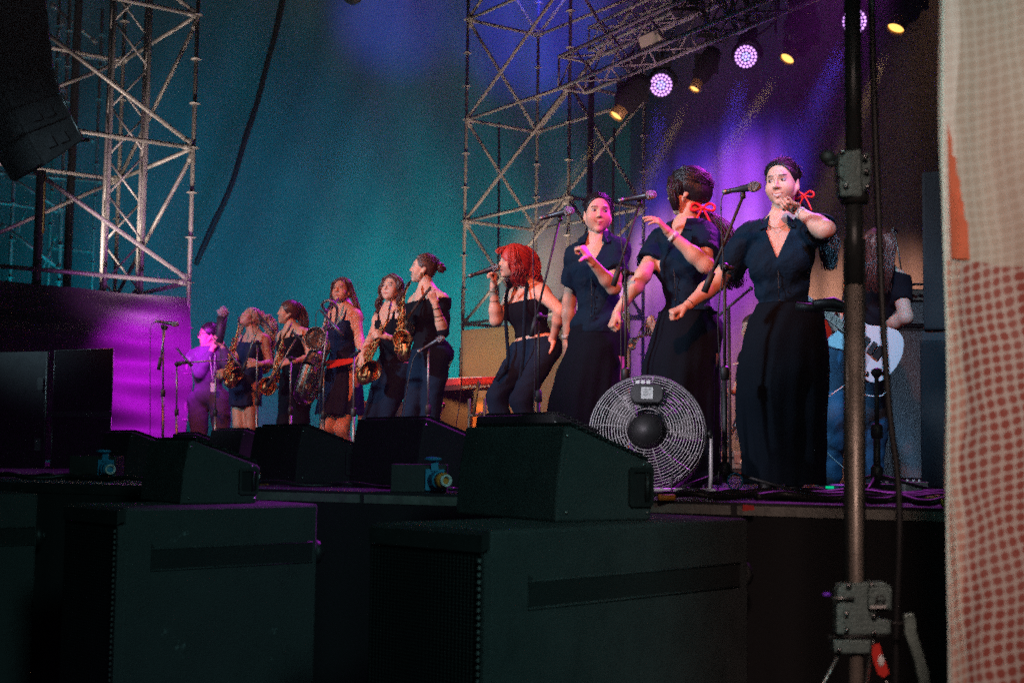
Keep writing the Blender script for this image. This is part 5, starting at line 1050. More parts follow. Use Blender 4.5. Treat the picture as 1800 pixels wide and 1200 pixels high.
def stand(px, Y, top_py, label, boom=None, r=.010, tripod=True, round_base=False, m='black', lean=0):
    b = floor_at(px, Y); top = A(px + lean, top_py, Y); t = thing('microphone_stand', label, 'microphone stand', b, 'microphone stands'); mid = lerp(b, top, .52)
    mb = MB(); mb.tube([b + Vector((0, 0, .04)), mid], r * 1.25, 10); mb.tube([mid, top], r * .8, 10); mb.build('pole', M[m], t)
    mb = MB(); mb.lathe([(r * 1.3, -.03), (r * 2.1, -.025), (r * 2.1, .03), (r * 1.2, .04)], mid, (0, 0, 1), 12); mb.build('height_clutch', M['black'], t)
    hub = b + Vector((0, 0, .10)); mb = MB(); mb.lathe([(.018, -.03), (.028, -.02), (.028, .03), (.018, .045)], hub, (0, 0, 1), 12); mb.build('hub', M['black'], t)
    for k in range(3):
        a = R(25 + 120 * k + px); e = b + Vector((math.cos(a) * .34, math.sin(a) * .34, .012)); mb = MB(); mb.tube([hub, e], .008, 8); lg = mb.build('leg', M[m], t)
        mb = MB(); mb.ball(e, (.014, .014, .011), 8, 6); mb.build('rubber_foot', M['rubber'], lg)
    if boom:
        p0, p1 = [A(*q) for q in boom]; cp = top; mb = MB(); mb.ball(cp, .024, 10, 8); mb.cyl(cp - Vector((0, .035, 0)), cp + Vector((0, .035, 0)), .012); mb.tube([cp, cp + Vector((.045, -.01, -.005))], .010, 8); mb.build('clutch', M['black'], t)
        mb = MB(); mb.tube([p0, p1], r * .75, 8); mb.build('boom', M[m], t)
        d = (p0 - p1).normalized(); mb = MB(); mb.tube([p0 - d * .0, p0 - d * .11], r * 1.6, 10); mb.build('counterweight', M['black'], t)
        mb = MB(); mb.ball(p1, .016, 8, 6); mb.tube([p1, p1 + Vector((0, 0, .025))], .013, 8); mb.build('mic_clip', M['black'], t)
    return t
def cable(pts, label, r=.0035, m='rubber', name='cable'):
    mb = MB(); mb.tube(smooth_path(pts, 6), r, 6); return tag(mb.build(name, M[m]), label, 'cable')
mic(A(1277, 337, 6.75), A(1337, 326, 6.62), 'microphone nearest the right singer, pointing at her face')
stand(1274, 6.8, 470, 'black boom stand in front of the right singer', [(1238, 514, 6.8), (1306, 345, 6.7)], .011)
cable([A(1276, 338, 6.75), A(1268, 352, 6.75), A(1268, 400, 6.74), A(1271, 470, 6.74), A(1262, 560, 6.74), A(1268, 700, 6.74), floor_at(1262, 6.7)], 'cable drooping from the right singer microphone down her stand')
mic(A(1094, 352, 7.3), A(1154, 341, 7.25), 'microphone on the middle stand, beside the lifted open hand')
stand(1100, 7.35, 480, 'black boom stand between the smiling singer and the one with the bow', [(1078, 503, 7.35), (1124, 358, 7.3)], .010)
cable([A(1095, 352, 7.3), A(1089, 366, 7.3), A(1090, 400, 7.3), A(1094, 440, 7.3), A(1099, 480, 7.3), A(1092, 560, 7.3), A(1092, 640, 7.3), floor_at(1094, 7.3)], 'cable looping off the middle stand microphone')
mic(A(954, 383, 7.45), A(1009, 369, 7.38), 'microphone on the tall stand left of the smiling singer')
stand(947, 7.5, 556, 'tall black boom stand crossing in front of the red haired singer', [(934, 592, 7.5), (984, 386, 7.43)], .009)
cable([A(955, 384, 7.45), A(941, 400, 7.45), A(937, 440, 7.45), A(938, 500, 7.45), A(941, 540, 7.45), A(940, 620, 7.45), floor_at(938, 7.45)], 'cable hanging from the microphone above the red haired singer')
mic(A(829, 484, 9.12), A(879, 468, 9.12), 'microphone held by the red haired singer')
cable([A(829, 484, 9.12), A(815, 494, 9.12), A(811, 540, 9.15), A(812, 620, 9.15), A(810, 690, 9.15), A(800, 760, 9.1), floor_at(790, 9.0)], 'long cable falling from the hand held microphone')
mic(A(739, 616, 9.0), A(781, 592, 9.0), 'purple lit microphone in front of the saxophonist with the bun')
stand(753, 9.02, 612, 'short stand in front of the saxophonist with the bun', None, .010, m='dull')
cable([A(738, 617, 9.0), A(728, 628, 9.0), A(722, 650, 9.0), A(716, 680, 9.0), A(710, 730, 9.0), floor_at(706, 9.0)], 'thin cable below the microphone by the player with the bun')
stand(622, 10.2, 628, 'straight stand by the player with long curls', None, .010, m='dull')
mic(A(616, 628, 10.2), A(632, 616, 10.1), 'small black microphone by the red belt', thin=True)
mic(A(563, 545, 10.9), A(601, 588, 10.8), 'slim microphone pointing into the silver baritone bell', thin=True)
stand(569, 10.9, 640, 'stand before the large silver saxophone', [(562, 690, 10.9), (575, 578, 10.85)], .010, m='dull')
cable([A(563, 545, 10.9), A(557, 548, 10.9), A(555, 570, 10.9), A(557, 620, 10.9), A(562, 700, 10.9), floor_at(560, 10.9)], 'cable arching behind the slim baritone microphone')
mic(A(514, 584, 11.8), A(549, 610, 11.7), 'black microphone in front of the smiling profile saxophonist', thin=True)
stand(511, 11.9, 630, 'stand in front of the smiling profile saxophonist', [(470, 680, 11.9), (522, 592, 11.8)], .010, m='dull')
mic(A(455, 553, 12.3), A(481, 584, 12.2), 'black microphone pointing at the blonde saxophonist', thin=True)
stand(452, 12.4, 602, 'stand in front of the blonde saxophonist', [(426, 655, 12.4), (458, 562, 12.3)], .010, m='dull')
cable([A(455, 552, 12.3), A(450, 544, 12.3), A(443, 548, 12.3), A(443, 570, 12.3), A(447, 590, 12.3)], 'small cable loop above the blonde saxophonist microphone')
stand(379, 13.2, 642, 'stand in front of the man with glasses', None, .010, m='dull')
mic(A(393, 604, 13.0), A(426, 648, 12.9), 'slim microphone at the bell of the leftmost saxophone', thin=True)
stand(311, 13.0, 640, 'stand with a long magenta lit horizontal arm', [(311, 638, 13.0), (405, 632, 13.0)], .010, m='dull')
mic(A(310, 611, 13.0), A(337, 643, 12.95), 'slim microphone above the horizontal arm', thin=True)
mic(A(277, 565, 12.0), A(314, 570, 12.0), 'microphone at the far left against the magenta curtain')
stand(287, 12.05, 574, 'lone stand at the far left against the magenta curtain', [(279, 650, 12.05), (291, 577, 12.0)], .010, m='dull')
cable([A(277, 565, 12), A(266, 572, 12), A(264, 600, 12), A(264, 700, 12), floor_at(265, 12)], 'thin cable hanging beside the lone stand at the far left', .003)
# second stand at the far right behind the black pole
stand(1541, 6.2, 655, 'stand behind the foreground cable at the right, with a heavy boom arm', [(1400, 538, 6.3), (1492, 548, 6.2)], .013)
mb = MB(); mb.tube([A(1430, 535, 6.25), A(1465, 532, 6.25), A(1500, 545, 6.2)], [.022, .028, .016], 10); tag(mb.build('black_microphone', M['rubber']), 'black microphone arm reaching to the right singer hip', 'microphone')
# ------------------------------------------------------------------ saxophones
def sax(name, label, Y, dy, neck, top, bot, bell, bell_to, rb, r0=.012, r1=.034, m='brass', inside='brass_shade', bow=.5, keys=46, seed=1, group='saxophones'):
    P = lambda q, e=0: A(q[0], q[1], Y - dy - e); root = thing(name, label, 'saxophone', P(bot), group)
    mb = MB(); n = [P(q, (q[2] if len(q) > 2 else 0)) for q in neck]; mp = n[:2]; mb.tube([mp[0], lerp(mp[0], mp[1], .8), mp[1]], [.006, .011, .012], 10); mb.build('mouthpiece', M['black'], root)
    mb = MB(); mb.lathe([(.0135, -.004), (.0135, .006)], lerp(mp[0], mp[1], .5), mp[1] - mp[0], 10, False); mb.lathe([(.014, 0), (.014, .008)], mp[1], mp[1] - mp[0], 10, False); mb.build('ligature', M['nickel'], root)
    mb = MB(); mb.tube(smooth_path(n[1:] + [P(top)], 5), [.008 + .004 * i / (5 * (len(n) - 1)) for i in range(5 * (len(n) - 1) + 1)], 10); mb.build('neck', M[m], root)
    t_, b_ = P(top), P(bot); bl, bt = P(bell, .04), P(bell_to, .14); ax = (b_ - t_).normalized(); side = (bl - b_); side = (side - ax * side.dot(ax)); side = side.normalized() if side.length > 1e-4 else Vector((0, -1, 0))
    mb = MB(); body = [t_, lerp(t_, b_, .5), lerp(t_, b_, .92)]; lo = lerp(t_, b_, .92); sep = max((bl - lo).dot(side) * .9, r1 * 2.4)
    bw = [lo + side * (sep / 2) * (1 - math.cos(a)) + ax * sep * bow * math.sin(a) for a in np.linspace(0, math.pi, 9)]
    pts = body[:-1] + bw + [lerp(bw[-1], bl, .5)]; rad = list(np.linspace(r0, r1, 3))[:-1] + [r1 + (r1 * .25) * i / 8 for i in range(9)] + [r1 * 1.35]
    mb.tube(pts, rad, 14, caps=False); mb.build('body', M[m], root)
    fd = (bt - bl).normalized(); s0 = pts[-1]; s0r = rad[-1]; mb = MB(); pr = []
    K = 9; ring = []; x0 = None
    cpts = smooth_path([s0 - (bl - s0) * .01, s0, bl - fd * rb * .9, bl], 4)[4:]
    rr = [s0r + (rb * .52 - s0r) * (i / (len(cpts) - 1)) ** 1.5 for i in range(len(cpts))]
    mb.tube(cpts[:-1], rr[:-1], 20, caps=False); e = cpts[-2]; mb.lathe([(rr[-2], 0), (rb * .62, rb * .35), (rb * .82, rb * .62), (rb * .97, rb * .78), (rb, rb * .82), (rb * .985, rb * .85), (rb * .95, rb * .80)], e, fd, 28, False); mb.build('bell', M[m], root)
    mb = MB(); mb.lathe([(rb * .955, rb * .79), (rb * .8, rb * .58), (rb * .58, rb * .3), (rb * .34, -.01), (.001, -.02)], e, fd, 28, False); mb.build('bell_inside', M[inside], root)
    rim = e + fd * rb * .83; bx, by, _ = basis(fd); mb = MB(); mb.tube([rim + (bx * math.cos(a) + by * math.sin(a)) * rb for a in np.linspace(0, 6.283, 25)[:-1]], .0065, 6, closed=True); mb.build('rim', M[m], root)
    rnd = random.Random(seed); L = (b_ - t_).length; q2 = ax.cross(side).normalized()
    if q2.y > 0: q2 = -q2
    cups = MB(); rods = MB()
    for i in range(keys):
        tt = .08 + .86 * i / keys; c = lerp(t_, b_, tt); rl = r0 + (r1 - r0) * tt; an = rnd.uniform(-1.4, 1.4); dr = (q2 * math.cos(an) + side * math.sin(an)).normalized(); kr = rl * rnd.uniform(.35, .72)
        cups.lathe([(kr * .3, 0), (kr, .004), (kr, .009), (kr * .8, .0115), (.001, .010)], c + dr * (rl + .004), dr, 10, False)
        if rnd.random() < .8: rods.ball(c + dr * (rl + .020) + ax * rnd.uniform(-.02, .02), (.008, .008, .014), 6, 5)
    for k in range(5):
        an = -1.3 + .65 * k; dr = (q2 * math.cos(an) + side * math.sin(an)).normalized(); t0 = rnd.uniform(.05, .3); t1 = rnd.uniform(.6, .95)
        rods.tube([lerp(t_, b_, t0) + dr * (r0 + (r1 - r0) * t0 + .013), lerp(t_, b_, t1) + dr * (r0 + (r1 - r0) * t1 + .013)], .0032, 6)
        for w_ in range(7):
            a_ = t0 + (t1 - t0) * w_ / 6; c = lerp(t_, b_, a_); rods.tube([c + dr * (r0 + (r1 - r0) * a_), c + dr * (r0 + (r1 - r0) * a_ + .013)], .0028, 5)
    for k in range(3):
        c = lerp(bw[-1], bl, .1 + .3 * k); cups.lathe([(r1 * .9, 0), (r1 * .95, .007), (r1 * .5, .012), (.001, .012)], c + q2 * (r1 * 1.25), q2, 14, False); rods.tube([c + q2 * (r1 * 1.3 + .012) - ax * .03, c + q2 * (r1 * 1.3 + .012) + ax * .05], .004, 6)
    cups.build('key_cups', M[m], root); rods.build('key_rods', M[m], root); return root
sax('saxophone', 'brass saxophone hanging upright before the player with the bun', 10.5, .28, [(722, 493, -.16), (716, 503, -.12), (711, 516, -.04)], (709, 524), (706, 628), (711, 596), (700, 598), .071, .011, .033, seed=2, bow=.45)
sax('saxophone', 'brass saxophone slanting down across the player with long curls, its bell facing the camera', 11.3, .28, [(688, 530, -.12), (685, 543, -.05), (683, 556, -.02)], (680, 566), (632, 664), (650, 648), (655, 655), .084, .012, .036, seed=3)
sax('baritone_saxophone', 'large dull silver baritone saxophone with its bell up by the player chest', 11.9, .30, [(595, 524, -.14), (588, 534, -.08), (578, 540, -.04)], (574, 556), (543, 706), (559, 598), (550, 594), .098, .016, .052, m='nickel', inside='nickel_shade', bow=.3, keys=50, seed=4, group=None)
mb = MB(); mb.tube(smooth_path([A(574, 548, 11.6), A(566, 535, 11.58), (A(578, 528, 11.55)), A(592, 540, 11.55), A(590, 566, 11.58), A(580, 578, 11.6)], 5), .013, 10); tag(mb.build('looped_tubing', M['nickel']), 'looped silver tubing at the top of the baritone saxophone', 'saxophone tubing')
sax('saxophone', 'brass saxophone of the smiling profile player, its round bell low at the left', 13.0, .30, [(513, 567, -.1), (507, 580, -.04), (500, 590, -.02)], (497, 597), (476, 690), (472, 677), (468, 680), .082, .012, .034, seed=5)
sax('saxophone', 'brass saxophone at the far left, held away from the blonde player', 13.6, .32, [(420, 556, 0), (420, 568, 0), (419, 578, 0)], (417, 586), (398, 675), (415, 655), (420, 662), .062, .011, .032, seed=6)
sax('saxophone', 'reddish brass saxophone half hidden between the blonde and the profile player', 14.2, .30, [(478, 575, 0), (479, 584, 0), (480, 592, 0)], (479, 597), (470, 650), (466, 612), (462, 610), .05, .011, .032, seed=7)
# horn of the man with glasses: dark raised tube, its bell glare built as a pale fuzzy ball, and the trumpet
t = thing('raised_horn', 'dark horn raised upright by the man with glasses, with its bell glare as a pale fuzzy ball', 'horn', A(388, 600, 13.6))
mb = MB(); mb.tube([A(384, 604, 13.65), A(388, 580, 13.7), A(391, 556, 13.7)], [.045, .05, .052], 12); mb.build('tube', M['black'], t)
mb = MB(); 
for k in range(70):
    a = random.uniform(0, 6.28); b_ = random.uniform(-1, 1.5); d = Vector((math.cos(a) * math.cos(b_), math.sin(a) * math.cos(b_), math.sin(b_))); mb.tube([A(392, 550, 13.7), A(392, 550, 13.7) + d * random.uniform(.055, .07)], [.016, .006], 5)
mb.ball(A(392, 550, 13.7), .052, 14, 10); mb.build('bell_glare', mat('glare_grey', (.36, .30, .34), .9), t)
t = thing('trumpet', 'pale trumpet bell pointing down left beside the singer with the bow', 'trumpet', A(1112, 605, 11.8)); mp_ = A(1172, 556, 12.1); be = A(1108, 604, 11.8); d = (be - mp_).normalized()
mb = MB(); mb.lathe([(.006, 0), (.007, .2), (.012, .30), (.022, .36), (.035, .40), (.055, .435), (.063, .445), (.062, .448), (.05, .43)], be - d * .445, d, 24, False); mb.build('bell', M['nickel'], t)
mb = MB(); q0 = A(1140, 575, 11.9); mb.tube(smooth_path([mp_, q0 + Vector((0, 0, .05)), q0 + d * .12 + Vector((0, 0, .03)), q0 + d * .13 - Vector((0, 0, .03)), q0 - Vector((0, 0, .05)), q0 - d * .12], 5), .007, 8)
for k in (-.03, 0, .03): mb.cyl(q0 + d * k - Vector((0, 0, .07)), q0 + d * k + Vector((0, 0, .08)), .011)
mb.build('valves', M['nickel'], t)
t = thing('trombone_slide', 'shiny brass trombone slide standing up behind the black pole', 'trombone', A(1484, 540, 9.2))
mb = MB()
for dx in (0, 5): mb.tube([A(1480 + dx * .6, 548, 9.2), A(1487 + dx, 455, 9.2)], .007, 8)
mb.tube([A(1487, 457, 9.2), A(1490, 452, 9.2), A(1492, 457, 9.2)], .008, 8); mb.tube([A(1482, 508, 9.2), A(1488, 508, 9.2)], .006, 6); mb.build('slide', M['brass'], t)
# ------------------------------------------------------------------ guitar
t = thing('electric_guitar', 'white electric guitar with pale pink fretboard held by the guitarist', 'guitar', A(1530, 610, 7.95))
GY = 7.93; g0 = A(1520, 606, GY); ng = (A(1455, 548, GY) - A(1512, 590, GY)).normalized(); gn = Vector((.05, -1, .12)).normalized(); gn = (gn - ng * gn.dot(ng)).normalized(); gs = ng.cross(gn)
if gs.z < 0: gs = -gs
out = [(.19, .035), (.20, .085), (.245, .135), (.235, .165), (.19, .165), (.13, .12), (.06, .105), (-.02, .15), (-.10, .185), (-.17, .155), (-.215, .06), (-.215, -.06), (-.17, -.155), (-.08, -.17), (-.01, -.12), (.06, -.10), (.12, -.125), (.175, -.14), (.195, -.10), (.18, -.035)]
op = smooth_path([g0 + ng * a + gs * b for a, b in out] + [g0 + ng * out[0][0] + gs * out[0][1]], 4)[:-1]
M['guitar'] = mat('white_guitar_lacquer', (.62, .66, .66), .25); mb = MB(); mb.prism([p + gn * .02 for p in op], -gn * .042); mb.build('body', M['guitar'], t, bevel=.006)
mb = MB(); mb.prism([g0 + ng * a + gs * b + gn * .0205 for a, b in ((.17, .03), (.12, -.09), (-.02, -.10), (-.08, -.13), (-.06, -.03), (.02, .05))], gn * .003); mb.build('pickguard', mat('pearl_pickguard', (.5, .5, .5), .3), t)
M['fretb'] = mat('maple_fretboard', (.75, .42, .30), .4); mb = MB(); mb.prism([g0 + ng * a + gs * b + gn * .024 for a, b in ((.10, .027), (.10, -.027), (.62, -.022), (.62, .022))], gn * .016); nk = mb.build('neck', M['fretb'], t)
mb = MB()
for k in range(20): c = g0 + ng * (.12 + .50 * (1 - .93 ** k) * 1.3) + gn * .0405; mb.tube([c + gs * .024, c - gs * .024], .0018, 5)
mb.build('frets', M['dull'], nk)
mb = MB()
for k in range(6): c = gs * (-.018 + .0072 * k) + gn * .046; mb.tube([g0 - ng * .07 + c, g0 + ng * .64 + c], .0009, 4)
mb.build('strings', M['chrome'], t)
for a in (.07, .01, -.04):
    mb = MB(); mb.box(g0 + ng * a + gn * .03, (.030, .078, .014), Matrix((ng, gs, gn)).transposed()); mb.build('pickup', M['black'], t)
mb = MB(); mb.box(g0 - ng * .085 + gn * .028, (.04, .085, .012), Matrix((ng, gs, gn)).transposed()); mb.build('bridge', M['chrome'], t)
mb = MB(); mb.prism([g0 + ng * a + gs * b + gn * .02 for a, b in ((.62, .024), (.62, -.024), (.66, -.045), (.78, -.03), (.79, .03), (.70, .04))], gn * .014); hs = mb.build('headstock', M['fretb'], t)
mb = MB()
for a, b in ((-.12, -.11), (-.15, -.08), (-.10, -.14)): mb.lathe([(.012, 0), (.011, .014), (.001, .015)], g0 + ng * a + gs * b + gn * .021, gn, 10)
mb.build('knobs', M['chrome'], t)
mb = MB(); mb.tube(smooth_path([g0 + ng * .2 + gs * .12, s11_ := Vector(s11.P(-.10, .14, .7)), Vector(s11.P(0, .05, 1.05)), Vector(s11.P(.12, -.1, .9))], 6), .02, 6, squash=(gn, .15)); tag(mb.build('guitar_strap', M['black']), 'black strap holding the white guitar on the guitarist', 'strap')
cable([g0 - ng * .2 - gs * .05, g0 - ng * .25 - gs * .18, g0 - ng * .12 - gs * .26, g0 - ng * .05 - gs * .24, g0 + ng * .0 - gs * .6, floor_at(1520, 8.2)], 'white guitar lead looping below the white guitar', .004, 'white')
# red bodied guitar on a stand and orange panel behind the pole
t = thing('red_guitar', 'red guitar body peeking out behind the right singer skirt', 'guitar', floor_at(1462, 10.5)); mb = MB(); c = A(1458, 600, 10.5)
mb.lathe([(.001, -.02), (.17, -.02), (.18, 0), (.17, .02), (.001, .02)], c, (.2, -1, .1), 24); mb.build('body', mat('red_guitar_lacquer', (.35, .03, .015), .25), t); mb = MB(); mb.tube([c, c + Vector((.25, 0, .55))], .02, 6); mb.build('neck', M['black'], t)
t = thing('organ_cabinet', 'orange wooden cabinet glimpsed between the skirt and the black pole', 'cabinet', floor_at(1452, 11.0)); M['owood'] = mat('orange_wood', (.80, .20, .02), .5, 0, .1, 20, .3, 4)
mb = MB(); mb.box(floor_at(1454, 11.2) + Vector((0, .2, .42)), (.22, .4, .84)); mb.build('body', M['owood'], t, bevel=.01)
mb = MB(); mb.box(floor_at(1454, 11.2) + Vector((.03, -.012, .45)), (.008, .02, .7)); mb.build('seam', M['black'], t)
# bass amp and cabinet
t = thing('bass_amplifier', 'blue lit amplifier head with a row of knobs on the tall cabinet', 'amplifier', A(1612, 560, 9.6)); ac = floor_at(1616, 9.7)
mb = MB(); mb.box(ac + Vector((.05, .14, 1.24)), (.56, .25, .27)); mb.build('case', M['cab'], t, bevel=.01)
mb = MB(); mb.box(ac + Vector((.05, .005, 1.33)), (.52, .012, .07)); mb.build('control_panel', M['edge'], t)
mb = MB(); mb.box(ac + Vector((.05, .005, 1.20)), (.52, .012, .15)); mb.build('front_cloth', mat('silver_blue_grille', (.10, .13, .15), .7, 0, .6, 300), t)
mb = MB()
for k in range(8): mb.lathe([(.013, 0), (.011, .02), (.001, .021)], ac + Vector((-.16 + k * .055, -.002, 1.33)), (0, -1, 0), 10)
mb.build('knob', M['black'], t); mb = MB(); mb.tube([ac + Vector((-.05, .1, 1.38)), ac + Vector((0, .1, 1.42)), ac + Vector((.12, .1, 1.42)), ac + Vector((.17, .1, 1.38))], .010, 6); mb.build('handle', M['black'], t)
t = thing('bass_cabinet', 'tall cabinet with sparkly blue grey grille cloth behind the guitarist', 'loudspeaker', ac)
mb = MB(); mb.box(ac + Vector((0.0, .14, .55)), (.60, .22, 1.1)); mb.build('case', M['cab'], t, bevel=.012)
mb = MB(); mb.box(ac + Vector((0, .018, .55)), (.56, .016, 1.04)); mb.build('grille_cloth', mat('sparkle_grille', (.10, .12, .14), .6, .2, .8, 160, .5, 120), t)
t = thing('small_microphone', 'small microphone on a thin upright above the amplifier', 'microphone', A(1573, 415, 9.4)); mb = MB(); mb.ball(A(1573, 408, 9.4), .022, 10, 8); mb.ball(A(1570, 404, 9.38), .014); mb.build('capsule', M['micmesh'], t); mb = MB(); mb.tube([A(1573, 412, 9.4), A(1580, 445, 9.4), A(1584, 475, 9.4)], .006, 6); mb.build('shaft', M['dull'], t)
# ------------------------------------------------------------------ keyboard, tan board, cabinet, drums
t = thing('wooden_cabinet', 'dark wooden speaker cabinet with an orange end panel behind the wedges', 'cabinet', floor_at(810, 11.6)); c = floor_at(808, 11.6)
mb = MB(); mb.box(c + Vector((-.09, .3, .34)), (.38, .55, .74)); mb.build('body', mat('dark_brown_wood', (.13, .035, .02), .5, 0, .1, 15, .4, 3), t, bevel=.01)
mb = MB(); mb.box(c + Vector((.155, .3, .30)), (.105, .54, .66)); mb.build('end_panel', M['owood'], t, bevel=.006)
mb = MB(); mb.box(c + Vector((.01, .28, .73)), (.62, .60, .035)); mb.build('top', mat('brown_wood', (.26, .07, .03), .5, 0, .1, 15, .4, 3), t)
t = thing('keyboard', 'red stage keyboard with pale lettering on its rear panel', 'keyboard', A(845, 678, 11.2)); a = A(808, 676, 11.1); b = A(882, 673, 11.3); ex_ = (b - a).normalized(); up = Vector((0, 0, 1)); bk = Vector((-ex_.y, ex_.x, 0))
mb = MB(); mb.prism([a, b, b + bk * .28, a + bk * .28], up * .055); mb.build('case', mat('red_keyboard', (.50, .04, .04), .35), t, bevel=.006)
mb = MB(); mb.prism([a - bk * .004 - up * .035, b - bk * .004 - up * .035, b - bk * .0, a - bk * .0], -bk * .006); mb.prism([a - up * .04, b - up * .04, b + bk * .27 - up * .04, a + bk * .27 - up * .04], up * .038); mb.build('rear_panel', mat('dark_red_panel', (.08, .02, .02), .4), t)
text_obj('nord electro 4', a + ex_ * .012 - bk * .014 - up * .03, ex_, up, .024, M['text'], t, width=.26)
mb = MB()
for k in range(16): mb.box(a + ex_ * (.02 + .02 * k) + bk * .22 + up * .058, (.017, .1, .006))
mb.build('keys', M['white'], t)
t = thing('keyboard_stand', 'black keyboard stand with a tilted arm in front of the orange panel', 'stand', floor_at(838, 11.0)); mb = MB(); mb.tube([A(842, 670, 11.0), A(836, 700, 11.0), A(833, 730, 11.0)], .014, 8); mb.tube([A(822, 731, 11.0), A(846, 728, 11.0)], .012, 8); mb.ball(A(845, 728, 11.0), .022); mb.build('frame', M['black'], t); mb = MB()
for x in (825, 852): mb.tube([A(x, 700, 11.1), floor_at(x, 11.1)], .014, 8)
mb.build('leg', M['black'], t)
t = thing('tan_board', 'large tan sheet leaning behind the red haired singer, lit yellow', 'board', floor_at(870, 14.0))
a = floor_at(807, 14.2); b = floor_at(1106, 13.2); ha = A(812, 581, 14.2); hb = A(1000, 560, 13.55)
def tbf(p, u, v): return p + Vector((0, .05 * math.sin(u * 7) + .015 * math.sin(v * 5 + u * 3), 0))
tb1 = sheet('sheet', [(a.x, a.y, .02), (b.x, b.y, .02), (b.x, b.y, hb.z + .04), (a.x, a.y, ha.z)], mat('tan_fabric', (.34, .24, .11), .85, 0, .2, 20, .3, 3), 24, 16, tbf, t); sd_ = tb1.modifiers.new('s', 'SOLIDIFY'); sd_.thickness = .02
mb = MB()
for q in (a, b): mb.tube([q + Vector((0, .08, 0)), q + Vector((0, .08, 1.25))], .018, 8)
mb.build('frame', M['black'], t)
t = thing('road_case', 'silver blue metal road case with latches behind the singers', 'case', floor_at(1282, 11.3)); c = floor_at(1284, 11.3)
mb = MB(); mb.box(c + Vector((0, .3, .13)), (.52, .5, .15)); mb.build('body', M['edge'], t, bevel=.012); mb = MB(); mb.box(c + Vector((0, .046, .15)), (.50, .006, .02)); mb.build('lid_seam', M['black'], t); mb = MB()
for x in (-.12, .06): mb.box(c + Vector((x, .042, .14)), (.05, .014, .07))
mb.build('latch', M['dull'], t); mb = MB(); mb.box(c + Vector((0, .3, .025)), (.5, .48, .05)); mb.build('base', M['black'], t)
t = thing('drum_hardware', 'tangle of chrome drum stand legs on the silver case', 'drum stand', floor_at(1298, 11.5)); mb = MB(); rnd = random.Random(3)
for k in range(9):
    q = c + Vector((rnd.uniform(-.05, .3), .3 + rnd.uniform(-.1, .1), .22)); mb.tube([q, q + Vector((rnd.uniform(-.15, .15), rnd.uniform(-.1, .1), rnd.uniform(.15, .34)))], .009, 6)
mb.build('leg', M['chrome'], t); mb = MB(); mb.ball(c + Vector((.1, .3, .42)), .03); mb.tube([c + Vector((.1, .3, .3)), c + Vector((.12, .3, .75))], .012, 8); mb.build('post', M['chrome'], t)
t = thing('boom_stand', 'purple boom stand with a slanting arm behind the two right singers', 'microphone stand', floor_at(1284, 11.0)); mb = MB(); mb.tube([floor_at(1284, 11.0), A(1281, 540, 11.0)], .014, 8); mb.build('pole', M['black'], t)
mb = MB(); mb.tube([A(1262, 556, 11.0), A(1320, 507, 11.0)], .011, 8); mb.ball(A(1320, 507, 11.0), .018); mb.build('boom', M['black'], t)
for (x0, y0, x1, y1, lb) in ((1322, 632, 1291, 640, 'drumstick in the hand of the half hidden drummer'),):
    mb = MB(); mb.tube([A(x0, y0, 11.2), A(x1, y1, 11.1)], .007, 6); mb.ball(A(x1, y1, 11.1), .011); tag(mb.build('drumstick', M['white']), lb, 'drumstick')
# wood strip furniture behind the left players
t = thing('low_riser', 'low brown riser with pale metal edges behind the players with curls', 'riser', floor_at(680, 13)); c0 = floor_at(628, 13.2); c1_ = floor_at(712, 13.2)
mb = MB(); mb.prism([c0, c1_, c1_ + Vector((0, .8, 0)), c0 + Vector((0, .8, 0))], (0, 0, .62)); mb.build('body', mat('brown_panel', (.13, .06, .05), .6, 0, .2, 10, .3, 3), t); mb = MB()
for z in (.46, .62): mb.prism([c0 + Vector((0, -.012, z)), c1_ + Vector((0, -.012, z)), c1_ + Vector((0, -.002, z)), c0 + Vector((0, -.002, z))], (0, 0, .02))
mb.build('edge_strip', M['dull'], t)
t = thing('saxophone_on_floor', 'small gold horn standing on the stage beside the orange ended cabinet', 'saxophone', floor_at(771, 10.6)); mb = MB(); mb.tube(smooth_path([floor_at(768, 10.6) + Vector((0, 0, .05)), A(769, 735, 10.6), A(773, 715, 10.6), A(774, 700, 10.6)], 4), [.03] * 4 + [.028] * 4 + [.018] * 4 + [.01], 10); mb.ball(A(777, 713, 10.55), .03); mb.ball(A(770, 722, 10.5), .022); mb.build('body', M['brass'], t)
# ------------------------------------------------------------------ fan
FC = A(1138, 762, 6.45); fr = 101 * 6.45 / F; fn_ = Vector((-.12, -.97, .18)).normalized(); fx, fy, _ = basis(fn_)
if fy.z < 0: fy = -fy
t = thing('floor_fan', 'round chrome caged floor fan seen from behind, with black motor and grey label', 'fan', floor_at(1138, 6.5)); M['wire'] = mat('chrome_wire', (.60, .58, .58), .35, .35)
def ringp(r, z, n=48): return [FC + (fx * math.cos(a) + fy * math.sin(a)) * r + fn_ * z for a in np.linspace(0, 2 * math.pi, n + 1)[:-1]]
mb = MB()
for r_ in np.linspace(.36, .95, 13): mb.tube(ringp(fr * r_, .075 * math.sqrt(max(0, 1 - r_ ** 4)) + .03), .0022, 5, closed=True)
for k in range(16):
    a = 2 * math.pi * k / 16 + .1; mb.tube([FC + (fx * math.cos(a) + fy * math.sin(a)) * fr * r_ + fn_ * (.077 * math.sqrt(max(0, 1 - r_ ** 4)) + .032) for r_ in np.linspace(.34, .99, 8)], .0020, 4)
mb.build('rear_cage', M['wire'], t)
mb = MB()
for r_ in np.linspace(.2, .95, 11): mb.tube(ringp(fr * r_, -.13 - .03 * math.sqrt(max(0, 1 - r_ ** 4))), .0016, 4, closed=True)
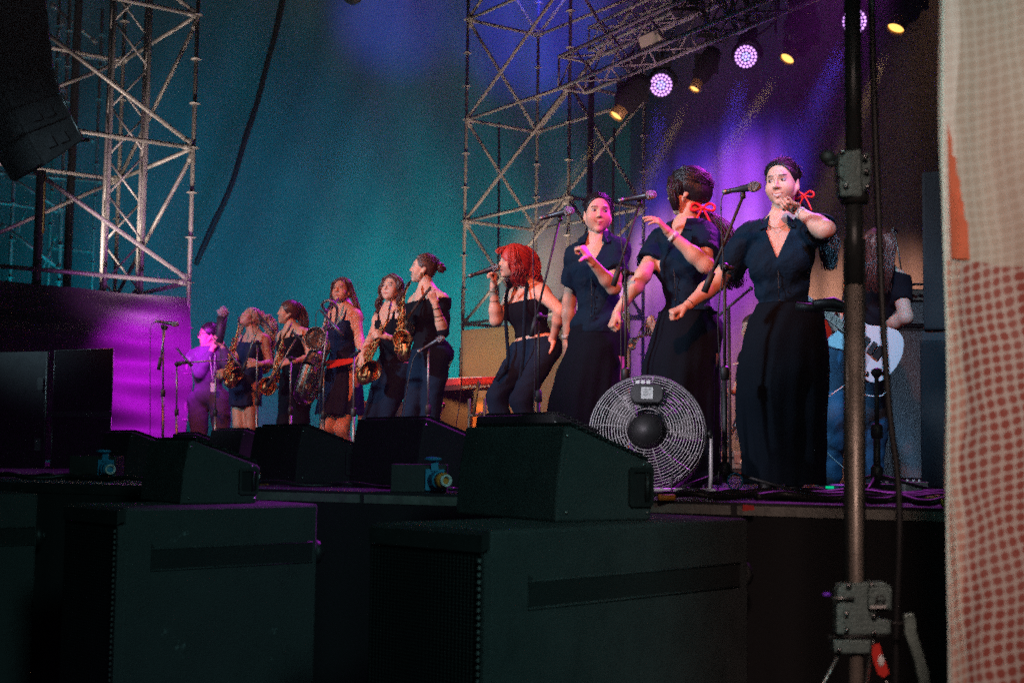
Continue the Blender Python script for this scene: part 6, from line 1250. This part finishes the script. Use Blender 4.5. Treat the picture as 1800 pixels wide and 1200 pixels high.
for k in range(10):
    a = 2 * math.pi * k / 10; mb.tube([FC + (fx * math.cos(a) + fy * math.sin(a)) * fr * r_ + fn_ * (-.131 - .03 * math.sqrt(max(0, 1 - r_ ** 4))) for r_ in np.linspace(.15, .99, 7)], .0018, 4)
mb.build('front_cage', M['wire'], t)
mb = MB(); prf = [(fr * .985, .03), (fr, .03), (fr, -.13), (fr * .985, -.13)]; mb.lathe(prf, FC, fn_, 64, False); mb.tube(ringp(fr, .03), .006, 6, closed=True); mb.tube(ringp(fr, -.13), .005, 6, closed=True); mb.build('drum_shell', mat('steel_band', (.20, .19, .20), .4, .5, .05, 60), t)
M['blade'] = mat('pale_blade', (.22, .20, .20), .45, .2)
for k in range(3):
    vs = []; a0 = R(150) + k * 2.094
    for i in range(9):
        for j in range(5):
            r_ = fr * (.22 + .62 * i / 8); a = a0 + (j / 4 - .5) * (.75 + .2 * math.sin(i * .4)) + .25 * i / 8; vs.append(FC + (fx * math.cos(a) + fy * math.sin(a)) * r_ + fn_ * (-.05 + .07 * (j / 4 - .5)))
    fs = [(i * 5 + j, i * 5 + j + 1, i * 5 + j + 6, i * 5 + j + 5) for i in range(8) for j in range(4)]; o = link('blade', vs, fs, M['blade'], t); sd_ = o.modifiers.new('s', 'SOLIDIFY'); sd_.thickness = .003
mb = MB(); mb.lathe([(fr * .30, -.08), (fr * .33, .04), (fr * .33, .08), (fr * .28, .10), (fr * .26, .13), (fr * .20, .155), (.001, .16)], FC - fy * .01, fn_, 36); mb.build('motor', M['black'], t)
mb = MB()
for k in range(1, 6): mb.tube([p - fy * .01 for p in ringp(fr * .036 * k, .158 - .0022 * k * k * .35)], .0022, 5, closed=True)
mb.build('motor_vents', M['dull'], t)
bx = Matrix((fx if fx.x > 0 else -fx, fy, fn_)).transposed(); c = FC + fy * fr * .60 + fn_ * .115; hw, hh = fr * .28, fr * .17
mb = MB(); xx = bx.col[0]; mb.prism([c + xx * (a * hw) + fy * (b * hh) - fn_ * .03 for a, b in ((-1, -.5), (-.75, -1), (.75, -1), (1, -.5), (1, .5), (.75, 1), (-.75, 1), (-1, .5))][::-1], fn_ * .06); mb.build('switch_box', M['black'], t, bevel=.006)
mb = MB(); mb.box(c + fn_ * .0325, (.055, .055, .002), bx); mb.build('label_plate', M['dull'], t); mb = MB()
for k in range(6): mb.box(c + fn_ * .034 + fy * (.018 - k * .007) - xx * (.004 * (k % 3)), (.038 - .008 * (k % 3), .0018, .0008), bx)
mb.build('label_print', M['black'], t); mb = MB(); mb.lathe([(.008, 0), (.008, .006), (.001, .007)], c + xx * .072 + fy * .022 + fn_ * .031, fn_, 10); mb.build('knob', M['dull'], t)
mb = MB()
for k in (-.045, -.02, .005): mb.box(c + xx * k + fy * (hh + .008), (.018, .02, .03), bx)
mb.build('button', M['white'], t)
for sx in (-1, 1):
    a = FC + xx * sx * (fr + .012); mb = MB(); mb.tube([a, a + xx * sx * .012, a + xx * sx * .014 + Vector((0, 0, -.2)), Vector((a.x + .01 * sx, a.y, .02))], .010, 8); mb.build('yoke_leg', M['wire'], t); mb = MB(); mb.lathe([(.012, -.01), (.022, 0), (.022, .015), (.001, .02)], a, xx * sx, 12); mb.build('pivot_knob', M['black'], t)
    mb = MB(); b = Vector((a.x + .01 * sx, a.y, .014)); mb.tube([b + Vector((0, -.14, 0)), b + Vector((0, .2, 0))], .010, 8); mb.build('foot_bar', M['wire'], t)
mb = MB(); mb.tube([Vector((FC.x - fr, FC.y - .13, .014)), Vector((FC.x + fr + .03, FC.y - .13, .014))], .010, 8); mb.build('cross_bar', M['wire'], t)
cable([c + xx * .03 - fy * hh, c + xx * .07 - fy * .1, FC + xx * .11 - fy * .05 + fn_ * .1, FC + xx * .12 - fy * .16 + fn_ * .08, floor_at(1180, 6.3)], 'black mains lead down the back of the fan', .0045)
# ------------------------------------------------------------------ power connectors on the deck
def power_box(px, Y, sc, label, flap, main=False):
    b = floor_at(px, Y); t = thing('power_box', label, 'power socket', b, 'blue power sockets on the stage edge'); k = sc
    mb = MB(); mb.box(b + Vector((-.02 * k, .08 * k, .055 * k)), (.22 * k, .14 * k, .11 * k)); mb.build('box', M['black'], t, bevel=.004)
    f = b + Vector((.045 * k, -.0 * k, .05 * k)); mb = MB(); mb.box(f + Vector((0, .003, 0)), (.075 * k, .012 * k, .085 * k)); mb.build('flange', M['blue'], t, bevel=.003)
    d = Vector((.45, -.85, .0)).normalized(); mb = MB(); mb.lathe([(.030 * k, 0), (.032 * k, .03 * k), (.034 * k, .045 * k), (.034 * k, .055 * k)], f, d, 18); mb.build('socket', M['blue'], t)
    mb = MB(); mb.lathe([(.030 * k, .055 * k), (.030 * k, .085 * k), (.022 * k, .095 * k)], f, d, 18); mb.build('plug', M['orange' if main else 'blue'], t)
    mb = MB(); mb.lathe([(.022 * k, .096 * k), (.024 * k, .098 * k), (.024 * k, .112 * k), (.016 * k, .112 * k), (.015 * k, .097 * k)], f, d, 16, False); mb.build('clamp_ring', M['white'], t)
    if flap: mb = MB(); mb.ball(f + Vector((-.008, -.02, .082 * k)), (.036 * k, .03 * k, .009 * k), 16, 8); mb.box(f + Vector((0, -.006, .055 * k)), (.028 * k, .014 * k, .04 * k)); mb.build('flap', M['blue'], t)
power_box(745, 5.95, 1.1, 'blue and orange round power plug between two monitor wedges', True, True)
power_box(170, 7.4, 1.15, 'blue power socket before the leftmost monitor wedge', True)
power_box(430, 6.9, .8, 'small blue power socket glimpsed behind the wedge on the left subwoofer', False)
# bottle and odds
t = thing('bottle', 'green and white bottle with an orange cap standing behind the wedges', 'bottle', floor_at(628, 10.3)); b = floor_at(628, 10.3)
mb = MB(); mb.lathe([(.03, 0), (.034, .01), (.034, .10)], b + Vector((0, 0, .03)), (0, 0, 1), 14); mb.build('lower', M['white'], t); mb = MB(); mb.lathe([(.0345, .13), (.0345, .20)], b, (0, 0, 1), 14); mb.build('label_band', M['green'], t)
mb = MB(); mb.lathe([(.034, .20), (.034, .24), (.015, .27), (.015, .29)], b, (0, 0, 1), 14); mb.build('upper', M['white'], t); mb = MB(); mb.lathe([(.028, 0), (.03, .03)], b, (0, 0, 1), 14); mb.build('cap', M['orange'], t)
# cables lying on the deck
rnd = random.Random(11)
def lie(x0, x1, Y0, Y1, label, r=.008, amp=.08, m='rubber', n=9):
    ph = rnd.random() * 6; pts = []
    for i in range(n):
        u = i / (n - 1); Y = Y0 + (Y1 - Y0) * u + amp * math.sin(u * 9 + ph); p = floor_at(x0 + (x1 - x0) * u, Y); pts.append(p + Vector((0, 0, r + (.012 if i % 3 == 1 else 0))))
    mb = MB(); mb.tube(smooth_path(pts, 6), r, 7); tag(mb.build('floor_cable', M[m]), label, 'cable', 'cables lying on the stage')
lb = ['thick black cable along the stage edge at the left', 'black cable curving past the left power socket', 'black cable in the tangle at the far left', 'thin dark cable before the leftmost wedge', 'dark cable behind the left subwoofer wedge', 'dark cable in front of the wedge row', 'cable crossing in front of the fan foot', 'thick cable below the right singer', 'upper cable of the bundle at the right edge', 'middle cable of the bundle at the right edge', 'lower cable of the bundle at the right edge', 'cable snaking past the black pole', 'cable between the fan and the right singer', 'cable in front of the right singer hem', 'looped cable at the lower right of the stage', 'thin cable behind the middle stand foot']
for i, (a, b, c_, d_, r) in enumerate([(-20, 260, 7.35, 6.95, .012), (60, 250, 7.5, 7.1, .009), (-10, 180, 7.7, 7.3, .010), (120, 330, 7.3, 7.2, .007), (330, 640, 6.9, 6.6, .008), (440, 800, 6.75, 6.2, .009), (1060, 1290, 5.9, 5.8, .008), (1180, 1480, 5.6, 5.5, .013), (1300, 1700, 5.9, 6.1, .016), (1350, 1700, 5.6, 5.75, .018), (1330, 1700, 5.4, 5.45, .016), (1400, 1660, 6.3, 6.2, .013), (1190, 1420, 6.1, 5.9, .010), (1260, 1500, 6.2, 5.8, .009), (1480, 1690, 5.3, 5.2, .014), (1020, 1220, 6.9, 6.6, .007)]): lie(a, b, c_, d_, lb[i], r)
def band_on_cable(px, Y, m, label, ln=.06, r=.014, ang=.3):
    p = floor_at(px, Y) + Vector((0, 0, r)); d = Vector((math.cos(ang), math.sin(ang), 0)); mb = MB(); mb.lathe([(r * .8, -ln / 2), (r, -ln / 2 + .004), (r, ln / 2 - .004), (r * .8, ln / 2)], p, d, 10); return tag(mb.build('cable_plug', M[m]), label, 'plug')
band_on_cable(1172, 5.35, 'orange', 'orange cable end right of the big wedge handle', .07, .013); band_on_cable(458, 6.75, 'orange', 'orange cable end right of the small foreground wedge', .09, .010)
for px, Y, l in ((1634, 5.32, 'left yellow tape mark at the right end of the stage'), (1648, 5.5, 'upper yellow tape mark at the right end of the stage'), (1662, 5.05, 'lower yellow tape mark beside the banner')): band_on_cable(px, Y, 'yellow', l, .035, .017, .6)
for px, py, Y, l in ((1316, 892, 5.12, 'red marker on the stage edge right of the fan'), (123, 857, 7.0, 'small red marker on the stage edge at the left'), (1300, 833, 6.9, 'red connector beside the right stand foot')):
    c = A(px, py, Y); mb = MB(); w_ = .022 if px == 1316 else .012; mb.prism([c + Vector((-w_, 0, -.012)), c + Vector((w_, 0, -.008)), c + Vector((w_ * .9, 0, .008)), c + Vector((-w_, 0, .012))], (0, .012, 0)); tag(mb.build('red_marker', M['red']), l, 'marker')
t = thing('multicore_plug', 'plug with two small green lights lying right of the right singer hem', 'plug', floor_at(1460, 6.2)); c = floor_at(1460, 6.2) + Vector((.0, 0, .03)); mb = MB(); mb.lathe([(.015, -.02), (.025, 0), (.025, .1), (.016, .14)], c, (1, .1, 0), 12); mb.build('shell', M['blue'], t)
mb = MB()
for z in (-.009, .011): mb.box(c + Vector((-.01, -.024, z)), (.035, .01, .010))
mb.build('indicator', mat('green_indicator', (.0, .5, .2), .4, emit=(.0, .6, .25), es=.8), t)
for px, Y, l in ((1604, 7.0, 'silver blue effect pedal on the floor at the right'), (1545, 6.4, 'black effect pedal behind the foreground cable')):
    t = thing('effect_pedal', l, 'pedal', floor_at(px, Y)); c = floor_at(px, Y); mb = MB(); mb.box(c + Vector((0, 0, .03)), (.12, .14, .05)); mb.build('case', M['edge' if px > 1600 else 'black'], t, bevel=.004); mb = MB()
    for k in (-.03, 0, .03): mb.lathe([(.008, 0), (.008, .012)], c + Vector((k, -.02, .055)), (0, 0, 1), 8)
    mb.build('knob', M['white'], t)
mb = MB(); mb.lathe([(.05, -.004), (.05, .004)], floor_at(1292, 6.75) + Vector((0, 0, .06)), (.3, -1, .1), 20, False)
c = floor_at(1292, 6.75) + Vector((0, 0, .05)); mb = MB(); mb.tube([c + Vector((math.cos(a) * .036, 0, math.sin(a) * .04)) for a in np.linspace(0, 6.28, 17)[:-1]], .005, 6, closed=True); tag(mb.build('cable_tie', M['blue']), 'blue cable loop at the foot of the right stand', 'cable loop')
# ------------------------------------------------------------------ near winch stand, cable and banner
NY = 3.55; t = thing('lighting_stand', 'tall black and steel winch stand close in front at the right', 'lighting stand', (A(1505, 790, NY).x, NY, -1.35)); ax_ = A(1505, 790, NY); S_ = NY / F
def pv(px, py, e=0): return A(px, py, NY - e)
M['pole'] = mat('dark_pole', (.035, .040, .040), .4, .4, .05, 100, .2, 10); M['polem'] = mat('worn_pole', (.30, .26, .22), .45, .6, .1, 60, .4, 10); M['cast'] = mat('cast_bracket', (.13, .19, .18), .55, .3, .4, 120, .25, 20)
mb = MB(); mb.tube([pv(1498, -60), pv(1501, 345)], 15 * S_, 20); mb.build('upper_pole', M['pole'], t)
mb = MB(); mb.tube([pv(1501, 345), pv(1502, 500)], 15.5 * S_, 20); mb.build('middle_pole', M['pole'], t)
mb = MB(); mb.tube([pv(1502, 498), pv(1505, 1030), pv(1506, 1900)], [13 * S_, 12 * S_, 12 * S_], 20); mb.build('lower_pole', M['polem'], t)
mb = MB(); mb.tube([pv(1489, 420, -.015), pv(1490, 1030, -.015)], 7 * S_, 10); mb.tube([pv(1516, 420, -.015), pv(1516, 1030, -.015)], 6 * S_, 10); mb.build('guide_rods', M['pole'], t)
def plate(name, pts, th, m, e=.02, bev=.004):
    mb = MB(); mb.prism([pv(x, y, e) for x, y in pts], (0, th, 0)); return mb.build(name, m, t, bevel=bev)
plate('clamp_body', [(1476, 266), (1514, 262), (1516, 345), (1478, 345), (1474, 300)], .05, M['cast'], .04); plate('clamp_wing', [(1515, 272), (1528, 266), (1532, 290), (1530, 318), (1516, 345)], .03, M['cast'], .03); plate('clamp_lever', [(1474, 290), (1486, 288), (1484, 318), (1474, 308)], .02, M['cast'], .05)
mb = MB(); mb.tube([pv(1450, 282, .03), pv(1478, 284, .03)], 3 * S_, 8); mb.ball(pv(1455, 276, .03), (14 * S_, 8 * S_, 13 * S_), 12, 8); mb.ball(pv(1462, 288, .03), (12 * S_, 7 * S_, 6 * S_), 12, 8); mb.build('wing_knob', M['black'], t)
mb = MB(); mb.lathe([(24 * S_, -.02), (25 * S_, 0), (20 * S_, .02)], pv(1502, 345), (0, 0, 1), 20); mb.build('collar', M['black'], t)
def bolts(lst, r=5):
    for x, y in lst:
        mb = MB(); mb.lathe([(r * S_, 0), (r * S_, .004), (r * .6 * S_, .007), (.0005, .007)], pv(x, y, .045), (0, -1, 0), 12); mb.build('bolt', M['chrome'], t)
bolts([(1481, 267), (1487, 327), (1525, 328), (1521, 277), (1523, 301)])
plate('winch_plate', [(1472, 1038), (1478, 1026), (1556, 1022), (1568, 1032), (1568, 1072), (1540, 1076), (1540, 1086), (1566, 1090), (1566, 1114), (1472, 1116)], .05, M['cast'], .035)
plate('winch_cover', [(1527, 1032), (1560, 1030), (1566, 1040), (1566, 1070), (1527, 1070)], .02, M['cast'], .055); plate('winch_strip', [(1471, 1062), (1486, 1062), (1486, 1114), (1471, 1114)], .02, M['cast'], .055)
plate('foot_plate', [(1465, 1124), (1532, 1124), (1530, 1148), (1468, 1148)], .05, M['cast'], .035); mb = MB(); mb.tube([pv(1455, 1119, .03), pv(1560, 1117, .03)], 3.5 * S_, 8); mb.build('cross_pin', M['black'], t)
mb = MB(); mb.tube([pv(1548, 1054, .078) + Vector((math.cos(a) * 7.5 * S_, 0, math.sin(a) * 7.5 * S_)) for a in np.linspace(0, 6.28, 17)[:-1]], 1.6 * S_, 6, closed=True); mb.build('socket_ring', M['black'], t)
mb = MB(); rnd = random.Random(4)
for k in range(9): mb.box(pv(1531 + k * 3.2, 1066, .0775), (2.2 * S_, .001, 4 * S_))
mb.build('maker_lettering', M['text'], t)
bolts([(1492, 1028), (1532, 1028), (1488, 1077), (1536, 1082), (1488, 1106), (1536, 1111), (1475, 1141)], 4.5)
mb = MB(); mb.tube([pv(1462, 1050, .05), pv(1502, 1051, .05)], 2.6 * S_, 8); mb.build('shaft', M['dull'], t)
mb = MB(); mb.ball(pv(1453, 1044, .05), (8 * S_, 6 * S_, 4 * S_), 10, 8); mb.build('purple_knob', mat('purple_plastic', (.20, .03, .55), .4), t)
for x1, y1 in ((1380, 1330), (1640, 1350), (1500, 1420)):
    mb = MB(); mb.tube([pv(1476 if x1 < 1500 else 1530, 1146, .02), A(x1, y1, NY - (.5 if x1 == 1500 else 0))], 3.2 * S_, 8); mb.build('leg_strut', M['dull'], t)
mb = MB(); mb.prism([pv(x, y, .05) for x, y in ((1590, 1080), (1606, 1076), (1611, 1090), (1612, 1110), (1634, 1180), (1636, 1205), (1618, 1205), (1608, 1160), (1592, 1115))], (0, .02, 0)); mb.build('crank_arm', mat('crank_metal', (.22, .30, .27), .5, .5, .2, 80, .2, 20), t, bevel=.004)
mb = MB(); mb.tube([pv(1586, 1095, .04), pv(1600, 1095, .04)], 4 * S_, 8); mb.tube([pv(1566, 1095, .03), pv(1590, 1095, .03)], 3 * S_, 8); mb.build('crank_axle', M['black'], t)
mb = MB(); mb.prism([pv(x, y, .055) for x, y in ((1534, 1132), (1546, 1130), (1551, 1150), (1558, 1165), (1563, 1182), (1554, 1190), (1543, 1184), (1537, 1165), (1533, 1150))], (0, .006, 0)); tag(mb.build('red_tag', M['red']), 'red tag with a small white mark hanging from the winch stand', 'tag')
mb = MB(); mb.ball(pv(1549, 1160, .057), (6 * S_, .002, 10 * S_), 8, 6); tag(mb.build('tag_mark', M['white'], bpy.data.objects['red_tag']), None, None)
mb = MB(); mb.tube([pv(1534, 1122, .05), pv(1536, 1134, .055)], 1.5 * S_, 6); mb.build('tag_wire', M['dull'], t)
hang('foreground_cable', [A(1531, -40, 3.6), A(1535, 120, 3.6), A(1541, 300, 3.6), A(1546, 420, 3.6), A(1552, 560, 3.6), A(1563, 720, 3.6), A(1578, 840, 3.6), A(1581, 950, 3.6), A(1576, 1080, 3.62), A(1574, 1250, 3.65)], .0095, 'thick black cable hanging close beside the steel pole', 'cable')
# banner: slightly waved printed cloth
BY = 2.9; sb_ = BY / F
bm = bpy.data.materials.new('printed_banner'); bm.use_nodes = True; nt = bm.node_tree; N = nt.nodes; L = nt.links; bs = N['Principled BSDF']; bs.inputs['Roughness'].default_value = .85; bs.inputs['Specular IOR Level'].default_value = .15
def mnode(op, a=None, b=None, c=None):
    n = N.new('ShaderNodeMath'); n.operation = op
    for i, x in enumerate((a, b, c)):
        if x is None: continue
        if isinstance(x, (int, float)): n.inputs[i].default_value = x
        else: L.new(x, n.inputs[i])
    return n.outputs[0]
uvn = N.new('ShaderNodeUVMap'); sp = N.new('ShaderNodeSeparateXYZ'); wn = N.new('ShaderNodeTexNoise'); wn.inputs['Scale'].default_value = 4.5; L.new(uvn.outputs['UV'], wn.inputs['Vector']); wm = N.new('ShaderNodeVectorMath'); wm.operation = 'MULTIPLY_ADD'; L.new(wn.outputs['Color'], wm.inputs[0]); wm.inputs[1].default_value = (.05, .05, 0); L.new(uvn.outputs['UV'], wm.inputs[2]); ws = N.new('ShaderNodeVectorMath'); ws.operation = 'SUBTRACT'; L.new(wm.outputs[0], ws.inputs[0]); ws.inputs[1].default_value = (.025, .025, 0); L.new(ws.outputs[0], sp.inputs[0]); u_o, v_o = sp.outputs[0], sp.outputs[1]   # u, v in metres
per = .0235; row = mnode('FLOOR', mnode('DIVIDE', mnode('ADD', v_o, mnode('MULTIPLY', u_o, -.25)), per)); cu = mnode('SUBTRACT', mnode('FRACT', mnode('DIVIDE', mnode('ADD', u_o, mnode('MULTIPLY', v_o, .08)), per)), .5); cv = mnode('SUBTRACT', mnode('FRACT', mnode('DIVIDE', mnode('ADD', v_o, mnode('MULTIPLY', u_o, -.25)), per)), .5)
rr = mnode('SQRT', mnode('ADD', mnode('MULTIPLY', cu, cu), mnode('MULTIPLY', cv, cv))); dot = N.new('ShaderNodeMapRange'); L.new(rr, dot.inputs['Value']); dot.inputs['From Min'].default_value = .36; dot.inputs['From Max'].default_value = .46; dot.inputs['To Min'].default_value = 1; dot.inputs['To Max'].default_value = 0
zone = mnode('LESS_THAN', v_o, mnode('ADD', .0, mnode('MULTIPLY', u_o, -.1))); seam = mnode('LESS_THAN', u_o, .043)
def mixc(f, a, b):
    n = N.new('ShaderNodeMix'); n.data_type = 'RGBA'; L.new(f, n.inputs['Factor'])
    for k, x in (('A', a), ('B', b)):
        if isinstance(x, tuple): n.inputs[k].default_value = (*x, 1)
        else: L.new(x, n.inputs[k])
    return n.outputs['Result']
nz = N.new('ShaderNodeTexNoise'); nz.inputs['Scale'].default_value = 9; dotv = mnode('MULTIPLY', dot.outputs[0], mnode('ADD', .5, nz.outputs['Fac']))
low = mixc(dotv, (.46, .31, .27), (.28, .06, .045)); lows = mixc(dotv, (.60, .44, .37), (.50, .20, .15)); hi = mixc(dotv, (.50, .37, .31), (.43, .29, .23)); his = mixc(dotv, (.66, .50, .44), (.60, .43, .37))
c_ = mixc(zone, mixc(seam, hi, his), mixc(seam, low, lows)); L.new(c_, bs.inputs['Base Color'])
nb = N.new('ShaderNodeTexNoise'); nb.inputs['Scale'].default_value = 6; bp = N.new('ShaderNodeBump'); bp.inputs['Strength'].default_value = .3; bp.inputs['Distance'].default_value = .02; L.new(nb.outputs['Fac'], bp.inputs['Height']); L.new(bp.outputs['Normal'], bs.inputs['Normal'])
v0 = A(1665, 452, BY); NXb, NYb = 40, 90; W_ = .75; vs = []; uvs = []
for j in range(NYb + 1):
    for i in range(NXb + 1):
        z = v0.z - 1.35 + 2.4 * j / NYb; u = W_ * i / NXb; sway = .006 * math.sin(z * 4.5 + 1) - .010 * math.exp(-((z - .05) / .25) ** 2)
        dep = .03 * math.sin(u * 11 + z * 1.3) + .012 * math.sin(u * 27 - z * 2.2) + .006 * math.sin(u * 55 + z * 9) + .008 * math.sin(z * 7 + u * 30) + .12 * u + (.006 if u < .043 else 0) - .02 * math.exp(-((u - .06) / .02) ** 2 - ((z + .1) / .1) ** 2)
        vs.append(Vector((v0.x + u * .97 + sway * (1 if u < .2 else .4) - .0, BY + dep, z))); uvs.append((u, z - v0.z))
t = thing('printed_banner', 'pinkish cloth banner printed with red dots filling the right edge', 'banner', (v0.x + .3, BY, -1.35))
fs = [(j * (NXb + 1) + i, j * (NXb + 1) + i + 1, (j + 1) * (NXb + 1) + i + 1, (j + 1) * (NXb + 1) + i) for j in range(NYb) for i in range(NXb)]
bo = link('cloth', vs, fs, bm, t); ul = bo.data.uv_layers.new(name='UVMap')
for lp in bo.data.loops: ul.data[lp.index].uv = uvs[lp.vertex_index]
sm_ = bo.modifiers.new('s', 'SOLIDIFY'); sm_.thickness = .002; sm_.offset = -1
def bsurf(px, py, off):
    best = None; q = A(px, py, BY); u = (q.x - v0.x) / .97; z = q.z; dep = .03 * math.sin(u * 11 + z * 1.3) + .012 * math.sin(u * 27 - z * 2.2) + .006 * math.sin(u * 55 + z * 9) + .008 * math.sin(z * 7 + u * 30) + .12 * u + (.006 if u < .043 else 0); return Vector((q.x, BY + dep - off, z))
out = [(1674, 205), (1677, 228), (1681, 240), (1682, 268), (1689, 272), (1690, 300), (1697, 310), (1698, 345), (1703, 352), (1704, 378), (1712, 386), (1713, 415), (1716, 452), (1676, 448)]
M['oprint'] = mat('orange_print', (.62, .12, .06), .85, spec=.1, var=.25, vscale=8)
ys = sorted(set([y for _, y in out] + list(range(210, 450, 8)))); 
def xr(y):
    for (x0, y0), (x1, y1) in zip(out[:-2], out[1:-1]):
        if y0 <= y <= y1: return x0 + (x1 - x0) * (y - y0) / max(1e-6, y1 - y0)
    return 1716
vs = []; nC = 5
for y in ys:
    xl = 1674 + (y - 205) * .008; xx_ = xr(y)
    for k in range(nC + 1): vs.append(bsurf(xl + (xx_ - xl) * k / nC, y, .0035))
fs = [(j * (nC + 1) + i, (j + 1) * (nC + 1) + i, (j + 1) * (nC + 1) + i + 1, j * (nC + 1) + i + 1) for j in range(len(ys) - 1) for i in range(nC)]; link('stepped_print', vs, fs, M['oprint'], t)
mb = MB(); mb.tube([vs_ + Vector((-.002, 0, 0)) for vs_ in [Vector((v0.x + .006 * math.sin(z * 4.5 + 1) - .010 * math.exp(-((z - .05) / .25) ** 2), BY, z)) for z in np.linspace(v0.z - 1.3, v0.z + 1.0, 40)]], .0030, 6); mb.build('hem_cord', mat('pale_cord', (.62, .62, .55), .8), t)
